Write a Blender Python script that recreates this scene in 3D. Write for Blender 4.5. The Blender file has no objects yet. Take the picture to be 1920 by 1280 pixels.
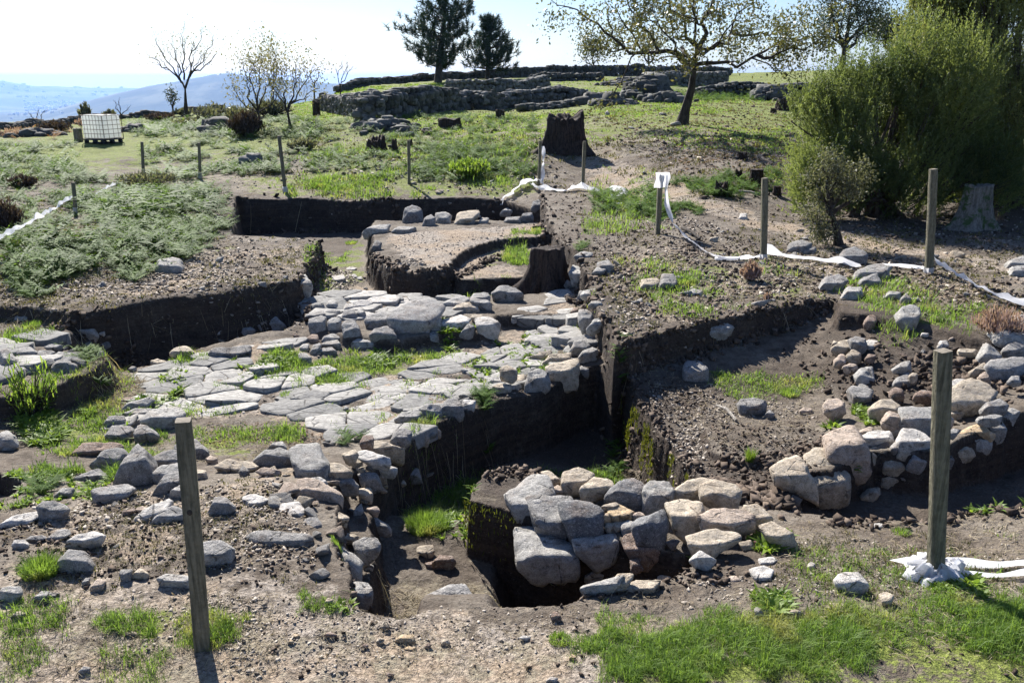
import bpy, bmesh, math, random
import numpy as np
from mathutils import Vector
R = math.radians
rng = np.random.default_rng(7)
random.seed(7)
S = bpy.context.scene
COL = S.collection

# ------------------------------------------------------------------ camera, sky, sun, exposure
FPX, PITCH, CAMZ = 1550.0, R(17.6), 2.45          # focal length in pixels of the 1920 wide photograph
cam = bpy.data.cameras.new('camera'); camo = bpy.data.objects.new('camera', cam); COL.objects.link(camo)
cam.sensor_width = 36; cam.lens = 36 * FPX / 1920
cam.clip_start = 0.05; cam.clip_end = 60000
camo.location = (0, 0, CAMZ); camo.rotation_euler = (math.pi / 2 - PITCH, 0, 0)
S.camera = camo
SUN_AZ, SUN_EL = -24.0, 36.0                       # degrees from +Y (left is negative), elevation
sd = Vector((math.sin(R(SUN_AZ)) * math.cos(R(SUN_EL)), math.cos(R(SUN_AZ)) * math.cos(R(SUN_EL)), math.sin(R(SUN_EL))))
sl = bpy.data.lights.new('sun', 'SUN'); sl.energy = 5.0; sl.angle = R(0.5); sl.color = (1.0, 0.95, 0.88)
so = bpy.data.objects.new('sun', sl); COL.objects.link(so)
so.rotation_euler = sd.to_track_quat('Z', 'Y').to_euler(); so.location = sd * 50
W = bpy.data.worlds.new('World'); S.world = W; W.use_nodes = True
wn = W.node_tree.nodes; sky = wn.new('ShaderNodeTexSky'); sky.sky_type = 'NISHITA'; sky.sun_disc = False
sky.sun_elevation = R(SUN_EL); sky.sun_rotation = R(SUN_AZ); sky.altitude = 300
sky.air_density = 1.0; sky.dust_density = 0.6; sky.ozone_density = 1.5
tint = wn.new('ShaderNodeMix'); tint.data_type = 'RGBA'; tint.blend_type = 'MULTIPLY'; tint.inputs[0].default_value = 1; tint.inputs[7].default_value = (.86, .97, 1.22, 1)
W.node_tree.links.new(sky.outputs[0], tint.inputs[6]); W.node_tree.links.new(tint.outputs[2], wn['Background'].inputs[0]); wn['Background'].inputs[1].default_value = 0.05
S.view_settings.view_transform = 'Standard'; S.view_settings.look = 'None'
S.view_settings.exposure = 1.2; S.view_settings.gamma = 1.0
S.cycles.max_bounces = 5; S.cycles.diffuse_bounces = 1; S.cycles.glossy_bounces = 1; S.cycles.transmission_bounces = 3
S.cycles.transparent_max_bounces = 4; S.cycles.volume_bounces = 0
S.cycles.use_adaptive_sampling = True; S.cycles.adaptive_threshold = 0.02

# ------------------------------------------------------------------ rays and noise
CP, SP = math.cos(PITCH), math.sin(PITCH)
def ray(px, py):
    """unit-forward ray (x, y, z) through a pixel of the 1920x1280 photograph"""
    px = np.asarray(px, float); py = np.asarray(py, float)
    u = (px - 960) / FPX; v = (py - 640) / FPX
    return u, CP - v * SP, -SP - v * CP
def plan(px, py, z):
    u, f, d = ray(px, py); t = (z - CAMZ) / d
    return u * t, f * t
def atd(px, py, D):
    """point on the pixel's ray at forward distance D"""
    u, f, d = ray(px, py); t = D / f
    return np.array([u * t, D + 0 * t, CAMZ + d * t])
def _h(ix, iy, s):
    n = (ix.astype(np.int64) * 374761393 + iy.astype(np.int64) * 668265263 + s * 1442695041) & 0x7fffffff
    n = ((n ^ (n >> 13)) * 1274126177) & 0x7fffffff
    n = ((n ^ (n >> 16)) * 1103515245) & 0x7fffffff
    return ((n >> 7) & 0xffff) / 65535.0
def vn(x, y, s=0):
    ix = np.floor(x); iy = np.floor(y); fx = x - ix; fy = y - iy
    fx = fx * fx * (3 - 2 * fx); fy = fy * fy * (3 - 2 * fy)
    a = _h(ix, iy, s); b = _h(ix + 1, iy, s); c = _h(ix, iy + 1, s); d = _h(ix + 1, iy + 1, s)
    return (a + (b - a) * fx + (c - a) * fy + (a - b - c + d) * fx * fy) * 2 - 1
def fbm(x, y, s=0, o=4, g=0.5):
    r = 0; a = 1.0; t = 0
    for i in range(o):
        r = r + a * vn(x + 17.3 * i, y - 9.1 * i, s + i); t += a; a *= g; x = x * 2.03; y = y * 2.03
    return r / t
def sstep(x, a, b):
    t = np.clip((x - a) / (b - a), 0, 1); return t * t * (3 - 2 * t)
def sdist(x, y, P):
    """signed distance to polygon P (n,2), positive inside"""
    d = np.full(x.shape, 1e9); ins = np.zeros(x.shape, bool); n = len(P)
    for i in range(n):
        ax, ay = P[i]; bx, by = P[(i + 1) % n]; ex, ey = bx - ax, by - ay
        t = np.clip(((x - ax) * ex + (y - ay) * ey) / (ex * ex + ey * ey + 1e-12), 0, 1)
        d = np.minimum(d, np.hypot(x - ax - t * ex, y - ay - t * ey))
        c = ((ay > y) != (by > y)) & (x < (bx - ax) * (y - ay) / (by - ay + 1e-15) + ax)
        ins ^= c
    return np.where(ins, d, -d)
def ppoly(v, z=0.0):
    return np.array([plan(p[0], p[1], p[2] if len(p) > 2 else z) for p in v], float)

# ------------------------------------------------------------------ terrain heights
CT = []
def cz(z, *pts):
    for p in pts:
        x, y = plan(p[0], p[1], z); CT.append((float(x), float(y), z))
def cd(*pts):
    for px, py, D in pts:
        q = atd(px, py, D); CT.append((q[0], q[1], q[2]))
cz(0.0, (0, 1280), (500, 1280), (960, 1280), (1400, 1280), (1920, 1280), (-500, 1280), (2400, 1280), (960, 1700))
cz(0.0, (1100, 1150), (700, 1160), (300, 1100), (1500, 1130), (1900, 1130), (500, 980), (0, 1050), (-500, 1000), (2400, 1100))
cz(-.12, (1400, 1000), (1600, 1000), (1800, 1010), (550, 880), (300, 900), (100, 930))
cz(-.4, (1230, 790), (1400, 760), (1520, 760), (1400, 860), (1300, 720), (1500, 710))
cz(-.3, (1600, 800), (1600, 700), (1750, 780)); cz(-.12, (1720, 660), (1900, 720), (1850, 800)); cz(0.02, (1700, 600), (1950, 620), (2300, 700), (1800, 560))
cz(-.42, (600, 720), (800, 720), (950, 670), (1050, 640), (400, 740), (700, 800), (350, 690), (200, 740), (1000, 700), (500, 780))
cz(-.5, (300, 650), (650, 500), (640, 560), (620, 450), (900, 560), (1000, 570))
cz(-.38, (100, 800), (250, 850), (450, 830), (600, 830), (-300, 850))
cz(0.0, (200, 520), (0, 560), (450, 500), (300, 440), (100, 420), (-300, 500), (450, 350), (700, 350), (940, 350), (1100, 340),
   (1200, 560), (1400, 520), (1600, 480), (1850, 470), (1200, 450), (2300, 480), (1500, 400), (1800, 400), (300, 330), (0, 330), (-400, 350))
cd((700, 300, 23), (900, 290, 24), (1060, 290, 23.5), (1200, 300, 22), (1350, 330, 18.5), (500, 280, 27), (200, 272, 31), (0, 262, 33))
cd((1290, 232, 28), (1450, 235, 28), (1620, 250, 27), (1900, 260, 26), (1150, 220, 32), (950, 225, 32), (700, 226, 32), (600, 207, 42), (560, 225, 35),
   (420, 232, 38), (880, 197, 44), (1100, 190, 44), (1300, 190, 42), (1500, 190, 40), (750, 190, 48), (1900, 200, 42))
cd((0, 237, 42), (-400, 240, 42), (150, 231, 44), (300, 222, 46), (420, 204, 50), (500, 196, 54), (560, 192, 58), (640, 166, 62), (800, 152, 70), (950, 145, 76), (1100, 141, 80), (1300, 142, 80),
   (1450, 138, 76), (1700, 132, 74), (2100, 130, 70), (1000, 165, 58), (1200, 165, 56), (820, 170, 56), (1400, 170, 54), (1600, 165, 54), (2300, 160, 55))
CT = np.array(CT)
def _w(x, y): 
    r = np.hypot(x, y); return np.arctan2(x, y) * 2.2, np.log(np.maximum(r, 0.6))
def _tps(r2): return 0.5 * r2 * np.log(r2 + 1e-9)
cu, cv = _w(CT[:, 0], CT[:, 1]); n = len(cu)
K = _tps((cu[:, None] - cu) ** 2 + (cv[:, None] - cv) ** 2) + np.eye(n) * 0.004
Pm = np.c_[np.ones(n), cu, cv]
sol = np.linalg.solve(np.block([[K, Pm], [Pm.T, np.zeros((3, 3))]]), np.r_[CT[:, 2], 0, 0, 0])
def base_h(x, y):
    u, v = _w(x, y); r = np.hypot(x, y); u = np.clip(u, -1.7, 1.7); v = np.clip(v, math.log(1.5), math.log(84))
    out = sol[n] + sol[n + 1] * u + sol[n + 2] * v
    for i in range(n): out = out + sol[i] * _tps((u - cu[i]) ** 2 + (v - cv[i]) ** 2)
    a = np.arctan2(x, y)
    left = sstep(-a, -0.02, 0.30)                    # the slope falls off sooner on the left
    edge = 86 - 34 * left
    over = np.maximum(r - edge, 0)
    out = out - over * 0.05 - np.where(over > 0, over * (1 - np.exp(-over / 25.0)) * 0.24, 0)
    near = sstep(r, 0.5, 2.2)
    return out * near

# (polygon [(px, py[, z]) ...], default z of the outline, height or function, wall width, edge wobble)
REG = []
def region(name, poly, z, h, w=0.05, wob=0.03): REG.append((name, ppoly(poly, z), h, w, wob))
L_POLY = [(-700, 640), (-60, 603), (60, 596), (180, 586), (300, 577), (420, 567), (505, 556), (553, 548), (568, 515), (590, 480), (606, 448), (520, 441), (440, 437), (436, 400), (450, 368), (450, 300), (-900, 300)]
region('left_baulk', L_POLY, 0, lambda x, y: np.where(y > 9.5, np.maximum(base_h(x, y), -0.02), 0.0) + 0.02 * fbm(x, y, 5), 0.07, 0.05)
region('left_block', [(-400, 600), (40, 600), (115, 606), (150, 625), (205, 655), (212, 680), (160, 705), (100, 728), (20, 745), (-400, 790)], -.15, -.15, 0.12, 0.05)
R_POLY = [(1012, 366), (1018, 400), (1028, 440), (1075, 468), (1092, 520), (1112, 570), (1138, 620), (1152, 655), (1240, 628), (1330, 606), (1450, 584), (1562, 562), (1572, 590), (1640, 598), (1720, 612), (1850, 645), (2000, 660), (2400, 700), (2600, 300), (1012, 300)]
region('right_ground', R_POLY, 0, lambda x, y: np.where(y > 9.5, np.maximum(base_h(x, y), 0.0), 0.02) + 0.03 * fbm(x * .7, y * .7, 9), 0.08, 0.05)
region('far_pit', [(446, 367), (560, 362), (700, 364), (840, 362), (940, 365), (1010, 377), (1024, 425, -.3), (700, 424, -.5), (660, 455, -.5), (606, 448), (520, 441), (440, 437)], 0, -.85, 0.10, 0.05)
region('clay_floor', [(690, 432), (760, 420), (900, 412), (1010, 414), (1035, 440), (1030, 458), (985, 461), (930, 466), (880, 482), (850, 503), (800, 517), (735, 512), (705, 492), (692, 470)], -.15, -.14, 0.12, 0.09)
region('clay_step', [(925, 468), (985, 462), (1035, 458), (1040, 500), (1000, 522), (960, 522), (900, 524), (850, 526), (850, 506), (880, 484)], -.3, -.3, 0.06, 0.03)
region('kerb_bank', [(548, 575), (600, 552), (700, 545), (830, 556), (925, 548), (1040, 545), (1100, 560), (1095, 590), (1000, 590), (935, 590), (925, 622), (830, 625), (740, 638), (640, 628), (580, 612)], -.32, -.34, 0.14, 0.04)
region('deep_pit', [(742, 838, -.3), (800, 800, -.35), (870, 782, -.4), (945, 752, -.4), (1010, 738, -.4), (1085, 706, -.4), (1120, 690, -.35), (1152, 655, 0), (1172, 720, -.4), (1192, 758, -.4), (1235, 815, -.4),
       (1300, 892, -.4), (1350, 960, -.3), (1330, 1040, -.1), (1240, 1066, 0), (1110, 1098, 0), (1085, 1113, 0), (1000, 1122, 0), (905, 1118, 0), (830, 1132, 0), (748, 1148, 0), (690, 1140, 0),
       (672, 1090, 0), (668, 1040, 0), (650, 990, 0), (640, 940, 0), (672, 900, -.1), (706, 868, -.2)], 0,
       lambda x, y: -1.0 + .03 * fbm(x * 1.5, y * 1.5, 3) + .36 * (1 - sstep(x, -.15, .12)) * (1 - sstep(y, 5.3, 6.2)) + .60 * sstep(-y, -4.5, -3.5) * sstep(x, -.60, -.45) * (1 - sstep(x, -.02, .12)), 0.07, 0.035)
region('passage_ledge', [(640, 905), (700, 900), (706, 960), (712, 1040), (700, 1110), (650, 1130), (640, 1000)], -.3, -.34, 0.08, 0.05)
region('bank_shade_hollow', [(120, 700), (190, 672), (300, 645), (420, 628), (560, 596), (570, 618), (520, 640), (430, 655), (330, 668), (250, 690), (190, 716)], -.5, lambda x, y: -.66, 0.30, 0.05)  # hollow added along the bank foot to deepen its shadow
region('near_block', [(880, 932), (886, 905), (905, 880), (960, 868), (1030, 880), (1110, 900), (1290, 905), (1390, 950), (1400, 1030), (1290, 1040), (1130, 1010), (1050, 985), (972, 962)], -.2, -.22, 0.04, 0.02)
region('lower_ground', [(1490, 905, -.4), (1560, 915, -.4), (1640, 880, -.4), (1740, 880, -.35), (1830, 862, -.35), (1925, 815, -.3), (2300, 790, -.3), (2400, 1000, -.2), (1950, 975, -.2), (1700, 985, -.2), (1560, 975, -.2), (1500, 960, -.2)], 0,
       lambda x, y: -.2 - .36 * sstep(y, 4.3, 5.2), 0.10, 0.05)
region('clay_patch', [(1320, 800), (1400, 792), (1500, 800), (1560, 815), (1540, 850), (1440, 870), (1370, 862), (1325, 840)], -.33, -.33, 0.05, 0.02)
region('shelf', [(0, 893, -.25), (-200, 893, -.25), (-200, 1000, -.2), (20, 940, -.2), (40, 905, -.2)], 0, -.38, 0.05, 0.03)

def heights(x, y):
    h = base_h(x, y); r = np.hypot(x, y)
    tags = {}
    for name, P, f, w, wob in REG:
        lo = P.min(0) - 1.0; hi = P.max(0) + 1.0
        m = (x > lo[0]) & (x < hi[0]) & (y > lo[1]) & (y < hi[1])
        if not m.any(): continue
        xs = x[m]; ys = y[m]
        d = sdist(xs, ys, P) + wob * 1.3 * fbm(xs * 3.1, ys * 3.1, 11, 5, 0.68)
        k = sstep(d, -w * .5, w * .5)
        t = np.zeros(x.shape); t[m] = k; tags[name] = t
        hh = f(xs, ys) if callable(f) else f
        h[m] = h[m] * (1 - k) + hh * k
    hum = np.clip((r - 17) / 8, 0, 1)
    rough = np.minimum(1, 0.45 + 0.02 * r)
    h = h + 0.035 * rough * fbm(x * 1.1, y * 1.1, 21, 3) + 0.10 * hum * fbm(x * .35, y * .35, 33, 3) + 0.05 * hum * fbm(x * 1.3, y * 1.3, 35, 2)
    lump = sstep(fbm(x * 1.7, y * 1.7, 44, 2), -0.1, 0.5)
    h = h + (0.010 + 0.016 * lump) * fbm(x * 9, y * 9, 51, 4, 0.6) + 0.006 * np.abs(fbm(x * 30, y * 30, 61, 2)) * (r < 14)
    return h, tags

# the polar sheet
A0, A1, NA = R(-41), R(41), 820
R0, R1, NR = 1.3, 88.0, 1250
az = np.concatenate([np.linspace(-math.pi, A0, 60, endpoint=False), np.linspace(A0, A1, NA), np.linspace(A1, math.pi, 60)[1:]])
rr = np.concatenate([[0.02, .3, .7, 1.0], np.exp(np.linspace(math.log(R0), math.log(R1), NR)), 88 * 1.05 ** np.arange(1, 50)])
AA, RR = np.meshgrid(az, rr)
GX = np.sin(AA) * RR; GY = np.cos(AA) * RR
GH, TAG = heights(GX.ravel(), GY.ravel()); GH = GH.reshape(GX.shape)
TAG = {k: v.reshape(GX.shape) for k, v in TAG.items()}
FH = GH[4:4 + NR, 60:60 + NA]
LR0, LR1 = math.log(R0), math.log(R1)
def H(x, y, F=None):
    F = FH if F is None else F
    x = np.asarray(x, float); y = np.asarray(y, float)
    a = (np.arctan2(x, y) - A0) / (A1 - A0) * (NA - 1); q = (np.log(np.maximum(np.hypot(x, y), 1e-3)) - LR0) / (LR1 - LR0) * (NR - 1)
    a = np.clip(a, 0, NA - 1.001); q = np.clip(q, 0, NR - 1.001); ia = a.astype(int); iq = q.astype(int); fa = a - ia; fq = q - iq
    return (F[iq, ia] * (1 - fa) * (1 - fq) + F[iq, ia + 1] * fa * (1 - fq) + F[iq + 1, ia] * (1 - fa) * fq + F[iq + 1, ia + 1] * fa * fq)
def TG(name, x, y): return H(x, y, TAG[name][4:4 + NR, 60:60 + NA])
_rs = np.exp(np.linspace(LR0, LR1, 2500))
def hit(px, py):
    u, f, d = [float(v) for v in ray(px, py)]; q = math.hypot(u, f)
    X = u / q * _rs; Y = f / q * _rs; Z = CAMZ + d / q * _rs; hh = H(X, Y)
    b = np.nonzero(Z <= hh)[0]
    i = b[0] if len(b) else len(_rs) - 1
    if i > 0 and len(b):
        g0 = Z[i - 1] - hh[i - 1]; g1 = hh[i] - Z[i]; k = g0 / (g0 + g1 + 1e-9)
        return np.array([X[i - 1] + (X[i] - X[i - 1]) * k, Y[i - 1] + (Y[i] - Y[i - 1]) * k, Z[i - 1] + (Z[i] - Z[i - 1]) * k])
    return np.array([X[i], Y[i], Z[i]])

# ------------------------------------------------------------------ mesh helpers
def mesh(name, V, F=None, loops=None, sizes=None, mats=(), smooth=False, attrs=None):
    """V (n,3); F (m,k) index array, or flat loops + sizes"""
    V = np.ascontiguousarray(V, np.float32); me = bpy.data.meshes.new(name)
    if F is not None:
        F = np.asarray(F, np.int32); loops = F.ravel(); sizes = np.full(len(F), F.shape[1], np.int32)
    loops = np.asarray(loops, np.int32); sizes = np.asarray(sizes, np.int32)
    me.vertices.add(len(V)); me.vertices.foreach_set('co', V.ravel())
    me.loops.add(len(loops)); me.loops.foreach_set('vertex_index', loops)
    me.polygons.add(len(sizes)); st = np.zeros(len(sizes), np.int32); st[1:] = np.cumsum(sizes)[:-1]
    me.polygons.foreach_set('loop_start', st); me.polygons.foreach_set('loop_total', sizes)
    for m in mats: me.materials.append(m)
    if smooth: me.polygons.foreach_set('use_smooth', np.ones(len(sizes), bool))
    for k, a in (attrs or {}).items():
        a = np.asarray(a, np.float32)
        if a.ndim == 1: at = me.attributes.new(k, 'FLOAT', 'POINT'); at.data.foreach_set('value', a)
        else: at = me.attributes.new(k, 'FLOAT_COLOR', 'POINT'); at.data.foreach_set('color', a.ravel())
    me.update(calc_edges=True); me.validate()
    return me
def link(name, me, parent=None, loc=None, label=None, cat=None, group=None, kind=None):
    o = bpy.data.objects.new(name, me); COL.objects.link(o)
    if parent is not None: o.parent = parent
    if loc is not None: o.location = loc
    if label: o['label'] = label
    if cat: o['category'] = cat
    if group: o['group'] = group
    if kind: o['kind'] = kind
    return o
def copy_of(o, parent=None, label=None, group=None):
    c = o.copy(); COL.objects.link(c)
    if parent is not None: c.parent = parent
    if label: c['label'] = label
    if group: c['group'] = group
    for ch in list(o.children): copy_of(ch, c)
    return c
class MB:
    """collects pieces into one mesh"""
    def __init__(s): s.V = []; s.L = []; s.Z = []; s.n = 0; s.T = []
    def add(s, V, F, t=None):
        V = np.asarray(V, float); F = np.asarray(F); s.V.append(V); s.L.append((F + s.n).ravel()); s.Z.append(np.full(len(F), F.shape[1])); s.n += len(V)
        s.T.append(np.full(len(V), rng.random() if t is None else t) if np.isscalar(t) or t is None else np.asarray(t))
    def box(s, c, d, rot=0.0, bev=0.0):
        x, y, z = np.array(d) / 2.0
        b = min(bev, x * .9, y * .9, z * .9) if bev else 0
        if not b:
            V = np.array([[i * x, j * y, k * z] for i in (-1, 1) for j in (-1, 1) for k in (-1, 1)]); F = np.array([[0, 1, 3, 2], [4, 6, 7, 5], [0, 4, 5, 1], [2, 3, 7, 6], [0, 2, 6, 4], [1, 5, 7, 3]])
        else:
            V = []; 
            for kz, bb in ((-z, b), (-z + b, 0), (z - b, 0), (z, b)):
                X, Y = x - bb, y - bb
                V += [[-X + b, -Y, kz], [X - b, -Y, kz], [X, -Y + b, kz], [X, Y - b, kz], [X - b, Y, kz], [-X + b, Y, kz], [-X, Y - b, kz], [-X, -Y + b, kz]]
            V = np.array(V); F = []
            for k in range(3):
                for i in range(8): F.append([k * 8 + i, k * 8 + (i + 1) % 8, k * 8 + 8 + (i + 1) % 8, k * 8 + 8 + i])
            F = np.array(F)
            cap = [[0, 7, 2, 1], [7, 6, 3, 2], [6, 5, 4, 3]]; F = np.vstack([F, cap, (np.array(cap) + 24)[:, ::-1]])
        cr, sr = math.cos(rot), math.sin(rot); V = V @ np.array([[cr, sr, 0], [-sr, cr, 0], [0, 0, 1]]) + np.array(c); s.add(V, F)
    def tube(s, P, r, n=6, cap=True, jit=0.0):
        V, F = tube(P, r, n, jit); s.add(V, F)
        if cap and len(P) > 1:
            P = np.asarray(P, float)
            for base in (0, (len(P) - 1) * n):
                c = len(V); s.add(np.vstack([V[base:base + n], V[base:base + n].mean(0)]), [[i, (i + 1) % n, n] for i in range(n)])
    def build(s, name, mats, smooth=False, **k):
        me = mesh(name, np.vstack(s.V), loops=np.concatenate(s.L), sizes=np.concatenate(s.Z), mats=mats, smooth=smooth, attrs={'tone': np.concatenate(s.T)})
        return link(name, me, **k)
def tube(P, r, n=6, jit=0.0):
    P = np.asarray(P, float); m = len(P); r = np.broadcast_to(np.asarray(r, float), (m,))
    T = np.gradient(P, axis=0); T /= np.linalg.norm(T, axis=1)[:, None] + 1e-9
    up = np.array([0, 0, 1.0]) if abs(T[0][2]) < .9 else np.array([1.0, 0, 0])
    A = np.cross(T, up); A /= np.linalg.norm(A, axis=1)[:, None] + 1e-9; B = np.cross(T, A)
    th = np.arange(n) * 2 * math.pi / n
    rad = r[:, None] * (1 + (jit * (rng.random((m, n)) - .5) if jit else 0))
    V = P[:, None, :] + rad[:, :, None] * (np.cos(th)[None, :, None] * A[:, None, :] + np.sin(th)[None, :, None] * B[:, None, :])
    F = [[i * n + j, i * n + (j + 1) % n, (i + 1) * n + (j + 1) % n, (i + 1) * n + j] for i in range(m - 1) for j in range(n)]
    return V.reshape(-1, 3), np.array(F)

# icospheres
def _ico(sub):
    bm = bmesh.new(); bmesh.ops.create_icosphere(bm, subdivisions=sub, radius=1.0)
    V = np.array([v.co[:] for v in bm.verts]); F = np.array([[v.index for v in f.verts] for f in bm.faces]); bm.free()
    return V / np.linalg.norm(V, axis=1)[:, None], F
ICO = {k: _ico(k) for k in (1, 2, 3, 4, 5)}
def n3(V, s):
    """cheap 3d noise from three planar fields"""
    return (vn(V[:, 0] + 5.2, V[:, 1] + 1.3, s) + vn(V[:, 1] + 8.1, V[:, 2] + 3.7, s + 1) + vn(V[:, 2] + 2.9, V[:, 0] + 9.4, s + 2)) / 1.8
def n3f(V, s, o=3, g=.5):
    r = 0; a = 1
    for i in range(o): r = r + a * n3(V * 2.03 ** i, s + 7 * i); a *= g
    return r
def planes_mesh(N, Hh, sub=4, p=22, noise=0.03, nscale=1.0, seed=0, scl=(1, 1, 1)):
    """rounded intersection of the half-spaces N.x <= H, sampled along an icosphere squeezed by scl"""
    D, F = ICO[sub]; scl = np.array(scl, float); Ds = D * scl
    Q = np.maximum((Ds @ N.T) / Hh, 1e-4)
    r = (Q ** p).sum(1) ** (-1.0 / p)
    V = Ds * r[:, None]; size = np.abs(V).max()
    if noise:
        k = nscale / size; off = seed * 3.17
        Nn = V / (np.linalg.norm(V, axis=1)[:, None] + 1e-9)
        a = n3f(V * k * 1.6 + off, seed, 4, .55); b = np.abs(n3f(V * k * 3.1 + off + 40, seed + 3, 2))
        V = V + Nn * (size * noise * (a * 1.0 - 0.6 * b))[:, None]
    return V, F

# ------------------------------------------------------------------ materials
class NT:
    def __init__(s, name):
        s.m = bpy.data.materials.new(name); s.m.use_nodes = True; s.t = s.m.node_tree; s.n = s.t.nodes; s.l = s.t.links
        s.p = s.n['Principled BSDF']; s.out = s.n['Material Output']; s.p.inputs['Roughness'].default_value = .9
        s.p.inputs['Specular IOR Level'].default_value = .25
    def new(s, t, **k):
        o = s.n.new(t)
        for a, v in k.items(): setattr(o, a, v)
        return o
    def set(s, sock, v):
        if isinstance(v, bpy.types.NodeSocket): s.l.new(v, sock)
        elif v is not None: sock.default_value = (*v, 1) if (isinstance(v, tuple) and len(v) == 3 and sock.type == 'RGBA') else v
    def coord(s, kind='Object'): return s.new('ShaderNodeTexCoord').outputs[kind]
    def noise(s, vec, sc, det=4, rough=.6, dist=0.0, out='Fac'):
        o = s.new('ShaderNodeTexNoise'); s.set(o.inputs['Vector'], vec); o.inputs['Scale'].default_value = sc
        o.inputs['Detail'].default_value = det; o.inputs['Roughness'].default_value = rough; o.inputs['Distortion'].default_value = dist; return o.outputs[out]
    def voro(s, vec, sc, out='Distance', feature='F1', rand=1.0):
        o = s.new('ShaderNodeTexVoronoi', feature=feature); s.set(o.inputs['Vector'], vec); o.inputs['Scale'].default_value = sc; o.inputs['Randomness'].default_value = rand; return o.outputs[out]
    def ramp(s, f, a, b, ca=0.0, cb=1.0):
        o = s.new('ShaderNodeMapRange'); o.interpolation_type = 'SMOOTHSTEP'; s.set(o.inputs[0], f)
        for i, v in enumerate((a, b, ca, cb)): s.set(o.inputs[i + 1], v)
        return o.outputs[0]
    def math(s, op, a, b=None, c=None, clamp=False):
        o = s.new('ShaderNodeMath', operation=op); o.use_clamp = clamp; s.set(o.inputs[0], a)
        if b is not None: s.set(o.inputs[1], b)
        if c is not None: s.set(o.inputs[2], c)
        return o.outputs[0]
    def mix(s, f, a, b, mode='MIX'):
        o = s.new('ShaderNodeMix', data_type='RGBA', blend_type=mode); s.set(o.inputs[0], f); s.set(o.inputs[6], a); s.set(o.inputs[7], b); return o.outputs[2]
    def attr(s, name, out='Fac', typ='GEOMETRY'):
        o = s.new('ShaderNodeAttribute', attribute_name=name, attribute_type=typ); return o.outputs[out]
    def bump(s, h, st=.5, dist=.02, nrm=None):
        o = s.new('ShaderNodeBump'); o.inputs['Strength'].default_value = st; o.inputs['Distance'].default_value = dist; s.set(o.inputs['Height'], h)
        if nrm is not None: s.set(o.inputs['Normal'], nrm)
        return o.outputs[0]
    def val(s, c, v):
        o = s.new('ShaderNodeHueSaturation'); s.set(o.inputs['Color'], c); s.set(o.inputs['Value'], v); return o.outputs[0]
    def base(s, c, nrm=None, rough=None):
        s.set(s.p.inputs['Base Color'], c)
        if nrm is not None: s.set(s.p.inputs['Normal'], nrm)
        if rough is not None: s.set(s.p.inputs['Roughness'], rough)
        return s.m

def mat_ground():
    t = NT('ground_soil'); c = t.coord('Object')
    g = t.attr('moss'); k = t.attr('grit'); dk = t.attr('dark'); gr = t.attr('dry')
    nA = t.noise(c, 1.3, 5, .62); nB = t.noise(c, 9, 6, .68); nC = t.noise(c, 42, 4, .7); nD = t.noise(c, 130, 2, .6)
    soil = t.mix(t.ramp(nB, .32, .7), (.075, .058, .043), (.18, .148, .116))
    soil = t.mix(t.ramp(nA, .4, .65), soil, t.mix(t.ramp(nC, .3, .7), (.13, .108, .084), (.28, .245, .20)))
    grit = t.mix(t.ramp(nC, .34, .64), (.165, .138, .112), (.43, .375, .315))
    grit = t.mix(t.ramp(nA, .4, .6), grit, t.mix(1.0, grit, (1.0, .90, .78), 'MULTIPLY'))
    kk = t.math('ADD', k, t.math('MULTIPLY', t.math('SUBTRACT', nB, .5), 1.5)); kk = t.math('ADD', kk, t.math('MULTIPLY', t.math('SUBTRACT', nA, .5), .9))
    col = t.mix(t.ramp(kk, .38, .62), soil, grit)
    dry = t.mix(t.ramp(nC, .35, .65), (.17, .14, .10), (.34, .30, .22))
    dd = t.math('ADD', gr, t.math('MULTIPLY', t.math('SUBTRACT', t.noise(c, 5.5, 5, .7), .5), 1.6))
    col = t.mix(t.ramp(dd, .42, .66), col, dry)
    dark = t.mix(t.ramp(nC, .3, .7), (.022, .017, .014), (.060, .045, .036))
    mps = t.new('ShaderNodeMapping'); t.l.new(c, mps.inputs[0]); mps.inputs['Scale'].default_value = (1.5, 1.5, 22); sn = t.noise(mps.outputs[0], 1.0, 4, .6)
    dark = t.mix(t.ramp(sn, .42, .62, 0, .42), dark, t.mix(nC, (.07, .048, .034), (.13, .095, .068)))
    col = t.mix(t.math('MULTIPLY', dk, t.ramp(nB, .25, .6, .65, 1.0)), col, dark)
    mm = t.math('ADD', g, t.math('MULTIPLY', t.math('SUBTRACT', t.noise(c, 3.1, 6, .7), .5), 1.7)); mm = t.math('ADD', mm, t.math('MULTIPLY', t.math('SUBTRACT', nC, .5), .5))
    moss = t.mix(t.ramp(nB, .3, .7), (.075, .10, .018), (.20, .25, .045)); moss = t.mix(t.ramp(nC, .35, .7), t.val(moss, .6), (.26, .30, .07))
    col = t.mix(t.ramp(mm, .50, .72), col, moss)
    peb = t.voro(c, 60, 'Distance'); pcol = t.voro(c, 60, 'Color')
    pb = t.math('MULTIPLY', t.ramp(peb, .10, .26, 1, 0), t.ramp(t.noise(c, 14, 3), .45, .6))
    col = t.mix(t.math('MULTIPLY', pb, .5), col, t.val((.42, .38, .34), t.ramp(pcol, 0, 1, .5, 1.3)))
    h = t.math('ADD', t.math('MULTIPLY', nC, .5), t.math('MULTIPLY', nD, .22)); h = t.math('ADD', h, t.math('MULTIPLY', nB, .9)); h = t.math('ADD', h, t.math('MULTIPLY', pb, .22))
    return t.base(col, t.bump(h, 1.0, .034), .95)

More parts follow.
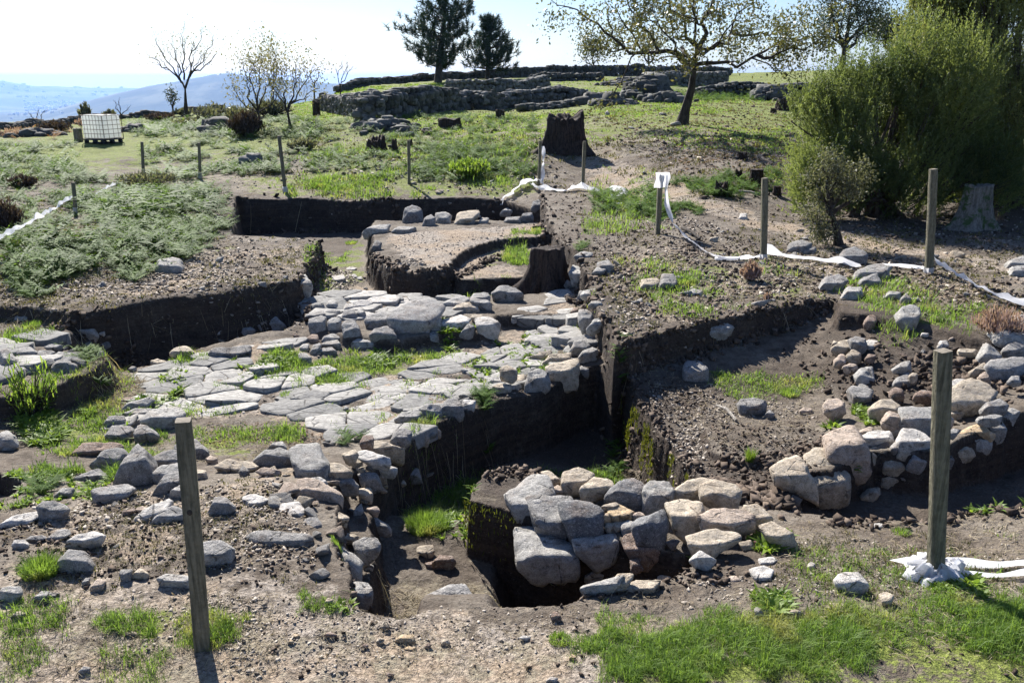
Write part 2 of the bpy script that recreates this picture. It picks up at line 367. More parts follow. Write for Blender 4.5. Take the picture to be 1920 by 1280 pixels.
def mat_rock(name='granite', tint=(1, 1, 1), lichen=.5):
    t = NT(name); c = t.coord('Object'); oc = t.new('ShaderNodeObjectInfo'); rnd = oc.outputs['Random']
    off = t.new('ShaderNodeVectorMath', operation='ADD'); t.set(off.inputs[0], c); cmb = t.new('ShaderNodeCombineXYZ'); t.set(cmb.inputs[0], t.math('MULTIPLY', rnd, 37)); t.set(cmb.inputs[1], t.math('MULTIPLY', rnd, 91)); t.l.new(cmb.outputs[0], off.inputs[1]); v = off.outputs[0]
    n1 = t.noise(v, 4.5, 5, .65); n2 = t.noise(v, 22, 6, .75); n3_ = t.noise(v, 150, 3, .75); n4 = t.noise(v, 9, 5, .65, .6); n5 = t.noise(v, 62, 4, .75)
    col = t.mix(1.0, oc.outputs['Color'], tint, 'MULTIPLY')
    col = t.val(col, t.ramp(n2, .25, .75, .60, 1.38))
    col = t.mix(t.ramp(n1, .48, .72, 0, .5), col, t.mix(.5, (.34, .20, .11), col))
    col = t.mix(t.ramp(n5, .56, .68, 0, .6), col, t.val(col, .38)); col = t.mix(t.ramp(n5, .44, .34, 0, .55), col, (.62, .58, .54))
    spk = t.ramp(n3_, .55, .64); col = t.mix(t.math('MULTIPLY', spk, .6), col, (.05, .048, .046))
    spk2 = t.ramp(n3_, .43, .35); col = t.mix(t.math('MULTIPLY', spk2, .45), col, (.66, .63, .60))
    geo = t.new('ShaderNodeNewGeometry')
    lich = t.math('MULTIPLY', t.ramp(n4, .50, .66), lichen)
    col = t.mix(lich, col, t.val(col, .42))
    pale = t.ramp(t.noise(v, 13, 3, .5), .64, .70, 0, .45 * lichen); col = t.mix(pale, col, (.42, .44, .40))
    crk = t.voro(v, 5.5, 'Distance', 'DISTANCE_TO_EDGE'); cl = t.ramp(crk, 0, .035, 1, 0)
    crn = t.ramp(n4, .5, .6); cl = t.math('MULTIPLY', cl, crn); col = t.mix(t.math('MULTIPLY', cl, .55), col, (.05, .045, .04))
    h = t.math('ADD', t.math('MULTIPLY', n2, .65), t.math('MULTIPLY', n3_, .14)); h = t.math('ADD', h, t.math('MULTIPLY', n1, .8)); h = t.math('ADD', h, t.math('MULTIPLY', n5, .32)); h = t.math('SUBTRACT', h, t.math('MULTIPLY', cl, .4))
    return t.base(col, t.bump(h, 1.0, .026), .88)

def leafmat(name, ca, cb, trans=.5, rough=.55, spec=.3, sc=3.0, cc=None):
    """two sided leaf: diffuse + translucent, hue by the 'tone' attribute"""
    t = NT(name); f = t.attr('tone'); col = t.mix(f, ca, cb)
    if cc is not None: col = t.mix(t.ramp(t.noise(t.coord('Object'), sc, 3), .52, .68), col, cc)
    t.p.inputs['Roughness'].default_value = rough; t.p.inputs['Specular IOR Level'].default_value = spec; t.set(t.p.inputs['Base Color'], col)
    tr = t.new('ShaderNodeBsdfTranslucent'); t.set(tr.inputs[0], t.mix(1.0, col, (1.25, 1.2, .7), 'MULTIPLY'))
    mx = t.new('ShaderNodeMixShader'); mx.inputs[0].default_value = trans; t.l.new(t.p.outputs[0], mx.inputs[1]); t.l.new(tr.outputs[0], mx.inputs[2]); t.l.new(mx.outputs[0], t.out.inputs[0])
    return t.m

def mat_bark(name, a, b, sx=18, z=2.5, rough=.9, moss=None):
    t = NT(name); c = t.coord('Object'); mp = t.new('ShaderNodeMapping'); t.l.new(c, mp.inputs[0]); mp.inputs['Scale'].default_value = (sx, sx, z)
    n = t.noise(mp.outputs[0], 1.0, 5, .7, .4); m = t.noise(c, 30, 4, .7); f = t.math('ADD', t.math('MULTIPLY', n, .7), t.math('MULTIPLY', m, .3))
    col = t.mix(t.ramp(f, .35, .65), a, b)
    if moss: col = t.mix(t.ramp(t.noise(c, 6, 4, .7), .5, .62), col, moss)
    return t.base(col, t.bump(f, 1.0, .03), rough)

def mat_plain(name, col, rough=.7, var=.25, sc=20, spec=.3, bump=.2, metal=0):
    t = NT(name); c = t.coord('Object'); n = t.noise(c, sc, 4, .65); t.p.inputs['Specular IOR Level'].default_value = spec; t.p.inputs['Metallic'].default_value = metal
    return t.base(t.val(col, t.ramp(n, .25, .75, 1 - var, 1 + var)), t.bump(n, bump, .01), rough)

M = {}
M['ground'] = mat_ground()
M['rock'] = mat_rock()
M['slab'] = mat_rock('paving_stone', (1, 1, 1), .35)
M['wallstone'] = mat_rock('field_stone', (1, 1, 1), .85)

# ------------------------------------------------------------------ ground: what grows or lies where, plus shade darkened into the soil
def paint(x, y, items, wob=.12, s=70):
    out = np.zeros(x.shape)
    for v, z, soft, poly in items:
        P = ppoly(poly, z); lo = P.min(0) - soft - .5; hi = P.max(0) + soft + .5
        m = (x > lo[0]) & (x < hi[0]) & (y > lo[1]) & (y < hi[1])
        if not m.any(): continue
        xs = x[m]; ys = y[m]; sc = max(soft, .1)
        d = sdist(xs, ys, P) + wob * sc * 4 * fbm(xs / sc * .8, ys / sc * .8, s, 3)
        k = sstep(d, -soft, soft); out[m] = out[m] * (1 - k) + v * k
    return out
gx, gy = GX.ravel(), GY.ravel(); gr_ = np.hypot(gx, gy)
far = sstep(gr_, 19, 30)
MOSS = [(.6, 0, .3, [(446, 335), (1000, 335), (1005, 362), (446, 360)]), (.5, 0, .2, [(560, 1140), (700, 1150), (690, 1200), (560, 1190)]), (.62, 0, .25, [(1130, 1170), (1500, 1120), (1760, 1110), (1990, 1090), (2400, 1120), (2400, 1500), (1150, 1500)]), (.5, 0, .15, [(0, 1120), (120, 1130), (100, 1210), (-200, 1260), (-200, 1100)]),
        (.5, 0, .15, [(170, 1150), (460, 1120), (480, 1200), (260, 1260)]), (.62, -.86, .2, [(745, 880), (870, 850), (960, 850), (1150, 862), (1160, 900), (900, 930), (880, 1000), (760, 1010)]),
        (.55, -.35, .3, [(0, 760), (250, 700), (560, 840), (540, 880), (250, 900), (0, 860)]), (.62, -.45, .25, [(400, 650), (560, 690), (760, 640), (860, 650), (900, 700), (600, 730), (480, 720)]),
        (.6, -.4, .1, [(1320, 700), (1500, 705), (1560, 720), (1440, 750), (1340, 730)]), (.60, -.5, .2, [(600, 450), (690, 440), (690, 520), (620, 560), (585, 540)]),
        (.5, 0, .4, [(1560, 520), (1750, 540), (1900, 590), (1750, 640), (1620, 600)]), (.66, 0, .9, [(1250, 225), (1500, 215), (1500, 330), (1330, 320), (1230, 260)]), (.5, 0, .4, [(1150, 480), (1500, 470), (1560, 560), (1200, 600)]),
        (.48, 0, .6, [(-300, 420), (440, 380), (450, 470), (200, 530), (-300, 560)]), (.72, 0, 1.0, [(560, 300), (1010, 290), (1000, 352), (560, 350)]), (.45, 0, 1.0, [(-200, 345), (440, 335), (440, 290), (-200, 290)]),
        (.52, -.3, .1, [(900, 470), (1020, 465), (980, 500), (900, 500)])]
GRIT = [(.55, -.42, .15, [(200, 800), (262, 700), (450, 655), (560, 648), (640, 690), (780, 690), (985, 600), (1090, 560), (1120, 640), (985, 728), (800, 805), (640, 850), (500, 782), (330, 800)]), (.62, 0, .25, [(-300, 1040), (560, 1080), (1050, 1150), (1200, 1130), (1200, 1500), (-300, 1500)]), (.66, 0, .15, [(560, 1170), (1200, 1180), (1150, 1300), (550, 1350)]), (.5, -.1, .2, [(20, 930), (420, 900), (560, 860), (560, 1100), (100, 1120)]),
        (.75, -.15, .25, [(720, 440), (1020, 418), (1030, 456), (930, 464), (820, 510), (740, 480)]), (.55, -.3, .1, [(860, 500), (960, 495), (1000, 522), (860, 526)]),
        (.42, -.4, .2, [(1190, 780), (1300, 790), (1320, 860), (1240, 830)]), (.62, 0, .4, [(1060, 300), (1200, 335), (1350, 390), (1560, 435), (1900, 490), (1990, 560), (1750, 490), (1500, 455), (1240, 395), (1100, 345)]),
        (.45, 0, .4, [(1130, 460), (1500, 480), (1900, 540), (1900, 600), (1560, 560), (1160, 650)]), (.48, 0, .4, [(100, 560), (400, 460), (600, 450), (560, 550), (300, 575)]), (.42, -.45, .2, [(600, 520), (700, 520), (850, 560), (600, 560)])]
DRY = [(.5, 0, .3, [(-300, 1130), (560, 1130), (1150, 1150), (1150, 1500), (-300, 1500)]), (.58, -.5, .2, [(720, 1040), (900, 1040), (1000, 1110), (960, 1125), (740, 1145), (700, 1100)]), (.55, -.86, .15, [(880, 1000), (970, 1110), (880, 1110)]),
       (.5, -.4, .2, [(200, 680), (300, 690), (240, 780), (150, 790)]), (.5, 0, .4, [(1450, 1000), (1920, 980), (1920, 1110), (1450, 1110)]), (.45, 0, 1.2, [(700, 330), (1400, 330), (1500, 250), (700, 240)]), (.5, 0, 1.0, [(300, 330), (1000, 330), (1000, 360), (300, 360)])]
DARK = [(.85, -.95, .15, [(870, 790), (1000, 740), (1155, 690), (1190, 790), (1200, 880), (1000, 862), (880, 870), (800, 830)]), (.8, -.6, .12, [(110, 700), (200, 660), (560, 590), (570, 625), (450, 660), (240, 705), (190, 720)]), (.55, -.2, .1, [(1100, 1055), (1280, 1060), (1420, 1040), (1460, 1080), (1350, 1110), (1180, 1110)]), (.5, -.4, .15, [(1180, 700), (1560, 690), (1560, 720), (1300, 760), (1200, 800)]), (.75, -.15, .2, [(1560, 590), (1900, 660), (1900, 720), (1720, 800), (1560, 700)]),  # first two patches paint deeper shade into deep pit and bank foot; rest soil
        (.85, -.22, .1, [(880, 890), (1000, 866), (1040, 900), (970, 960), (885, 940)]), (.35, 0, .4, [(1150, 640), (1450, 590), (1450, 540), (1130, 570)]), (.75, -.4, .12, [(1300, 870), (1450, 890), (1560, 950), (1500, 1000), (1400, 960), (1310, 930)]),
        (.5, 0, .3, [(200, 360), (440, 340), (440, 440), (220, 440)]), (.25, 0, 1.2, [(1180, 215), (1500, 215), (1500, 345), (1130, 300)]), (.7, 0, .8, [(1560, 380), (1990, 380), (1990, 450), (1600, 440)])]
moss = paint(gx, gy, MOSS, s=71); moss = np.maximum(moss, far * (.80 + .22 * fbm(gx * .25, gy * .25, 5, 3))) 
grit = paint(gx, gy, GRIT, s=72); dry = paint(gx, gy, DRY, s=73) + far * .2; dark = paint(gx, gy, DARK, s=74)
# steep faces are bare dark earth
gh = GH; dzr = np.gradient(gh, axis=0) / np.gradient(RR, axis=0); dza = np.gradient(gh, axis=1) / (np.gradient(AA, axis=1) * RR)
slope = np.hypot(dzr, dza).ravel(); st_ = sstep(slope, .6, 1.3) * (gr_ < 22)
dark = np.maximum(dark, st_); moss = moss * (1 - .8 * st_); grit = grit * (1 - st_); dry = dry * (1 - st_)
wi = lambda nme: TAG[nme].ravel()
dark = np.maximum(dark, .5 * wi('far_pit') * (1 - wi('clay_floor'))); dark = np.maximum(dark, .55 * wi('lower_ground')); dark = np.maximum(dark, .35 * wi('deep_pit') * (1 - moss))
na_, nr_ = GX.shape[1], GX.shape[0]
idx = np.arange(na_ * nr_).reshape(nr_, na_)
F = np.stack([idx[:-1, :-1], idx[:-1, 1:], idx[1:, 1:], idx[1:, :-1]], -1).reshape(-1, 4)[:, ::-1]
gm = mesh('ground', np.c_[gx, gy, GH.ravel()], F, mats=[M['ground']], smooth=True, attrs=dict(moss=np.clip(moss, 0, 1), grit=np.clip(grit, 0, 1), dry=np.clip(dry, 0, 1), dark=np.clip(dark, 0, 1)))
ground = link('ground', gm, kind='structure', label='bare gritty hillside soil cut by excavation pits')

# ------------------------------------------------------------------ stones
TINT = dict(g=(.375, .362, .335), d=(.19, .19, .19), t=(.49, .415, .315), p=(.45, .36, .285), w=(.56, .53, .485), y=(.55, .41, .25), b=(.25, .18, .14), m=(.29, .28, .265))
HUE = dict(g='grey', d='dark grey', t='tan', p='pinkish', w='pale', y='yellowish', b='brown', m='mid grey')
def hullplanes(P):
    bm = bmesh.new()
    for p in P: bm.verts.new(p)
    bmesh.ops.convex_hull(bm, input=list(bm.verts)); bm.normal_update()
    N = []; Hh = []
    for f in sorted(bm.faces, key=lambda q: -q.calc_area()):
        if f.calc_area() < 1e-9: continue
        n = np.array(f.normal[:]); h = float(n @ np.array(f.verts[0].co[:]))
        if h < 0: n, h = -n, -h
        N.append(n); Hh.append(max(h, 1e-4))
    bm.free(); N = np.array(N); Hh = np.array(Hh)
    keep = []
    for i in range(len(N)):
        if all((N[i] @ N[j]) < ANG for j in keep): keep.append(i)
    return N[keep], Hh[keep]
rock_no = 0; ANG = .93
ROCKS = []; GAPS = []
def outline(spec, fr):
    ox, oy, sc = fr
    if isinstance(spec[0], (int, float)):
        cx, cy, w, h = spec[:4]; rot = R(spec[4]) if len(spec) > 4 else 0
        n = random.choice((7, 8, 9)); a0 = random.random() * 6.28; out = []
        for i in range(n):
            a = a0 + 6.283 * (i + random.uniform(-.28, .28)) / n; k = random.uniform(.86, 1.08)
            x, y = math.cos(a) * w / 2 * k, math.sin(a) * h / 2 * k
            out.append((cx + x * math.cos(rot) - y * math.sin(rot), cy + x * math.sin(rot) + y * math.cos(rot)))
        spec = out
    return [(ox + p[0] / sc, oy + p[1] / sc) for p in spec]
def rock(spec, tint='g', label=None, D=None, fr=(0, 0, 1), lean=.8, at=None, name='stone', group=None, sub=None, noise=.062, flat=0.0, mat='rock', cat='stone', sink=.04, fat=1.0, fix=False, grow=1.14):
    """a stone from its silhouette: front foot at forward distance D (or where its foot meets the ground), leaning back by lean x its size"""
    global rock_no; rock_no += 1
    P = np.array(outline(spec, fr)); P = P.mean(0) + (P - P.mean(0)) * grow; lo = P.min(0); hi = P.max(0); hh = hi[1] - lo[1]; ww = hi[0] - lo[0]
    if D is None:
        if at is None: bx = P[np.argmax(P[:, 1])][0] * .5 + (lo[0] + hi[0]) * .25; at = (bx, hi[1] - .06 * hh)
        D = float(hit(*at)[1])
    else:
        q = hit((lo[0] + hi[0]) / 2, hi[1] - .06 * hh)
        bz = atd((lo[0] + hi[0]) / 2, hi[1], D)
        if not fix and bz[2] - float(H(bz[0], D + .05)) > .12: D = float(q[1])
    mpp = D / FPX
    r = random.Random(rock_no * 13 + 5)
    size = math.sqrt(ww * hh) * mpp
    # a block: steep front facet up to a ridge, then a flatter top facet running back
    mt = lambda py: float((lambda q: q[2] / q[1])(ray(960, py)))
    rg = min(.78, max(.25, .80 - .42 * lean + r.uniform(-.10, .10)))
    if flat: rg = .22
    Dr = D + hh * rg * mpp * r.uniform(.0, .45)
    sl_ = math.tan(R(r.uniform(6, 26) if not flat else r.uniform(1, 5)))
    yr = hi[1] - rg * hh
    Dt = Dr * (mt(yr) - sl_) / (mt(lo[1]) - sl_)
    Dt = min(Dt, Dr + size * (1.25 if not flat else 3.0))
    tt = (hi[1] - P[:, 1]) / hh
    dep = np.where(tt < rg, D + (Dr - D) * tt / rg, Dr + (Dt - Dr) * (tt - rg) / (1 - rg))
    W3 = np.array([atd(p[0], p[1], q) for p, q in zip(P, dep)])
    cxp = (lo[0] + hi[0]) / 2
    C = (W3.mean(0) * .6 + .4 * atd(cxp, yr, (Dr + Dt) / 2))
    pts = list(W3); bk = size * .55 * fat
    roll = r.uniform(-.22, .22)
    for k in (-.27, .0, .27):
        yy = yr + k * roll * hh * 1.6
        pts.append(atd(cxp + k * ww + r.uniform(-.05, .05) * ww, yy, Dr - size * r.uniform(.03, .13) * (0.3 if flat else 1)))
    low = W3[:, 2].min() - sink - (size * .25 if not flat else .02)
    for i, w in enumerate(W3):
        q = C + (w - C) * r.uniform(.80, .95); q[1] += bk * (1 - .6 * tt[i]) * (0 if flat else 1); q[2] = q[2] - size * .15 if not flat else low
        pts.append(q)
        if tt[i] < rg: pts.append(np.array([w[0] * .97 + C[0] * .03, w[1] + size * .12, max(low, w[2] - size * .3)]))
    pts = np.array(pts) - C
    N, Hh = hullplanes(pts)
    if not flat:
        for k in range(r.choice((2, 3, 4))):
            d = np.array([r.gauss(0, 1), r.gauss(-.3, .8), r.gauss(.4, .8)]); d /= np.linalg.norm(d)
            sup = (pts @ d).max(); N = np.vstack([N, d]); Hh = np.r_[Hh, sup * r.uniform(.84, .97)]
    dims = np.maximum(pts.max(0) - pts.min(0), .02); dims = dims / dims.max(); dims = dims ** .8
    sub = sub or (4 if max(ww, hh) > 34 else 3)
    V, F = planes_mesh(N, Hh, sub, 44, noise * (.5 if flat else 1), 1.0, rock_no, dims)
    me = mesh(name, V, F, mats=[M[mat]], smooth=True)
    tc = TINT[tint]; v = r.uniform(.84, 1.12)
    o = link(name, me, loc=tuple(C), label=label, cat=cat, group=group)
    o.color = (tc[0] * v, tc[1] * v, tc[2] * v, 1)
    ROCKS.append(o)
    g = float(H(C[0], C[1])); zl = (V[:, 2]).min() + C[2]
    if zl - g > .03: GAPS.append((round(zl - g, 2), round(D, 2), round(float(hit(cxp, hi[1])[1]), 2), int(cxp), int(hi[1]), label))
    return o
Z3 = (860, 820, 3.0); Z1 = (0, 780, 2.559); Z2 = (540, 780, 2.559); Z6 = (540, 800, 3.37); ZR = (1280, 780, 2.559); ZW = (1560, 560, 3.764); ZK = (560, 480, 4.8); ZL = (0, 560, 3.4286); ZM = (560, 400, 2.977); ZE = (1120, 400, 2.4)

# the stone wall end on the near block
for sp, ti, D, la, le in [
 ([(262,325),(345,265),(440,215),(490,220),(535,320),(470,345),(430,475),(350,470),(300,410)],'g',4.72,'large grey boulder at the left end of the wall on the mossy block',.8),
 ([(400,355),(500,335),(620,335),(640,360),(585,385),(610,500),(655,560),(625,610),(560,590),(440,490)],'m',4.55,'long grey boulder slanting down left of the dark capped one on the wall',.5),
 ([(575,385),(660,365),(740,370),(805,420),(805,520),(740,580),(690,590),(640,560),(600,470)],'d',4.45,'dark capped boulder at the front of the near wall',.6),
 ([(325,505),(420,510),(500,555),(640,620),(655,715),(500,720),(370,738),(345,690)],'g',4.34,'broad flat granite slab under the near wall, above the black hole',.9),
 ([(650,580),(740,565),(860,555),(885,590),(880,680),(790,720),(730,680),(670,630)],'g',4.36,'rounded grey boulder right under the dark capped boulder',.5),
 ([(470,200),(510,190),(570,240),(550,262),(510,278)],'t',5.05,'small tan cube like stone behind the left end of the near wall',.8),
 ([(590,200),(675,170),(760,210),(740,240),(670,310),(600,315),(585,260)],'t',4.95,'pale tan boulder topmost at the back of the near wall',.8),
 ([(690,280),(760,225),(850,240),(870,280),(800,325),(700,320)],'t',4.85,'tan boulder between the pale topmost one and the dark one at the wall back',.8),
 ([(840,325),(900,250),(985,230),(1050,275),(1030,330),(1030,405),(930,385),(860,350)],'d',4.72,'dark grey boulder in the back row of the near wall',.7),
 ([(1035,290),(1080,245),(1180,250),(1220,300),(1200,350),(1090,440),(1050,410)],'g',4.66,'upright pale grey boulder right of the dark one in the near wall',.6),
 ([(1225,295),(1290,250),(1360,230),(1420,250),(1360,335),(1290,355),(1230,335)],'t',4.72,'flat topped tan boulder at the back right of the near wall',.8),
 ([(1365,280),(1440,240),(1560,270),(1590,310),(1560,400),(1470,390),(1370,330)],'t',4.58,'rounded tan boulder at the right rear end of the near wall',.8),
 ([(1170,370),(1250,350),(1360,375),(1390,480),(1330,530),(1290,560),(1220,490),(1190,430)],'t',4.34,'tan block under the right rear boulders of the near wall',.8),
 ([(1350,450),(1440,400),(1600,410),(1650,440),(1650,490),(1560,535),(1400,505)],'p',4.24,'long pinkish block in the near wall with a smooth top',.8),
 ([(1610,380),(1680,378),(1760,460),(1680,505),(1648,480),(1640,430)],'t',4.3,'brown sided block at the right tip of the near wall',.8),
 ([(840,395),(900,380),(990,420),(960,450),(880,470),(850,440)],'y',4.55,'yellowish wedge stone in the middle of the near wall',.8),
 ([(820,495),(870,478),(940,470),(890,535),(850,540)],'t',4.48,'small tan chock stone beside the dark capped boulder',.6),
 ([(910,490),(950,465),(990,490),(985,540),(930,550)],'g',4.44,'small round mossy grey stone in the middle of the near wall',.6),
 ([(980,435),(1020,418),(1055,445),(1000,478)],'p',4.55,'small pinkish pebble stone above the big dark faced boulder',.6),
 ([(785,410),(820,380),(880,366),(900,380),(830,412)],'t',4.62,'thin flat tan stone above the yellowish wedge',.8),
 ([(805,440),(850,420),(855,470),(815,480)],'y',4.52,'tiny yellow stone jammed left of the yellowish wedge',.6),
 ([(985,500),(1040,460),(1140,420),(1170,470),(1165,560),(1150,640),(1050,610),(1000,570)],'d',4.3,'big dark faced boulder in the centre of the near wall',.45),
 ([(938,570),(985,540),(1050,620),(1160,650),(1170,680),(1060,715),(980,680),(940,620)],'b',4.3,'brownish boulder wedged under the big dark faced one',.6),
 ([(1300,590),(1360,540),(1460,515),(1550,540),(1580,580),(1480,620),(1420,660),(1340,655)],'t',3.98,'low tan boulder on the ground right of the black hole',.9),
 ([(1310,690),(1360,640),(1440,690),(1420,720),(1340,722)],'w',3.84,'flat pale stone in front of the low tan boulder',.9),
 ([(1580,590),(1650,575),(1660,620),(1600,635)],'t',None,'small round tan stone beside the rusty nail right of the wall',.8),
 ([(1705,500),(1770,480),(1880,545),(1905,620),(1860,630),(1760,560)],'t',None,'weathered tan stone with leaves before it right of the near wall',.8),
 ([(1165,590),(1210,570),(1245,580),(1210,628)],'d',4.28,'small dark stone in the gap right of the big dark faced boulder',.6),
 ([(965,690),(1010,680),(1040,740),(975,755)],'b',4.22,'small brown stone low in the shaded gap of the near wall',.6),
 ([(715,790),(760,730),(850,750),(830,790),(740,815)],'g',4.1,'grey stone low in the hole above the pale footing slab',.6),
 ([(700,860),(780,820),(860,800),(910,780),(900,830),(830,870),(730,885)],'g',3.85,'grey footing slab at the mouth of the black hole',.8),
 ([(830,835),(900,770),(980,770),(940,850),(840,872)],'t',3.86,'tan wedge stone on the footing slab by the black hole',.8),
 ([(520,285),(560,265),(592,300),(540,322)],'p',4.95,'small pink clod stone behind the left boulder of the near wall',.8)]:
    rock(sp, ti, la, D, Z3, le, fix=bool(D and D > 4.15), grow=1.17)
for sp, ti, la in [([(1640,740),(1720,720),(1770,745),(1750,800),(1700,805)],'w','flat whitish stone bedded in dark soil right of the near wall'),
 ([(1130,790),(1200,750),(1270,718),(1285,745),(1190,792)],'w','long pale flat stone at the rim of the black hole'),
 ([(920,865),(1000,800),(1130,800),(1100,830),(960,868)],'t','flat tan rim stone left of the long pale one'),
 ([(1690,685),(1760,670),(1790,690),(1760,715),(1700,715)],'w','small flat pale stone above the whitish one in dark soil'),
 ([(1520,780),(1560,776),(1590,800),(1540,812)],'p','little flat pinkish stone in the dark soil')]:
    rock(sp, ti, la, None, Z3, flat=.9)

# left wall of the passage (frame Z6)
for sp, ti, D, la, le in [
 ([(20,150),(80,115),(160,110),(210,170),(240,240),(240,340),(150,330),(60,320),(35,240),(60,190)],'g',5.0,'big pale grey boulder with a domed top on the rubble left of the passage',.9),
 ([(40,400),(90,340),(160,330),(215,360),(320,430),(330,470),(240,485),(120,478),(60,450)],'p',4.62,'big brown pink boulder overhanging a black gap left of the passage',.8),
 ([(0,480),(50,468),(105,530),(100,570),(60,620),(20,632),(-40,620),(-58,560),(-50,500)],'w',4.35,'bright white stone on the rubble left of the passage',.8),
 ([(85,620),(120,575),(175,575),(205,625),(190,710),(160,735),(110,720)],'m',4.2,'egg shaped grey stone standing on edge by the white stone',.5),
 ([(-235,690),(-180,660),(-60,672),(90,680),(130,710),(90,770),(10,808),(-120,800),(-215,760)],'m',3.98,'broad dark grey boulder with a hollow top left of the passage',.8),
 ([(140,540),(230,530),(300,580),(290,620),(240,665),(200,660),(170,590)],'p',4.4,'tan flaky stone between the egg stone and the passage',.8),
 ([(250,530),(270,515),(380,575),(360,620),(300,580)],'t',4.45,'thin tan flake perched left of the passage',.8),
 ([(90,860),(150,760),(230,740),(300,770),(300,900),(260,920),(190,870),(100,885)],'t',3.92,'tan block with a shaded hollow under it at the near passage corner',.7),
 ([(190,690),(260,700),(330,760),(450,880),(450,910),(400,950),(350,990),(290,1000),(285,880),(300,790)],'g',4.02,'long grey slab sloping down into the passage',.7),
 ([(420,730),(480,700),(560,705),(585,750),(570,790),(480,850),(440,830)],'m',4.25,'rounded grey boulder jutting over the dark passage edge',.6),
 ([(300,670),(380,670),(440,690),(430,740),(340,720)],'t',4.38,'tan stone behind the grass tuft on the passage wall',.8),
 ([(290,1020),(400,985),(505,990),(525,1050),(520,1110),(430,1150),(390,1140),(310,1070)],'g',3.72,'lowest grey boulder at the near left corner of the passage',.7),
 ([(110,930),(190,925),(210,960),(190,1010),(130,990)],'d',3.88,'dark stone tucked under the tan corner block',.4),
 ([(220,960),(270,950),(280,1010),(240,1025)],'b',3.85,'small brown stone under the tan corner block',.4),
 ([(470,870),(500,860),(540,885),(530,905),(480,905)],'w',4.05,'small pale stone at the foot of the sloping slab',.5),
 ([(480,545),(530,560),(620,620),(650,660),(600,665),(520,625)],'g',4.42,'thin grey stone bridging the dark slot of the passage wall',.8),
 ([(495,515),(560,500),(575,530),(560,560),(510,540)],'p',4.55,'small pink stone on top of the slot in the passage wall',.7),
 ([(435,395),(520,385),(530,430),(525,475),(480,480),(450,440)],'t',4.8,'hollowed tan stone above the dark slot',.7),
 ([(250,330),(320,310),(400,330),(430,370),(430,405),(350,405),(260,380)],'m',4.88,'round shouldered brown grey boulder above the dark gap',.6),
 ([(140,325),(200,315),(245,350),(240,380),(180,360)],'w',4.75,'small pale stone between the domed and the overhanging boulder',.7),
 ([(230,260),(260,230),(340,235),(400,290),(380,320),(310,310),(255,330)],'t',5.05,'tan grey stone right of the domed boulder',.7),
 ([(340,170),(420,145),(440,180),(420,215),(370,225)],'t',5.3,'pinkish top stone at the back of the rubble wall',.8),
 ([(395,225),(440,198),(470,215),(465,240),(420,265)],'t',5.15,'small round tan stone on the rubble wall crest',.7),
 ([(430,165),(500,150),(590,180),(640,215),(630,240),(540,235),(450,200)],'w',5.35,'flat pale stone along the crest of the rubble wall',.9),
 ([(480,240),(580,235),(680,260),(685,295),(620,300),(500,270)],'w',5.1,'flat whitish stone at the passage side of the rubble crest',.9),
 ([(440,300),(500,285),(560,300),(590,370),(520,390),(470,370)],'m',4.95,'brown grey stone on the passage face of the rubble wall',.6),
 ([(560,270),(600,270),(625,370),(590,380),(555,320)],'t',4.95,'narrow tan stone at the upper corner of the passage wall',.6),
 ([(430,260),(480,245),(495,285),(440,295)],'t',5.05,'small tan stone in the middle of the rubble crest',.7),
 ([(545,400),(580,380),(625,410),(570,415)],'p',4.8,'thin reddish stone under the narrow corner stone',.7),
 ([(455,100),(480,60),(530,55),(545,80),(530,130),(480,145)],'b',5.55,'brown stone on edge where the paving meets the rubble wall',.6),
 ([(495,140),(560,85),(640,110),(725,140),(720,185),(640,190)],'t',5.6,'layered tan block overhanging the pit beside the paving',.8),
 ([(650,80),(680,25),(740,10),(775,30),(770,90),(720,130),(680,110)],'m',5.75,'grey brown block at the pit corner below the paving',.6),
 ([(780,80),(810,0),(850,20),(890,70),(880,100),(830,95)],'p',5.75,'reddish pointed stone on the edge of the deep pit',.5),
 ([(840,0),(900,-20),(965,30),(960,50),(880,50)],'p',5.9,'pink stone with a white top on the edge of the deep pit',.7),
 ([(820,755),(910,748),(925,790),(900,830),(830,800),(808,780)],'t',None,'flat brown stone in the middle of the passage floor',.9),
 ([(918,850),(955,808),(1030,815),(1055,850),(1030,890),(960,900),(920,880)],'b',None,'reddish brown stone in the middle of the passage',.7),
 ([(865,860),(915,850),(915,890),(880,895)],'b',None,'small brown stone beside the reddish one in the passage',.7),
 ([(885,1070),(960,1030),(1030,995),(1110,995),(1160,1070),(1140,1110),(1080,1110),(1030,1080)],'m',3.75,'long grey stone half buried at the near end of the passage',.9),
 ([(700,345),(730,335),(745,360),(715,375)],'t',None,'small tan stone on the grass at the passage top',.7),
 ([(720,290),(770,255),(820,265),(835,330),(780,340),(730,330)],'m',None,'dull grey boulder in the passage beside the shade',.7)]:
    rock(sp, ti, la, D, Z6, le)

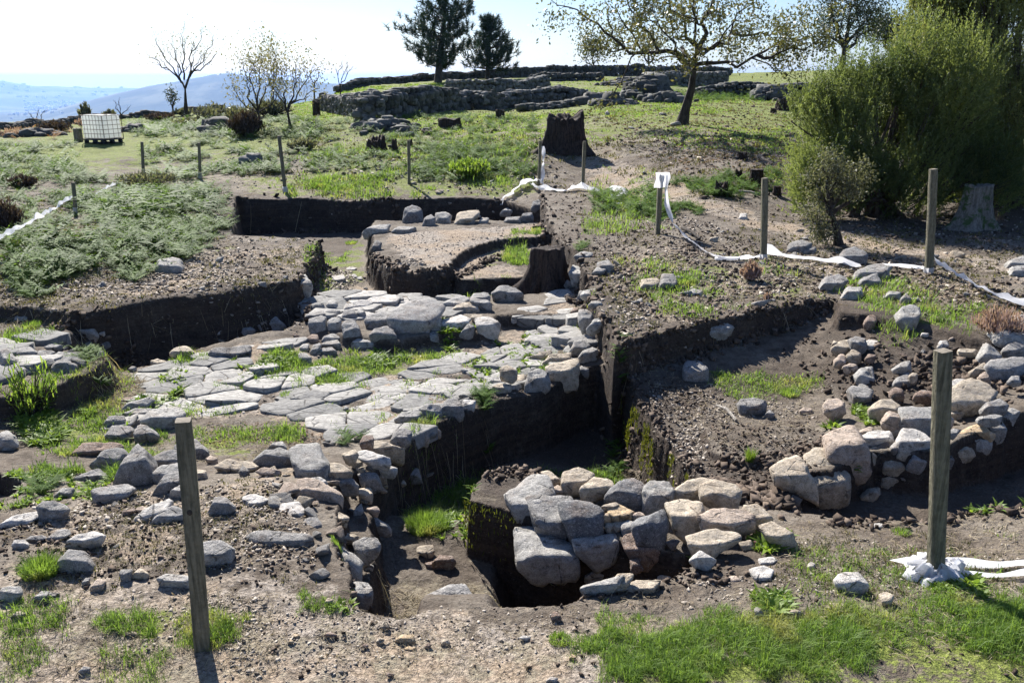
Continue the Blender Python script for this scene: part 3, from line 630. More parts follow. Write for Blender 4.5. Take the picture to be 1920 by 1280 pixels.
# rubble field at left (frame Z1)
for sp, ti, la, le in [
 ([(548,325),(600,200),(650,142),(700,180),(728,290),(700,330),(610,335)],'m','big pointed grey boulder standing left of the near left post',.5),
 ([(438,235),(500,170),(570,150),(600,190),(560,270),(470,245)],'m','grey boulder behind the big pointed one',.8),
 ([(365,165),(400,125),(560,122),(590,140),(570,165),(450,190)],'b','flat brown stone behind the pointed boulder',.9),
 ([(335,310),(410,270),(470,253),(508,290),(500,312),(420,312)],'m','flat angular grey stone left of the pointed boulder',.9),
 ([(430,350),(520,342),(600,330),(638,350),(620,375),(560,385),(470,425),(440,410)],'m','long grey rock before the pointed boulder',.9),
 ([(180,450),(220,410),(270,403),(310,450),(300,490),(240,505),(190,490)],'m','round grey boulder in the left rubble',.7),
 ([(0,520),(60,480),(180,455),(185,480),(100,515),(10,535)],'w','long pale slab at the left picture edge in the rubble',1.0),
 ([(712,215),(760,180),(830,165),(880,210),(800,240),(740,255)],'m','grey stone just left of the near left post top',.8),
 ([(735,290),(780,235),(860,220),(900,250),(880,290),(760,320)],'g','grey rock behind the near left post, upper one',.8),
 ([(740,370),(790,290),(850,265),(900,290),(880,340),(800,375)],'m','grey rock behind the near left post, lower one',.7),
 ([(810,385),(840,340),(875,325),(900,380),(850,392)],'g','small grey stone touching the near left post',.7),
 ([(830,160),(850,130),(930,110),(985,170),(985,205),(930,210)],'m','dark grey rock right behind the near left post',.7),
 ([(725,520),(770,455),(830,435),(885,460),(880,480),(800,510)],'m','smooth grey stone with a dark end left of the post',.8),
 ([(650,490),(700,440),(800,400),(820,410),(790,450),(700,500)],'w','long pale sloping stone in the left rubble',1.0),
 ([(1000,470),(1035,395),(1075,390),(1120,440),(1090,465),(1030,475)],'m','pointed grey stone right of the near left post',.6),
 ([(955,610),(1060,600),(1110,640),(1108,715),(1000,720),(968,715)],'m','flat grey slab right of the near left post',.9),
 ([(755,780),(800,760),(910,775),(912,815),(850,822),(770,805)],'g','pale low slab left of the near left post',.9),
 ([(270,700),(320,640),(400,650),(432,720),(430,750),(340,750),(280,720)],'m','grey boulder behind the big green tuft at left',.8),
 ([(310,620),(370,570),(440,555),(490,575),(470,600),(340,640)],'w','whitish stone above the grey boulder by the tuft',.8),
 ([(570,750),(590,735),(630,735),(620,780),(585,795)],'m','small upright grey stone in the near left rubble',.6),
 ([(632,780),(670,730),(705,760),(700,775)],'t','small tan wedge stone in the near left rubble',.6),
 ([(430,820),(470,780),(500,790),(490,820),(440,840)],'p','small reddish brown stone in the near left rubble',.7),
 ([(0,840),(30,820),(90,815),(95,850),(60,890),(0,890)],'g','rounded grey stone at the left picture edge',.7),
 ([(55,620),(70,595),(115,590),(130,620),(100,635),(65,632)],'w','whitish small stone at far left of the rubble',.7),
 ([(985,205),(1010,190),(1040,205),(1035,230),(1000,232)],'p','small reddish cube stone right of the post top',.7),
 ([(1220,210),(1260,170),(1340,150),(1400,180),(1405,215),(1340,245),(1230,250)],'m','grey boulder with a rough top left of the domed boulder',.8),
 ([(1280,160),(1310,130),(1350,120),(1370,155),(1320,158)],'w','pale pointed stone behind the rough grey boulder',.7),
 ([(1220,265),(1270,245),(1340,260),(1350,285),(1280,290)],'p','flat pinkish stone before the rough grey boulder',.9),
 ([(1270,400),(1320,385),(1370,400),(1330,420)],'t','flat tan stone beside the white stone',.9),
 ([(1165,390),(1200,375),(1290,400),(1260,430),(1180,430)],'w','pale flat slab half buried left of the white stone',1.0),
 ([(1035,240),(1090,205),(1180,215),(1230,245),(1150,270),(1060,262)],'t','low tan slab on the pale rubble crest',1.0),
 ([(930,290),(940,255),(985,262),(990,290),(960,302)],'t','tan stone right of the post beside the rubble crest',.8),
 ([(265,380),(300,345),(350,345),(340,380),(290,390)],'g','small grey stone among weeds in the left rubble',.8),
 ([(125,590),(150,575),(200,570),(210,590),(150,600)],'m','flat grey stone over the tuft at far left',.9),
 ([(225,590),(280,545),(320,545),(330,570),(260,600)],'g','grey stone above the whitish one by the tuft',.8),
 ([(585,460),(640,440),(650,455),(600,475)],'b','thin brown stone in the middle of the rubble',.9),
 ([(645,450),(680,430),(705,445),(690,465)],'p','small pink stone in the middle of the rubble',.8),
 ([(390,800),(410,775),(430,775),(420,810),(400,815)],'m','little grey pointed stone in the left rubble',.7),
 ([(155,880),(200,840),(235,840),(210,870),(165,888)],'m','brown grey shard near the left edge',.9),
 ([(200,865),(240,845),(280,850),(250,868)],'g','grey flake beside the brown shard',.9),
 ([(50,960),(80,935),(118,945),(110,955),(60,966)],'t','half buried tan stone in the bottom left corner',.9),
 ([(375,1225),(400,1200),(430,1205),(425,1225),(395,1240)],'m','small grey stone at the bottom left of the picture',.8),
 ([(600,1050),(620,1030),(665,1040),(655,1060)],'t','tan stone in the grass left of the post foot',.8),
 ([(0,90),(25,70),(60,95),(70,135),(30,165),(0,150)],'g','rounded grey boulder at the left edge above the rubble',.7),
 ([(0,110),(15,90),(25,120),(20,150),(0,155)],'p','pinkish stone at the left edge beside the rounded boulder',.6)]:
    rock(sp, ti, la, None, Z1, le)

# edge of the paving at lower left and its big loose slabs (frame ZL)
for sp, ti, la, le, fl in [
 ([(905,780),(970,710),(1140,700),(1170,730),(1160,770),(1050,840),(930,800)],'g','large grey boulder at the lower edge of the paving above the near post',.9,0),
 ([(665,880),(720,820),(840,820),(850,850),(820,910),(670,915)],'m','square brown grey block left of the near left post top',.8,0),
 ([(660,810),(700,760),(790,750),(800,780),(760,815),(680,830)],'g','pale grey slab behind the square block',.9,0),
 ([(790,740),(870,705),(960,705),(950,740),(830,768)],'g','flat grey slab with cracked top at the lower left of the paving',.9,0),
 ([(785,710),(820,670),(950,635),(990,645),(900,700),(800,725)],'g','long pale slab on the left edge of the paving',.9,0),
 ([(775,660),(790,635),(850,632),(860,645),(800,670)],'b','small brown stone at the left edge of the paving',.8,0),
 ([(925,690),(950,650),(985,640),(990,670),(960,695)],'m','small rounded grey stone on the left edge of the paving',.7,0),
 ([(865,870),(900,810),(950,820),(1000,880),(960,915),(880,920)],'m','dark rounded boulder right of the square block',.7,0),
 ([(1095,350),(1140,310),(1190,305),(1255,355),(1230,385),(1160,385)],'t','tan pink boulder at the top left corner of the paving',.8,0),
 ([(1345,350),(1400,320),(1520,305),(1600,310),(1600,345),(1480,365),(1380,378)],'m','long dark flat boulder at the back left of the paving',.9,0),
 ([(968,400),(1010,385),(1065,400),(1060,430),(975,435)],'t','small flat topped tan block left of the paving corner',.8,0),
 ([(815,460),(850,432),(872,440),(865,468)],'m','little grey stone on the grass left of the paving',.7,0),
 ([(1675,170),(1700,105),(1735,95),(1820,165),(1825,200),(1750,205),(1680,195)],'g','wedge shaped grey boulder under the long earth bank',.6,0),
 ([(1545,230),(1560,190),(1600,170),(1635,200),(1600,230)],'m','rounded grey boulder in shade left of the wedge boulder',.6,0),
 ([(1630,190),(1650,150),(1672,150),(1680,195)],'m','small stone between the wedge boulder and the shaded one',.6,0),
 ([(465,210),(480,170),(520,160),(600,190),(615,230),(540,245)],'g','grey boulder on top of the left stone heap',.8,0),
 ([(530,250),(560,200),(610,195),(625,240),(600,280),(550,275)],'p','pinkish brown boulder on the left stone heap',.6,0),
 ([(620,215),(640,200),(680,205),(670,228),(640,232)],'w','bright white stone on the left stone heap',.8,0),
 ([(525,310),(540,270),(580,268),(590,300),(560,325)],'m','grey stone at the front of the left stone heap',.6,0),
 ([(625,310),(640,260),(690,255),(700,300),(660,325)],'d','dark rounded stone at the right side of the left stone heap',.6,0),
 ([(615,360),(640,330),(665,340),(660,370)],'g','small grey stone low on the left stone heap',.6,0),
 ([(320,385),(380,340),(500,345),(512,400),(470,430),(400,400)],'m','broad grey block at the front edge of the left terrace',.8,0),
 ([(335,450),(370,395),(440,390),(450,455),(400,470)],'m','dark grey block under the broad one on the left terrace',.6,0),
 ([(220,440),(250,395),(330,390),(350,415),(300,450),(240,460)],'m','rounded grey block left of the dark one on the left terrace',.7,0),
 ([(90,360),(120,315),(190,310),(222,345),(200,385),(120,380)],'m','grey boulder on the left terrace beside the grass tuft',.8,0),
 ([(85,470),(105,425),(150,430),(185,470),(140,490)],'w','white stone at the front of the left terrace',.7,0),
 ([(0,450),(0,330),(40,320),(90,400),(85,440)],'g','large grey slab at the left edge of the terrace',.9,0),
 ([(285,310),(330,290),(395,300),(385,335),(310,330)],'m','low grey stone at the back of the left terrace',.8,0),
 ([(220,370),(250,330),(330,330),(350,345),(300,375)],'g','flat grey stone in the middle of the left terrace',.9,0),
 ([(90,140),(100,110),(140,95),(180,110),(180,135),(120,148)],'g','lone grey stone on the bank above the left terrace',.8,0),
 ([(320,80),(345,55),(365,65),(360,85)],'p','small reddish stone on the earth bank',.7,0),
 ([(1775,300),(1790,275),(1810,285),(1800,300)],'d','tiny dark stone on the grass before the shaded bank',.7,0)]:
    rock(sp, ti, la, None, ZL, le)

# kerb row across the paving (frame ZK)
for sp, ti, D, la, le in [
 ([(845,600),(870,510),(1000,430),(1180,385),(1215,430),(1285,470),(1270,500),(1130,600),(990,670),(880,690),(840,650)],'m',8.45,'large flat slate grey slab tipped on the kerb row',1.1),
 ([(90,600),(110,565),(200,535),(245,560),(250,660),(180,685),(110,670)],'m',8.7,'blocky grey stone second in the front of the kerb row',.6),
 ([(50,560),(80,520),(215,490),(230,530),(120,570)],'m',8.9,'flat grey stone on top of the left end of the kerb row',.8),
 ([(258,590),(290,560),(350,545),(380,580),(370,650),(290,670),(265,640)],'g',8.65,'blocky grey stone third in the front of the kerb row',.6),
 ([(385,600),(430,580),(500,580),(550,660),(545,730),(470,740),(400,710)],'m',8.35,'squared grey stone standing out before the kerb row',.6),
 ([(600,580),(640,530),(760,490),(845,520),(840,600),(740,640),(640,655),(605,630)],'m',8.55,'big rounded grey stone left of the tipped slab',.8),
 ([(640,710),(680,660),(790,635),(850,660),(870,720),(760,755),(660,750)],'m',8.15,'dark grey boulder in the shade under the tipped slab',.7),
 ([(480,790),(530,740),(600,708),(680,760),(690,810),(640,830),(510,830)],'g',7.85,'pale grey boulder on the grass before the kerb row',.7),
 ([(200,770),(230,725),(300,700),(370,715),(375,745),(260,780)],'g',8.05,'rounded grey stone lying before the left kerb row',.7),
 ([(200,810),(240,775),(340,755),(380,800),(360,830),(280,820)],'g',7.9,'flat grey stone in the loose row before the kerb',.8),
 ([(170,870),(220,825),(300,820),(335,860),(300,890),(200,890)],'m',7.7,'low grey stone nearest in the loose row before the kerb',.8),
 ([(80,740),(110,705),(165,710),(180,760),(130,790),(90,775)],'b',8.0,'round brown stone at the left of the loose row',.6),
 ([(100,870),(130,800),(180,780),(200,800),(160,870),(120,890)],'m',7.75,'slanting grey stone in the loose row',.7),
 ([(0,820),(40,790),(90,790),(80,840),(20,850)],'g',7.9,'pale stone at the far left of the loose row',.8),
 ([(0,930),(0,880),(60,870),(115,920),(100,955),(20,960)],'g',7.45,'flat grey stone at the left below the loose row',.9),
 ([(1170,600),(1215,535),(1270,530),(1280,660),(1230,680),(1170,670)],'g',8.35,'upright grey block right of the tipped slab',.5),
 ([(1100,640),(1150,600),(1175,590),(1180,670),(1140,690)],'m',8.35,'narrow shaded stone under the right end of the tipped slab',.5),
 ([(1160,710),(1200,675),(1260,680),(1260,750),(1200,770),(1170,750)],'m',8.15,'grey stone low in the shade below the upright block',.5),
 ([(1285,600),(1350,560),(1450,530),(1540,575),(1520,600),(1410,670),(1300,635)],'w',8.5,'pale wedge stone poised over a dark gap in the kerb row',.8),
 ([(1445,715),(1500,640),(1530,615),(1585,635),(1560,720),(1500,745)],'m',8.2,'leaning grey stone beside the white capped boulder',.5),
 ([(1590,570),(1650,555),(1760,565),(1800,610),(1785,700),(1760,735),(1680,740),(1620,680),(1600,620)],'w',8.15,'white capped boulder at the right end of the kerb row',.6),
 ([(1560,560),(1570,530),(1650,528),(1665,560),(1620,585),(1570,590)],'t',8.6,'small tan topped block behind the white capped boulder',.7),
 ([(1310,420),(1370,390),(1490,360),(1530,390),(1480,430),(1380,460),(1330,470)],'g',9.0,'flat grey slab in the back right of the kerb row',.8),
 ([(1380,480),(1430,440),(1540,420),(1620,460),(1600,500),(1480,510),(1400,510)],'t',8.85,'tan edged slab over a black gap in the kerb row',.7),
 ([(1545,390),(1580,340),(1690,330),(1725,370),(1725,440),(1640,430)],'g',9.1,'stacked grey slab at the right rear of the kerb row',.7),
 ([(1540,410),(1560,370),(1700,400),(1730,440),(1725,490),(1640,450)],'g',8.95,'lower grey slab beneath the stacked one in the kerb row',.7),
 ([(1735,340),(1800,280),(1880,262),(1950,290),(2010,350),(1960,395),(1860,410),(1760,390)],'m',9.4,'domed dark boulder at the right end behind the kerb row',.8),
 ([(0,190),(60,175),(115,250),(100,310),(40,330),(-20,300)],'g',10.6,'rounded grey boulder at the bank corner left of the kerb row',.6),
 ([(20,500),(60,465),(95,490),(80,525),(40,530)],'g',9.2,'small grey stone at the left rear of the kerb row',.7),
 ([(120,460),(150,420),(220,418),(230,465),(180,490),(130,490)],'g',9.4,'pale block in the rear left kerb row',.7),
 ([(240,450),(280,400),(340,400),(350,465),(300,480)],'g',9.4,'grey block behind the third kerb stone',.7),
 ([(235,510),(280,480),(370,490),(360,530),(270,540)],'m',9.0,'low grey stone between front and rear of the kerb row',.8),
 ([(390,550),(410,490),(490,475),(525,550),(450,575)],'m',8.9,'dark faced stone in the middle of the kerb row',.6),
 ([(480,465),(500,415),(590,395),(660,430),(620,465),(530,475)],'w',9.4,'pale crumbly block at the back of the kerb row',.8),
 ([(400,480),(430,425),(490,430),(500,470),(450,490)],'w',9.4,'small white block at the back of the kerb row',.8),
 ([(500,540),(540,480),(600,500),(590,540),(540,560)],'g',9.0,'small grey stone right of the dark faced one',.7),
 ([(0,480),(-40,420),(0,365),(80,380),(105,440),(70,465)],'g',9.6,'flat grey stone at the rear left end of the kerb row',.8),
 ([(-60,700),(-20,690),(0,720),(-30,740)],'b',8.3,'brown pebble stone left of the loose row',.6)]:
    rock(sp, ti, la, None, ZK, le)
for sp, ti, la in [([(620,400),(700,355),(860,350),(900,380),(860,430),(700,440),(640,430)],'w','broad pale slab paving the bank behind the kerb'),
 ([(460,330),(520,305),(620,315),(660,350),(560,370),(480,360)],'w','flat pale slab left behind the kerb row'),
 ([(900,400),(960,370),(1140,375),(1190,395),(1000,430),(920,420)],'w','pale slab behind the tipped grey slab'),
 ([(260,210),(300,180),(400,170),(410,200),(330,225)],'w','bright flat slab on the passage floor by the bank'),
 ([(430,110),(460,95),(520,105),(500,130),(450,130)],'w','small bright slab farther along the passage floor'),
 ([(470,180),(500,155),(535,185),(510,200)],'g','grey cube stone on the passage floor'),
 ([(520,190),(560,180),(575,205),(545,218)],'g','second small stone touching the grey cube stone')]:
    rock(sp, ti, la, None, ZK, flat=.9)

# stones along the deep pit edge and the right earth bank (frame ZM)
for sp, ti, D, la, le in [
 ([(1265,960),(1280,890),(1330,870),(1390,880),(1405,950),(1370,980),(1270,1000)],'g',7.15,'rounded grey boulder on the far rim of the deep pit',.6),
 ([(1390,880),(1450,840),(1540,815),(1560,850),(1555,935),(1450,955),(1410,920)],'t',7.25,'long tan grey boulder on the far rim of the deep pit',.7),
 ([(1120,870),(1160,850),(1220,880),(1220,910),(1190,930),(1130,910)],'t',7.45,'pale tan stone left on the far rim of the deep pit',.7),
 ([(1200,940),(1215,900),(1265,900),(1265,960),(1220,965)],'t',7.2,'small tan stone between rim boulders of the deep pit',.6),
 ([(1085,970),(1120,950),(1185,955),(1180,990),(1100,1005)],'t',6.95,'flat tan stone at the lip of the deep pit beside the fern clump',.7),
 ([(1040,960),(1070,920),(1150,910),(1175,935),(1100,965)],'w',7.15,'pale stone on the paving edge behind the lip stone',.8),
 ([(1370,830),(1400,790),(1510,780),(1520,810),(1440,850),(1390,850)],'t',7.75,'low tan block behind the rim boulders of the deep pit',.8),
 ([(1280,815),(1340,790),(1410,760),(1415,780),(1330,825)],'t',7.9,'long thin tan stone lying on the paving near the rim',.9),
 ([(1505,720),(1540,690),(1640,670),(1700,690),(1690,740),(1640,745),(1560,760)],'m',8.0,'wide grey slab at the corner under the right bank',.8),
 ([(1515,770),(1540,720),(1590,710),(1625,740),(1600,780),(1530,790)],'m',7.65,'round grey boulder at the corner of the deep pit',.6),
 ([(1560,810),(1590,770),(1640,750),(1670,770),(1660,810),(1600,830)],'g',7.45,'grey rim stone nearest the corner of the deep pit',.7),
 ([(1560,880),(1580,850),(1620,870),(1620,905),(1580,905)],'m',7.2,'small grey stone below the corner rim stones',.5),
 ([(535,1150),(580,1120),(670,1090),(690,1120),(680,1165),(570,1175)],'g',6.0,'long grey block along the front edge of the paving',.8),
 ([(675,1090),(710,1065),(780,1070),(795,1110),(750,1150),(700,1140)],'m',6.1,'angular grey block at the front of the paving next to the pit',.7),
 ([(795,1090),(830,1040),(880,1030),(915,1080),(920,1120),(860,1135),(800,1120)],'m',6.35,'brown grey boulder at the pit lip left of the fern clump',.7),
 ([(895,1080),(920,1040),(985,1045),(980,1085),(930,1100)],'w',6.7,'bright white stone under the fern clump at the pit lip',.8),
 ([(1510,340),(1530,290),(1600,310),(1610,360),(1570,390),(1530,385)],'g',10.1,'mossy pale boulder right of the stump in the bank',.6),
 ([(1540,240),(1580,215),(1635,220),(1640,245),(1560,262)],'g',11.6,'flat grey stone on the bank above the stump',.8),
 ([(1575,460),(1590,430),(1670,420),(1670,450),(1610,470)],'w',9.4,'pale flat topped stone jutting from the right bank',.8),
 ([(1550,500),(1570,430),(1600,440),(1600,500)],'m',9.3,'narrow dark stone in the face of the right bank',.5),
 ([(1565,560),(1580,530),(1640,550),(1650,620),(1590,650),(1565,600)],'m',8.8,'upright dark stone in the face of the right bank',.5),
 ([(1610,640),(1660,590),(1725,575),(1700,620),(1640,660)],'g',8.5,'leaning pale slab at the foot of the right bank',.8),
 ([(1520,545),(1540,525),(1565,535),(1560,565),(1530,570)],'b',9.1,'small brown stone at the foot of the right bank',.6),
 ([(1480,400),(1500,370),(1540,400),(1510,420)],'g',9.9,'small grey stone at the foot of the stump',.6),
 ([(1485,460),(1510,440),(1545,455),(1530,480)],'d',9.6,'dark stone below the stump at the bank foot',.6),
 ([(1620,510),(1640,490),(1690,490),(1690,510),(1640,525)],'g',9.0,'thin grey stone shelved in the right bank',.8),
 ([(560,1205),(600,1180),(615,1195),(590,1215)],'t',5.9,'small tan stone wedged under the paving edge',.7),
 ([(905,870),(930,862),(945,880),(920,892)],'g',None,'small loose grey stone on the paving',.7),
 ([(245,1095),(262,1075),(280,1085),(270,1105)],'m',None,'little dark stone lying on the lower paving',.7)]:
    rock(sp, ti, la, D, ZM, le)

# excavated floor and the rough wall at right (frames ZE, ZW)
for sp, ti, D, la, le in [
 ([(388,690),(410,665),(460,665),(497,700),(490,745),(440,757),(395,740)],'m',None,'round brown grey boulder at the shade edge of the right floor',.7),
 ([(638,860),(650,835),(700,830),(755,850),(750,890),(690,905),(645,890)],'m',None,'rounded grey boulder in the middle of the right floor',.7),
 ([(755,905),(775,882),(798,900),(795,920),(765,922)],'m',None,'small pointed stone beside the middle boulder',.6),
 ([(912,890),(930,872),(965,880),(965,900),(925,905)],'p',None,'small reddish flat stone on the right floor',.8),
 ([(480,520),(510,475),(560,480),(610,515),(580,540),(500,555)],'g',8.35,'whitish grey wedge stone on the rim of the right bank',.7),
 ([(920,500),(940,475),(1000,510),(960,560),(925,545)],'m',8.9,'grey stone stuck in the shaded face of the right bank',.5)]:
    rock(sp, ti, la, D, ZE, le)
for sp, ti, D, la, le in [
 ([(10,345),(60,300),(130,290),(140,330),(90,385),(40,380)],'t',8.0,'tan block at the left top of the rough right hand wall',.7),
 ([(125,290),(170,270),(240,290),(250,340),(215,410),(190,395),(150,330)],'m',7.95,'brown grey block second in the top of the rough wall',.6),
 ([(235,305),(260,290),(330,295),(335,345),(300,370),(250,350)],'w',8.0,'pale block third in the top of the rough wall',.7),
 ([(22,440),(50,395),(90,395),(100,450),(60,485),(25,475)],'p',7.7,'round pinkish stone low at the left of the rough wall',.6),
 ([(110,400),(150,355),(200,390),(205,440),(150,455),(115,435)],'t',7.75,'tan brown stone in the middle left of the rough wall',.6),
 ([(80,480),(120,455),(175,460),(180,500),(110,520)],'p',7.5,'flat pinkish stone under the tan brown one in the rough wall',.7),
 ([(160,535),(210,490),(280,480),(300,580),(250,610),(185,590)],'g',7.3,'angular pale faced stone low in the rough wall',.6),
 ([(240,420),(260,390),(310,400),(300,445),(250,450)],'b',7.65,'brown stone in the middle of the rough wall',.6),
 ([(120,640),(150,612),(240,625),(285,650),(280,700),(200,755),(155,730)],'m',6.9,'dark blocky boulder with a lit left face on the right floor',.7),
 ([(-55,750),(-30,710),(40,700),(90,740),(85,800),(20,830),(-40,800)],'p',6.5,'rounded pinkish boulder on the right floor beside a leafy weed',.7),
 ([(275,780),(330,720),(420,710),(485,760),(470,800),(360,820),(320,860)],'t',6.4,'tan grey boulder with a smooth top left of the large block',.8),
 ([(365,870),(410,795),(470,820),(510,880),(440,925),(390,910)],'p',6.1,'brown pyramid shaped boulder left of the large block',.6),
 ([(500,800),(600,770),(740,775),(830,820),(850,860),(800,930),(700,950),(560,910),(505,860)],'g',6.05,'large pale topped grey block behind the near right post',.8),
 ([(825,660),(880,610),(980,565),(1080,600),(1165,660),(1070,750),(1060,820),(960,800),(860,740)],'t',6.3,'very large tan block right of the near right post top',.8),
 ([(815,600),(880,565),(940,570),(900,620),(830,645)],'w',6.8,'pale stone behind the very large tan block',.7),
 ([(1070,790),(1110,730),(1180,710),(1240,760),(1200,810),(1110,825)],'m',6.1,'rounded grey boulder right of the very large tan block',.7),
 ([(1100,480),(1140,430),(1260,420),(1360,430),(1380,520),(1300,570),(1180,605),(1120,560)],'m',6.9,'massive rough grey boulder at the right picture edge',.8),
 ([(1045,420),(1085,370),(1090,315),(1150,345),(1205,410),(1120,475)],'g',7.3,'jagged grey stone above the massive boulder',.6),
 ([(985,520),(1030,480),(1080,455),(1105,490),(1040,530),(1000,545)],'t',7.0,'pale stone left of the massive boulder',.7),
 ([(1040,560),(1080,515),(1115,540),(1120,600),(1070,610)],'p',6.8,'pinkish stone tucked left under the massive boulder',.6),
 ([(1250,590),(1270,545),(1320,545),(1335,590),(1290,615)],'m',6.6,'round knob stone under the massive boulder',.6),
 ([(1215,370),(1260,320),(1320,310),(1370,350),(1370,410),(1260,410)],'m',7.4,'grey stone at the right edge above the massive boulder',.7),
 ([(1200,830),(1230,780),(1290,770),(1320,800),(1280,890),(1230,890)],'g',5.8,'upright grey stone near the right edge of the row',.6),
 ([(1040,860),(1060,830),(1150,815),(1200,830),(1180,870),(1100,880)],'g',5.9,'low grey stone between the right boulders',.7),
 ([(445,600),(480,550),(550,520),(575,590),(590,660),(540,680),(450,620)],'m',7.1,'brown grey slab standing on edge by the black hollow',.5),
 ([(545,545),(575,520),(605,530),(600,580),(560,590)],'t',7.1,'small stone at the top right of the slab on edge',.6),
 ([(440,500),(490,460),(550,440),(560,510),(500,515)],'g',7.3,'pale stone over the slab on edge',.7),
 ([(415,650),(450,625),(500,640),(510,700),(460,730),(420,700)],'b',6.8,'round dark brown stone left of the black hollow',.6),
 ([(585,690),(620,645),(740,660),(735,730),(650,710)],'b',6.7,'brown slab lying below the black hollow',.7),
 ([(475,90),(500,60),(560,40),(620,60),(625,120),(600,160),(530,200),(480,140)],'g',8.2,'large pale grey stone set in the top of the right bank',.8),
 ([(230,170),(260,120),(300,115),(320,150),(290,210),(240,200)],'b',8.4,'brown boulder in the soil of the right bank',.6),
 ([(210,135),(230,112),(260,120),(240,150)],'t',8.6,'small orange tan stone in the right bank',.6),
 ([(755,340),(765,295),(820,292),(825,330),(790,350)],'w',7.7,'small white stone behind the top of the near right post',.6),
 ([(885,375),(900,355),(1020,355),(1020,400),(905,395)],'t',7.5,'flat tan brick shaped stone in the soil face',.6),
 ([(628,260),(640,240),(685,245),(680,262)],'w',8.0,'small white flat stone in the right bank soil',.6),
 ([(815,300),(850,262),(865,275),(840,305)],'p',7.9,'small pink shard in the right bank soil',.6),
 ([(0,330),(15,295),(40,310),(20,335)],'t',8.1,'little tan stone at the corner of the shaded face',.6),
 ([(810,800),(870,780),(930,810),(910,850),(850,860)],'t',5.9,'tan stone right behind the near right post',.7),
 ([(880,790),(930,770),(985,800),(970,840),(930,830)],'t',5.95,'small tan stone left of the round right boulder',.7)]:
    rock(sp, ti, la, D, ZW, le)
# tan retaining row before the right floor (frame ZR)
for sp, ti, D, la, le in [
 ([(430,250),(480,210),(560,187),(600,240),(640,330),(635,370),(560,310),(460,290)],'t',4.95,'long tan boulder at the left end of the retaining row',.8),
 ([(600,185),(640,165),(700,165),(760,230),(810,290),(800,370),(740,400),(660,395),(640,330),(620,250)],'t',4.9,'wide smooth grey tan boulder behind the long tan one',.9),
 ([(690,100),(750,60),(820,50),(860,100),(885,180),(910,280),(850,290),(770,240),(720,190)],'p',4.95,'tall leaning reddish tan boulder in the retaining row',.6),
 ([(840,85),(870,60),(915,50),(915,80),(860,100)],'p',5.5,'small red brown stone behind the leaning boulder',.7),
 ([(860,105),(900,75),(990,70),(1010,120),(940,140),(880,135)],'w',5.35,'flat white stone right of the leaning boulder',.8),
 ([(885,170),(920,145),(960,150),(970,200),(920,232),(890,215)],'t',5.0,'rounded tan stone right beside the leaning boulder',.6),
 ([(965,200),(1000,180),(1070,200),(1075,250),(1030,285),(970,250)],'t',4.85,'blocky tan stone in the front of the retaining row',.7),
 ([(950,290),(970,265),(1030,265),(1045,310),(1010,335),(960,325)],'t',4.75,'tan stone lowest under the blocky one',.6),
 ([(865,390),(900,350),(945,340),(945,375),(910,410)],'t',4.6,'flat pinkish stone on the ground before the row',.8),
 ([(1030,190),(1045,155),(1090,150),(1105,185),(1070,215)],'t',5.0,'small cubic stone over the front of the row',.6),
 ([(1000,150),(1020,125),(1050,135),(1045,180),(1010,180)],'g',5.15,'small grey stone between the white slabs of the row',.6),
 ([(1040,120),(1060,65),(1120,62),(1200,130),(1180,165),(1100,165),(1050,140)],'w',5.2,'large white topped slab left of the near right post',.8),
 ([(1080,240),(1110,165),(1150,185),(1210,250),(1190,275),(1120,265)],'m',4.85,'dark wedge stone left of the near right post',.6),
 ([(1000,80),(1030,55),(1080,45),(1085,65),(1040,100)],'t',5.4,'small pale stone behind the white topped slab',.7),
 ([(1260,150),(1300,120),(1355,115),(1395,185),(1330,210),(1280,205)],'t',5.1,'tan block just right of the near right post',.7),
 ([(1245,170),(1265,160),(1300,210),(1290,240),(1255,245)],'m',4.95,'brown stone half hidden by the near right post',.5),
 ([(1355,90),(1400,80),(1485,95),(1480,160),(1420,180),(1370,150)],'g',5.2,'cube shaped grey stone in the right part of the row',.6),
 ([(1360,80),(1390,50),(1430,38),(1500,85),(1485,110),(1420,85)],'y',5.35,'orange topped stone over the cube shaped one',.7),
 ([(1440,50),(1480,25),(1535,22),(1560,60),(1540,105),(1500,115)],'g',5.45,'pale grey stone right of the orange topped one',.7),
 ([(1270,80),(1300,60),(1330,70),(1310,95),(1280,100)],'m',5.7,'small grey stone behind the tan block by the post',.7),
 ([(735,790),(770,755),(840,750),(878,800),(870,845),(800,850),(745,810)],'w',None,'pale weathered boulder alone on the near right grass edge',.8),
 ([(945,860),(975,845),(1015,860),(1000,905),(970,915)],'t',None,'flat tan stone in the grass at near right',.9),
 ([(512,945),(530,925),(570,935),(570,960),(540,972)],'t',None,'small rounded tan stone at the grass edge by the leafy weed',.7),
 ([(345,930),(360,912),(410,930),(400,965),(365,970)],'m',None,'grey stone under the leafy weed in front',.8),
 ([(600,720),(615,700),(638,708),(630,735),(605,738)],'w',None,'small white stone on the bare ground at right',.7)]:
    rock(sp, ti, la, D, ZR, le)
for sp, ti, la in [([(675,910),(710,895),(790,898),(770,925),(700,930)],'p','flat pinkish stone at the near grass edge'),
 ([(235,1125),(270,1115),(320,1145),(270,1155)],'p','flat orange pink stone in the near grass'),
 ([(895,515),(960,510),(960,530),(910,538)],'w','flat white chip on the bare ground before the row')]:
    rock(sp, ti, la, None, ZR, flat=.9)
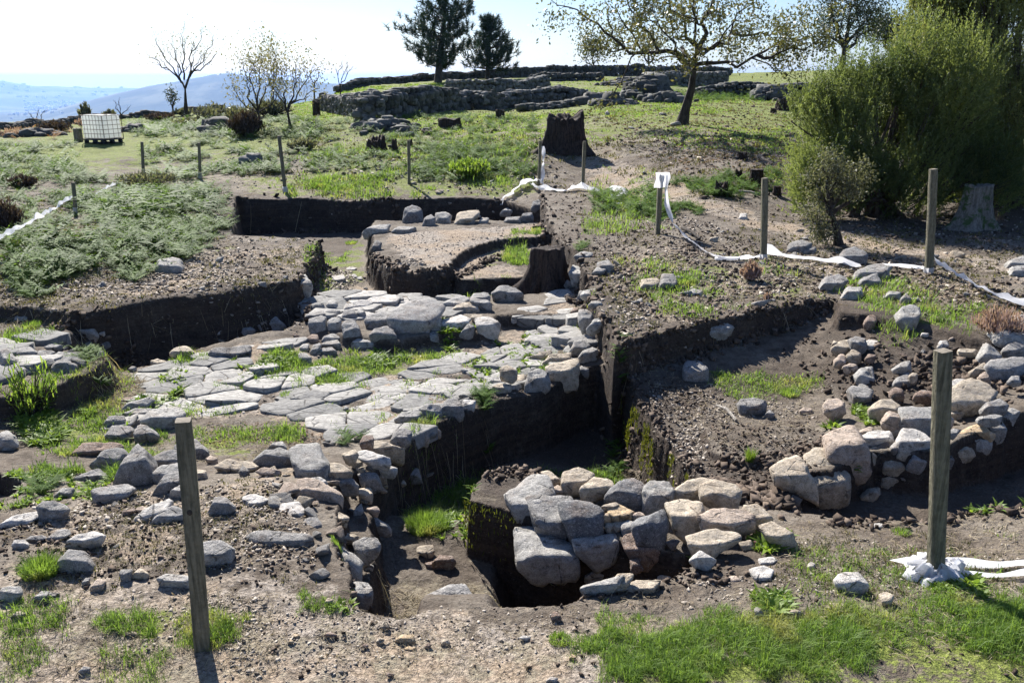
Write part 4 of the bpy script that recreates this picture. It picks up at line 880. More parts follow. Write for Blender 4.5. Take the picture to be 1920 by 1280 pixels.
# loose stones lying on the near ground (frame Z2)
for sp, ti, la, le in [([(445,1010),(455,985),(475,985),(485,1015),(465,1030)],'t','small light topped stone on the near bare ground',.7),
 ([(518,1075),(545,1050),(600,1048),(605,1080),(560,1092)],'y','largest flat yellowish stone on the near bare ground',.8),
 ([(555,1115),(575,1102),(615,1110),(600,1124)],'y','thin yellowish chip before the flat yellowish stone',.9),
 ([(350,1110),(365,1090),(385,1098),(380,1120)],'b','small red brown stone on the near bare ground',.7),
 ([(1262,960),(1275,935),(1295,940),(1312,965),(1300,990),(1270,985)],'b','dark stone with a long shadow on the near bare ground',.6),
 ([(1108,1065),(1130,1050),(1168,1055),(1150,1078)],'w','flat whitish chip on the near bare ground',.9),
 ([(735,1095),(745,1068),(770,1068),(775,1090),(755,1102)],'t','small tan stone in the scatter of five on the near ground',.7),
 ([(655,1105),(670,1088),(688,1095),(680,1115)],'b','brown stone in the scatter of five on the near ground',.7),
 ([(420,1080),(440,1060),(462,1070),(450,1095)],'t','tan stone with chips left of the flat yellowish stone',.7),
 ([(175,1050),(195,1035),(232,1050),(220,1062)],'b','brown lumpy stone at the left of the near bare ground',.7),
 ([(470,1240),(480,1228),(512,1240),(500,1260)],'b','dark brown stone at the bottom of the picture',.7),
 ([(1240,1270),(1260,1250),(1295,1255),(1290,1278)],'w','whitish stone at the bottom right of centre',.7),
 ([(0,1090),(10,1068),(25,1080),(18,1096)],'y','little yellow stone at the left of the near ground',.7),
 ([(15,1060),(30,1042),(58,1050),(45,1066)],'y','second little yellow stone above the left one',.7),
 ([(178,888),(190,872),(215,880),(212,900),(190,905)],'p','pink stone at the foot of the passage corner',.7),
 ([(1350,1160),(1365,1142),(1385,1155),(1375,1170)],'y','small yellowish stone before the green tufts',.7)]:
    rock(sp, ti, la, None, Z2, le, sub=3)


# ------------------------------------------------------------------ paving of flat slabs
def mat_paving():
    t = NT('slab_paving'); c = t.coord('Object'); tn = t.attr('tone')
    n1 = t.noise(c, 3.5, 5, .65); n2 = t.noise(c, 24, 5, .7); n3_ = t.noise(c, 150, 3, .7)
    col = t.mix(tn, (.175, .172, .163), (.41, .39, .355)); col = t.val(col, t.ramp(n2, .25, .75, .62, 1.25))
    col = t.mix(t.ramp(n1, .52, .7, 0, .6), col, (.15, .15, .15)); col = t.mix(t.math('MULTIPLY', t.ramp(n3_, .56, .66), .5), col, (.07, .07, .07))
    mp = t.new('ShaderNodeMapping'); t.l.new(c, mp.inputs[0]); mp.inputs['Rotation'].default_value = (0, 0, .5); mp.inputs['Scale'].default_value = (1.2, 3.6, 1)
    cr = t.voro(mp.outputs[0], 2.2, 'Distance', 'DISTANCE_TO_EDGE'); cl = t.math('MULTIPLY', t.ramp(cr, 0, .03, 1, 0), t.ramp(n1, .35, .5)); col = t.mix(t.math('MULTIPLY', cl, .7), col, (.04, .035, .03))
    h = t.math('SUBTRACT', t.math('ADD', t.math('MULTIPLY', n2, .6), t.math('MULTIPLY', n1, .8)), t.math('MULTIPLY', cl, .4))
    return t.base(col, t.bump(h, .8, .02), .8)
M['paving'] = mat_paving()
def cells(P, size, ang, asp, seed, jitter=.42):
    """Voronoi cells of a stretched, turned grid inside polygon P"""
    r = random.Random(seed); ca, sa = math.cos(ang), math.sin(ang); Q = np.c_[P[:, 0] * ca + P[:, 1] * sa, (-P[:, 0] * sa + P[:, 1] * ca) * asp] / size
    lo = np.floor(Q.min(0)).astype(int) - 1; hi = np.ceil(Q.max(0)).astype(int) + 1; pts = {}
    for i in range(lo[0], hi[0] + 1):
        for j in range(lo[1], hi[1] + 1): pts[i, j] = (i + .5 * (j % 2) + r.uniform(-jitter, jitter), j + r.uniform(-jitter, jitter))
    out = []
    for (i, j), p in pts.items():
        poly = [(p[0] - 2, p[1] - 2), (p[0] + 2, p[1] - 2), (p[0] + 2, p[1] + 2), (p[0] - 2, p[1] + 2)]
        for di in range(-2, 3):
            for dj in range(-2, 3):
                q = pts.get((i + di, j + dj))
                if q is None or (di, dj) == (0, 0): continue
                mx, my = (p[0] + q[0]) / 2, (p[1] + q[1]) / 2; nx, ny = q[0] - p[0], q[1] - p[1]; new = []
                for k in range(len(poly)):
                    a, b = poly[k], poly[(k + 1) % len(poly)]; da = (a[0] - mx) * nx + (a[1] - my) * ny; db = (b[0] - mx) * nx + (b[1] - my) * ny
                    if da <= 0: new.append(a)
                    if (da < 0) != (db < 0): t = da / (da - db); new.append((a[0] + (b[0] - a[0]) * t, a[1] + (b[1] - a[1]) * t))
                poly = new
                if len(poly) < 3: break
            if len(poly) < 3: break
        if len(poly) < 3: continue
        A = np.array(poly); A[:, 1] /= asp; A = A * size; A = np.c_[A[:, 0] * ca - A[:, 1] * sa, A[:, 0] * sa + A[:, 1] * ca]; out.append(A)
    return out
def slabs(mb, polys, gap, thick, lift, seed, tilt=.05):
    r = random.Random(seed)
    for A in polys:
        c = A.mean(0); z0 = float(H(c[0], c[1])); m = 30
        L = np.linalg.norm(np.roll(A, -1, 0) - A, axis=1); cum = np.r_[0, np.cumsum(L)]; s = np.linspace(0, cum[-1], m, endpoint=False); B = []
        for q in s:
            k = min(np.searchsorted(cum, q, 'right') - 1, len(A) - 1); B.append(A[k] + (A[(k + 1) % len(A)] - A[k]) * (q - cum[k]) / max(L[k], 1e-6))
        B = np.array(B); B = (B * .84 + (np.roll(B, 1, 0) + np.roll(B, -1, 0)) * .08)
        rad = np.linalg.norm(B - c, axis=1).mean(); k = max(.2, 1 - gap / rad)
        B = c + (B - c) * (k + .05 * (np.array([r.random() for _ in range(m)]) - .5))[:, None]
        tx, ty = r.gauss(0, tilt), r.gauss(0, tilt) + .02; lf = lift + r.uniform(-.018, .02); V = [[c[0], c[1], z0 + lf + .004]]; F = []
        for f, dz in ((.45, .003), (.8, .001), (.965, -.001), (1.0, -.007), (1.01, -.007 - thick)):
            for b in B:
                x, y = c + (b - c) * f; V.append([x, y, z0 + lf + dz + (x - c[0]) * tx + (y - c[1]) * ty + .008 * float(vn(np.array(x * 9), np.array(y * 9), seed))])
        for i in range(m):
            j = (i + 1) % m; F.append([0, 1 + i, 1 + j, 1 + j])
            for q in range(4): a = 1 + q * m; F.append([a + i, a + m + i, a + m + j, a + j])
        tri = [[f[0], f[1], f[2]] for f in F if f[2] == f[3]]; quad = [f for f in F if f[2] != f[3]]; tn = r.random()
        n0 = mb.n; mb.add(V, tri, tn); mb.L.append((np.array(quad) + n0).ravel()); mb.Z.append(np.full(len(quad), 4))
PAV = ppoly([(200, 800), (225, 760), (262, 700), (330, 672), (450, 655), (560, 648), (640, 690), (780, 690), (900, 655), (950, 640), (985, 600), (1030, 565), (1090, 560), (1105, 600), (1120, 640), (1110, 680), (1050, 700), (985, 728), (900, 760), (800, 805), (735, 835), (640, 850), (585, 838), (600, 800), (560, 775), (500, 782), (400, 785), (330, 800)], -.42)
bigmb = MB()
cs = [A for A in cells(PAV, .40, R(28), 1.5, 3, .5) if sdist(A[:, 0].mean(keepdims=True), A[:, 1].mean(keepdims=True), PAV)[0] > 0]
GRASSY = ppoly([(440, 670), (560, 695), (680, 705), (780, 690), (860, 668), (850, 655), (700, 655), (560, 660)], -.42)
cs = [A for A in cs if sdist(A[:, 0].mean(keepdims=True), A[:, 1].mean(keepdims=True), GRASSY)[0] < -.02 and random.random() > .03]
slabs(bigmb, cs, .007, .12, .020, 5, .06)
BANK = ppoly([(565, 560), (620, 545), (720, 548), (840, 555), (900, 560), (880, 600), (760, 590), (640, 600), (590, 590)], -.34)
slabs(bigmb, [A for A in cells(BANK, .42, R(10), 1.3, 9) if sdist(A[:, 0].mean(keepdims=True), A[:, 1].mean(keepdims=True), BANK)[0] > 0], .03, .1, .03, 6)
TERR = ppoly([(-300, 640), (60, 630), (150, 650), (170, 680), (90, 710), (0, 730), (-300, 760)], -.15)
slabs(bigmb, [A for A in cells(TERR, .5, R(15), 1.2, 19) if sdist(A[:, 0].mean(keepdims=True), A[:, 1].mean(keepdims=True), TERR)[0] > 0 and random.random() > .3], .03, .12, .05, 6)
bigmb.build('stone_paving', [M['paving']], smooth=False, kind='structure', label='worn pavement of cracked granite slabs')

# ------------------------------------------------------------------ sampling spots
def spots(n, poly, z=0.0, seed=0, thin=None, soft=0):
    """n points, even over the polygon as seen, dropped onto the ground"""
    g = np.random.default_rng(seed + 100); P = np.array([(p[0], p[1]) for p in poly], float); lo, hi = P.min(0), P.max(0); X = np.zeros((0, 2))
    while len(X) < n:
        q = lo + (hi - lo) * g.random((n * 2 + 10, 2)); q = q[sdist(q[:, 0], q[:, 1], P) + 45 * fbm(q[:, 0] / 42, q[:, 1] / 30, seed + 7, 3) > (hi[1] - lo[1]) * .16 * g.random(len(q))]
        if thin is not None:
            x, y = plan(q[:, 0], q[:, 1], z); q = q[(fbm(x * thin, y * thin, seed, 3) + .25 * g.random(len(q))) > .08]
        X = np.vstack([X, q])
    X = X[:n]; x, y = plan(X[:, 0], X[:, 1], z); return x, y, H(x, y)
def spots_d(n, poly, D0, D1, seed=0, thin=None):
    """n points in a wedge between forward distances, for ground too far to meet the flat plane"""
    g = np.random.default_rng(seed + 500); out = []
    P = np.array(poly, float); lo, hi = P.min(0), P.max(0); xs = []; ys = []; c = 0
    while c < n:
        D = np.exp(g.uniform(math.log(D0), math.log(D1), n * 4)); px = g.uniform(lo[0], hi[0], n * 4); x = (px - 960) / 1625 * D; z = H(x, D)
        dz = z - CAMZ; f = (D * CP - dz * SP); v = -(D * SP + dz * CP) / f; py = 640 + FPX * v; u = 960 + FPX * x / f
        m = sdist(u, py, P) > 0
        if thin is not None: m &= (fbm(x * thin, D * thin, seed, 3) + .25 * g.random(len(x))) > .05
        xs.append(x[m]); ys.append(D[m]); c += m.sum()
        if len(xs) > 60: break
    x = np.concatenate(xs)[:n]; y = np.concatenate(ys)[:n]; return x, y, H(x, y)

# ------------------------------------------------------------------ blades
def blades(x, y, z, h, w, g, lean=.5, wm=.75, az=None):
    """arching two-segment blades; returns V, F, per-vertex blade id"""
    n = len(x); az = g.random(n) * 2 * math.pi if az is None else az; ln = h * lean * g.random(n) * 1.4
    side = az + math.pi / 2 + g.normal(0, .5, n); sx, sy = np.cos(side), np.sin(side); dx, dy = np.cos(az), np.sin(az)
    b = np.c_[x, y, z]; m = b + np.c_[dx * ln * .35, dy * ln * .35, h * .62]; t = b + np.c_[dx * ln, dy * ln, h * (1 - .25 * lean * g.random(n))]
    s = np.c_[sx, sy, np.zeros(n)] * (w / 2)[:, None]
    V = np.stack([b - s * .8, b + s * .8, m + s * wm, m - s * wm, t], 1).reshape(-1, 3); k = np.arange(n)[:, None] * 5
    F = np.concatenate([k + [0, 1, 2], k + [0, 2, 3], k + [3, 2, 4]], 0); return V, F, np.repeat(np.arange(n), 5)
def tufts(mb, x, y, z, per, r, h, w, seed, lean=.5, tone=(0, 1), wm=.75, hv=.45, out=.0):
    g = np.random.default_rng(seed); n = len(x); k = np.repeat(np.arange(n), per); N = n * per
    a = g.random(N) * 2 * math.pi; rad = np.sqrt(g.random(N)) * np.broadcast_to(r, (n,))[k]; px = x[k] + np.cos(a) * rad; py = y[k] + np.sin(a) * rad
    hs = np.broadcast_to(h, (n,))[k] * (1 - hv + hv * 1.6 * g.random(N)) * (1 - .45 * rad / (np.broadcast_to(r, (n,))[k] + 1e-6) * (1 - out))
    az = a + g.normal(0, .9, N) if out else None
    V, F, b = blades(px, py, z[k] - .004 + (H(px, py) - H(x[k], y[k]) if r is not 0 else 0), hs, np.full(N, w) * g.uniform(.6, 1.3, N) if np.isscalar(w) else w[k] * g.uniform(.6, 1.3, N), g, lean, wm, az)
    tn = np.clip(g.random(n)[k] * .6 + g.random(N) * .5, 0, 1) * (tone[1] - tone[0]) + tone[0]; mb.add(V, F, tn[b])
M['grass'] = leafmat('grass_blade', (.085, .16, .028), (.25, .38, .085), .52, .55, .3, 2.2, (.34, .36, .13))
M['weed'] = leafmat('weed_leaf', (.09, .17, .025), (.27, .38, .07), .5, .5, .35)
M['straw'] = leafmat('dry_straw', (.20, .155, .10), (.46, .40, .29), .3, .8, .1)
M['fern'] = leafmat('bracken_leaf', (.05, .11, .02), (.19, .30, .07), .52, .62, .12)
M['fern_dead'] = leafmat('dead_bracken', (.30, .14, .03), (.5, .26, .05), .5, .7, .1)
M['heather'] = leafmat('heather_sprig', (.26, .16, .14), (.52, .38, .36), .3, .8, .1)
M['brownbush'] = leafmat('dry_twig_leaf', (.045, .033, .028), (.13, .095, .075), .2, .8, .1)
M['wallmoss'] = leafmat('hanging_moss', (.06, .075, .012), (.21, .23, .035), .3, .7, .2)

gmb = MB(); G = np.random.default_rng(77)
GR = [(420, [(446, 340), (1000, 340), (1005, 362), (446, 360)], 0, .8, .08, .07, 6), (260, [(1030, 700), (1110, 640), (1110, 600), (1000, 660)], -.4, 2, .03, .05, 6), (130, [(560, 1110), (760, 1145), (700, 1170), (560, 1150)], 0, 2, .02, .04, 6), (2600, [(1150, 1200), (1330, 1150), (1500, 1135), (1700, 1120), (1930, 1105), (1930, 1290), (1130, 1290)], 0, 2.4, .030, .050, 9),
 (800, [(1560, 1150), (1760, 1110), (1930, 1120), (1930, 1290), (1560, 1290)], 0, 2.8, .03, .055, 9), (800, [(1150, 1215), (1600, 1190), (1650, 1290), (1120, 1290)], 0, 2.8, .03, .055, 9),
 (260, [(980, 1180), (1150, 1160), (1180, 1285), (1000, 1285)], 0, 2.2, .025, .035, 7), (160, [(1110, 1150), (1350, 1130), (1420, 1150), (1380, 1200), (1130, 1210)], 0, 2, .03, .045, 8), (120, [(180, 1150), (300, 1145), (290, 1210), (200, 1215)], 0, None, .03, .055, 9),
 (160, [(340, 1150), (470, 1160), (440, 1215), (330, 1215)], 0, None, .03, .06, 9), (130, [(60, 1120), (140, 1130), (120, 1190), (0, 1200), (-30, 1150)], 0, None, .03, .05, 9),
 (110, [(0, 1160), (100, 1160), (90, 1280), (0, 1280)], 0, 2, .03, .045, 8), (90, [(200, 1220), (330, 1230), (300, 1285), (180, 1280)], 0, 2, .03, .045, 8),
 (500, [(750, 870), (870, 852), (965, 862), (910, 900), (880, 940), (860, 990), (790, 1010), (745, 950)], -.86, None, .04, .06, 9),
 (150, [(1000, 870), (1090, 860), (1150, 870), (1100, 890)], -.86, None, .03, .05, 7), (300, [(900, 860), (1160, 860), (1165, 900), (950, 880)], -.86, 1.5, .04, .05, 7),
 (650, [(30, 800), (200, 770), (260, 850), (400, 830), (560, 815), (620, 850), (480, 850), (250, 870), (60, 850)], -.38, 1.2, .04, .06, 8),
 (240, [(270, 810), (480, 800), (600, 800), (560, 840), (300, 850)], -.4, None, .04, .07, 8), (450, [(0, 860), (240, 880), (200, 960), (0, 1000)], -.2, 1.3, .04, .05, 8),
 (420, [(330, 665), (480, 655), (620, 690), (520, 700), (350, 690)], -.45, 1.3, .05, .06, 7), (850, [(440, 705), (560, 680), (660, 660), (850, 655), (890, 665), (760, 690), (640, 725), (500, 730)], -.42, 1.4, .05, .06, 8),
 (160, [(600, 735), (900, 700), (1000, 660), (980, 720), (800, 790), (620, 800)], -.4, 1.9, .04, .06, 8), (260, [(330, 690), (450, 770), (300, 790), (250, 740)], -.4, 1.9, .04, .05, 8),
 (300, [(1330, 705), (1500, 705), (1550, 720), (1440, 755), (1350, 740)], -.4, None, .05, .06, 7), (330, [(605, 452), (690, 440), (660, 470), (620, 500), (590, 540), (600, 480)], -.5, None, .05, .05, 6),
 (120, [(580, 520), (640, 530), (640, 555), (590, 560)], -.5, None, .05, .06, 6), (200, [(910, 480), (1010, 462), (990, 500), (920, 505)], -.3, None, .05, .06, 6),
 (350, [(1570, 520), (1700, 520), (1850, 570), (1880, 610), (1700, 640), (1620, 600)], 0, 1.2, .05, .05, 7), (330, [(1150, 490), (1450, 500), (1540, 560), (1250, 600)], 0, 1.4, .05, .045, 6),
 (700, [(560, 300), (990, 290), (1000, 350), (700, 345), (560, 345)], 0, .7, .09, .07, 6), (320, [(1100, 330), (1260, 370), (1250, 440), (1100, 440)], 0, .9, .08, .07, 6),
 (420, [(1450, 1000), (1920, 960), (1920, 1110), (1500, 1120)], 0, 1.6, .04, .045, 7), (260, [(0, 700), (250, 690), (240, 790), (0, 800)], -.45, 1.3, .05, .07, 8),
 (160, [(960, 430), (1020, 425), (1000, 440)], -.15, None, .03, .03, 4), (200, [(200, 600), (10, 620), (20, 660), (160, 650)], -.1, 1.5, .05, .05, 6), (140, [(780, 560), (900, 540), (960, 545), (850, 575)], -.45, None, .05, .06, 6)]
for i, (n, poly, z, thin, r, h, per) in enumerate(GR):
    if -.6 < z < -.3: n = int(n * .72); h = h * .66
    x, y, zz = spots(n, poly, z, 900 + i, thin); D = np.hypot(x, y); k = np.clip(D / 6, .75, 1.6)
    tufts(gmb, x, y, zz, int(per * 1.4), r * k * 1.15, h * 1.15 * k * np.exp(G.normal(0, .38, n)), .0030 * np.clip(D / 3.5, .8, 6), 300 + i, 1.0)
for i, (n, poly, a, b, th, h) in enumerate([(2200, [(560, 200), (700, 225), (1010, 200), (1260, 210), (1300, 240), (1010, 290), (700, 300), (560, 290)], 22, 36, .30, .07), (3000, [(1130, 150), (1480, 160), (1490, 335), (1300, 320), (1200, 250), (1100, 200)], 18, 48, .3, .07),
      (900, [(900, 160), (1300, 140), (1300, 190), (1000, 200)], 38, 75, .2, .09), (900, [(560, 180), (640, 210), (600, 240), (540, 230)], 32, 55, None, .06), (600, [(600, 168), (840, 155), (840, 175), (640, 190)], 48, 70, .2, .1)]):
    x, y, zz = spots_d(n, poly, a, b, 40 + i, th); D = np.hypot(x, y)
    tufts(gmb, x, y, zz, 6, .16, h * G.uniform(.5, 1.3, len(x)), .0010 * D, 700 + i, .7)
gmb.build('grass', [M['grass']], kind='stuff', label='short bright green grass in patches on the dug ground')

M['scrub'] = leafmat('dull_ground_growth', (.05, .055, .025), (.20, .19, .09), .35, .7, .2)
omb = MB()
for i, (n, poly, r, h) in enumerate([(1500, [(-40, 345), (440, 340), (440, 440), (600, 450), (560, 560), (-40, 600)], .07, .05), (1900, [(1030, 345), (1960, 400), (1960, 640), (1560, 565), (1160, 650), (1040, 450)], .07, .045), (2300, [(430, 230), (1500, 215), (1500, 400), (1030, 360), (440, 350)], .14, .09), (500, [(0, 900), (560, 860), (600, 1100), (0, 1110)], .03, .03), (600, [(1450, 980), (1930, 960), (1930, 1120), (1400, 1110)], .03, .03)]):
    x, y, zz = spots(n, poly, 0, 1200 + i, 1.0); D = np.hypot(x, y); tufts(omb, x, y, zz, 7, r, h * G.uniform(.5, 1.4, n), .0012 * D, 1300 + i, 1.0)
omb.build('ground_growth', [M['scrub']], kind='stuff', label='dull olive growth and dead stems on the soil')
# broad leaved weeds
wmb = MB()
for i, (n, poly, z, thin, L) in enumerate([(220, [(30, 800), (240, 760), (290, 700), (350, 690), (300, 800), (200, 850), (60, 850)], -.38, 1.2, .07), (160, [(440, 690), (640, 670), (880, 650), (640, 720), (480, 740)], -.42, 1.5, .06),
      (60, [(800, 990), (880, 985), (900, 1060), (800, 1040)], -.8, None, .06), (70, [(1370, 980), (1480, 990), (1500, 1030), (1400, 1040)], -.1, None, .05), (60, [(1700, 1070), (1850, 1070), (1850, 1120), (1720, 1110)], 0, None, .05),
      (80, [(0, 870), (240, 880), (200, 960), (0, 980)], -.2, None, .05), (50, [(1600, 750), (1700, 800), (1600, 800)], -.3, None, .05), (90, [(860, 660), (1050, 600), (1080, 640), (900, 730)], -.4, None, .05),
      (60, [(1800, 940), (1920, 930), (1920, 990), (1820, 990)], -.2, None, .07), (40, [(1410, 1110), (1480, 1110), (1470, 1160), (1420, 1150)], 0, None, .06), (60, [(780, 640), (900, 620), (900, 650), (800, 660)], -.45, None, .06)]):
    x, y, zz = spots(n, poly, z, 50 + i, thin); D = np.hypot(x, y)
    tufts(wmb, x, y, zz, 8, .012, L * .62 * np.clip(D / 5, .9, 1.5), .014 * np.clip(D / 5, .9, 1.6), 60 + i, 1.5, wm=1.25, out=1)
wmb.build('weeds', [M['weed']], kind='stuff', label='low broad leaved green weeds between stones')

# dry straw and twigs lying about
smb = MB()
def litter(n, poly, z, L, w, seed, thin=None):
    x, y, zz = spots(n, poly, z, seed, thin); g = np.random.default_rng(seed); D = np.hypot(x, y); a = g.random(n) * 6.283; l = L * g.uniform(.3, 1.2, n) * np.clip(D / 5, .8, 2); d = np.c_[np.cos(a), np.sin(a)] * l[:, None] / 2
    x0, y0, x1, y1 = x - d[:, 0], y - d[:, 1], x + d[:, 0], y + d[:, 1]; up = g.uniform(.002, .02, n)
    p0 = np.c_[x0, y0, H(x0, y0) + .004]; p1 = np.c_[x1, y1, H(x1, y1) + .004 + up]; m = (p0 + p1) / 2 + np.c_[g.normal(0, .006, n), g.normal(0, .006, n), g.uniform(.0, .012, n)]
    s = np.c_[-d[:, 1], d[:, 0], np.zeros(n)] / (l[:, None] / 2) * (w * np.clip(D / 4, .7, 4))[:, None] / 2; s[:, 2] = np.abs(s[:, 0]) * .8
    V = np.stack([p0 - s, p0 + s, m + s, m - s, p1 + s * .4, p1 - s * .4], 1).reshape(-1, 3); k = np.arange(n)[:, None] * 6
    smb.add(V, np.concatenate([k + [0, 1, 2, 3], k + [3, 2, 4, 5]], 0), np.repeat(g.random(n), 6))
for i, a in enumerate([(1500, [(0, 1110), (560, 1110), (560, 1285), (0, 1285)], 0, .07, .0022), (1100, [(560, 1130), (1150, 1140), (1150, 1285), (560, 1285)], 0, .05, .002), (1300, [(1100, 1090), (1500, 1080), (1930, 1060), (1930, 1285), (1150, 1200)], 0, .07, .0022),
      (900, [(1450, 960), (1930, 950), (1930, 1090), (1450, 1100)], -.1, .07, .0022), (1000, [(0, 930), (560, 900), (600, 1110), (0, 1110)], -.1, .06, .0022), (1300, [(700, 1030), (890, 1010), (1000, 1115), (960, 1135), (740, 1150)], -.3, .10, .0026),
      (600, [(740, 860), (900, 850), (900, 1000), (760, 1010)], -.86, .08, .0024), (700, [(880, 850), (1200, 860), (1220, 900), (900, 890)], -.86, .09, .0024), (500, [(200, 690), (300, 700), (240, 790), (130, 780)], -.45, .08, .0026),
      (900, [(1180, 700), (1560, 700), (1560, 860), (1300, 860)], -.4, .06, .002), (1500, [(1130, 440), (1900, 480), (1900, 640), (1560, 570), (1160, 650)], 0, .09, .0022), (1500, [(0, 440), (600, 440), (550, 570), (0, 600)], 0, .09, .0022),
      (1500, [(400, 290), (1200, 290), (1500, 420), (1000, 365), (450, 365)], 0, .14, .0024), (500, [(200, 830), (560, 800), (620, 860), (250, 880)], -.3, .07, .0022)]): litter(*a, seed=10 + i)
smb.build('dry_straw', [M['straw']], kind='stuff', label='dry straw and thin twigs strewn over bare ground')

M['deadleaf'] = leafmat('fallen_leaf', (.06, .035, .02), (.24, .15, .085), .2, .7, .2)
lmb = MB(); x, y, zz = spots(2600, [(1120, 215), (1500, 215), (1500, 345), (1350, 370), (1110, 310)], 0, 1500); n = len(x); g = np.random.default_rng(15); V, F, b_ = blades(x, y, zz + .01, np.full(n, .03), np.full(n, .07), g, 2.6, 1.1); lmb.add(V, F, g.random(n)[b_])
x, y, zz = spots(500, [(370, 790), (620, 790), (620, 850), (380, 850)], -.4, 1501); n = len(x); V, F, b_ = blades(x, y, zz + .005, np.full(n, .008), np.full(n, .018), g, 3, 1.1); lmb.add(V, F, g.random(n)[b_])
lmb.build('fallen_leaves', [M['deadleaf']], kind='stuff', label='brown fallen leaves under the oak')

# ------------------------------------------------------------------ gravel, clods, small loose stones
def mat_grav(name, a, b):
    t = NT(name); f = t.attr('tone'); c = t.coord('Object'); return t.base(t.val(t.mix(f, a, b), t.ramp(t.noise(c, 90, 3), .3, .7, .75, 1.2)), None, .9)
M['gravel'] = mat_grav('gravel_grain', (.17, .145, .12), (.46, .41, .35)); M['clod'] = mat_grav('soil_clod', (.045, .032, .024), (.17, .13, .10))
PATHP = ppoly([(1040, 290), (1200, 330), (1350, 385), (1560, 430), (1960, 495), (1960, 570), (1750, 500), (1500, 470), (1240, 405), (1090, 350)])
IV = np.array([[i, j, k] for i in (-1, 1) for j in (-1, 1) for k in (-1, 1)], float) * .85; IF = np.array([[0, 1, 3, 2], [4, 6, 7, 5], [0, 4, 5, 1], [2, 3, 7, 6], [0, 2, 6, 4], [1, 5, 7, 3]])
def grains(mb, x, y, z, s, seed, flat=.6, sink=.55):
    s = np.minimum(s, np.median(s) * 2.4)
    g = np.random.default_rng(seed); keep = (sdist(x, y, PATHP) < -.05) | (g.random(len(x)) < .25); x, y, z = x[keep], y[keep], z[keep]; s = s[keep] if np.ndim(s) else s; n = len(x); k = g.uniform(.35, 1.15, (n, 8, 3)); V = IV[None] * k; sc = np.c_[g.uniform(.7, 1.4, n), g.uniform(.5, 1.0, n), g.uniform(flat * .6, flat * 1.2, n)] * (s / 2)[:, None]
    V = V * sc[:, None, :]; tl = g.normal(0, .35, (n, 2, 1)); V[:, :, 2] += V[:, :, 0] * tl[:, 0] + V[:, :, 1] * tl[:, 1]; a = g.random(n) * 6.283; c, si = np.cos(a)[:, None], np.sin(a)[:, None]; X = V[:, :, 0] * c - V[:, :, 1] * si; Y = V[:, :, 0] * si + V[:, :, 1] * c
    V = np.stack([X + x[:, None], Y + y[:, None], V[:, :, 2] + (z + s * (.4 * flat - sink * .35))[:, None]], 2).reshape(-1, 3)
    F = (np.arange(n)[:, None, None] * 8 + IF[None]).reshape(-1, 4); mb.add(V, F, np.repeat(g.random(n) ** 1.4, 8))
gb = MB()
for i, (n, poly, z, s, thin) in enumerate([(1500, [(400, 1120), (1180, 1130), (1150, 1285), (380, 1285)], 0, .009, 1.5), (700, [(0, 1120), (500, 1110), (500, 1285), (0, 1285)], 0, .011, 1.5), (1500, [(0, 930), (560, 890), (620, 1110), (0, 1130)], -.1, .016, 1.5),
      (900, [(1120, 1050), (1500, 1000), (1920, 960), (1920, 1100), (1500, 1130), (1130, 1140)], 0, .012, 1.5), (1400, [(1180, 720), (1560, 730), (1560, 870), (1300, 880)], -.4, .015, 2), (600, [(1200, 780), (1320, 800), (1340, 900), (1290, 900)], -.4, .018, None),
      (1700, [(1120, 460), (1560, 470), (1930, 530), (1930, 620), (1560, 560), (1160, 650)], 0, .025, 1), (700, [(1100, 330), (1300, 380), (1930, 480), (1930, 560), (1500, 500), (1240, 440)], 0, .03, .8), (1000, [(60, 560), (430, 440), (600, 450), (560, 550), (300, 575)], 0, .028, 1.2),
      (1300, [(600, 500), (700, 500), (860, 560), (600, 560)], -.45, .025, 1.5), (800, [(700, 440), (1020, 420), (1020, 455), (850, 500)], -.15, .02, None), (700, [(300, 640), (1000, 600), (1000, 740), (400, 790)], -.4, .02, 1.5), (800, [(400, 300), (1050, 290), (1050, 365), (400, 360)], 0, .06, .6)]):
    x, y, zz = spots(n, poly, z, 70 + i, thin); g = np.random.default_rng(i); grains(gb, x, y, zz, s * np.exp(g.normal(0, .55, n)), 200 + i)
for i, (n, poly, s) in enumerate([(3000, [(-40, 345), (440, 340), (440, 440), (600, 450), (560, 560), (-40, 600)], .030), (3200, [(1030, 345), (1960, 400), (1960, 640), (1560, 565), (1160, 650), (1040, 450)], .030), (900, [(430, 250), (1500, 220), (1500, 400), (1030, 360), (440, 350)], .055)]):
    x, y, zz = spots(n, poly, 0, 170 + i, None); g = np.random.default_rng(i); grains(gb, x, y, zz, s * np.exp(g.normal(0, .5, n)), 260 + i)
gb.build('gravel', [M['gravel']], kind='stuff', label='fine pale gravel and grit on bare soil')
cb = MB()
def rimpts(n, line, z, spread, seed):
    g = np.random.default_rng(seed); P = ppoly(line, z); L = np.hypot(*(P[1:] - P[:-1]).T); c = np.r_[0, np.cumsum(L)]; s = g.random(n) * c[-1]; k = np.clip(np.searchsorted(c, s, 'right') - 1, 0, len(L) - 1)
    p = P[k] + (P[k + 1] - P[k]) * ((s - c[k]) / L[k])[:, None] + g.normal(0, spread, (n, 2)); return p[:, 0], p[:, 1], H(p[:, 0], p[:, 1])
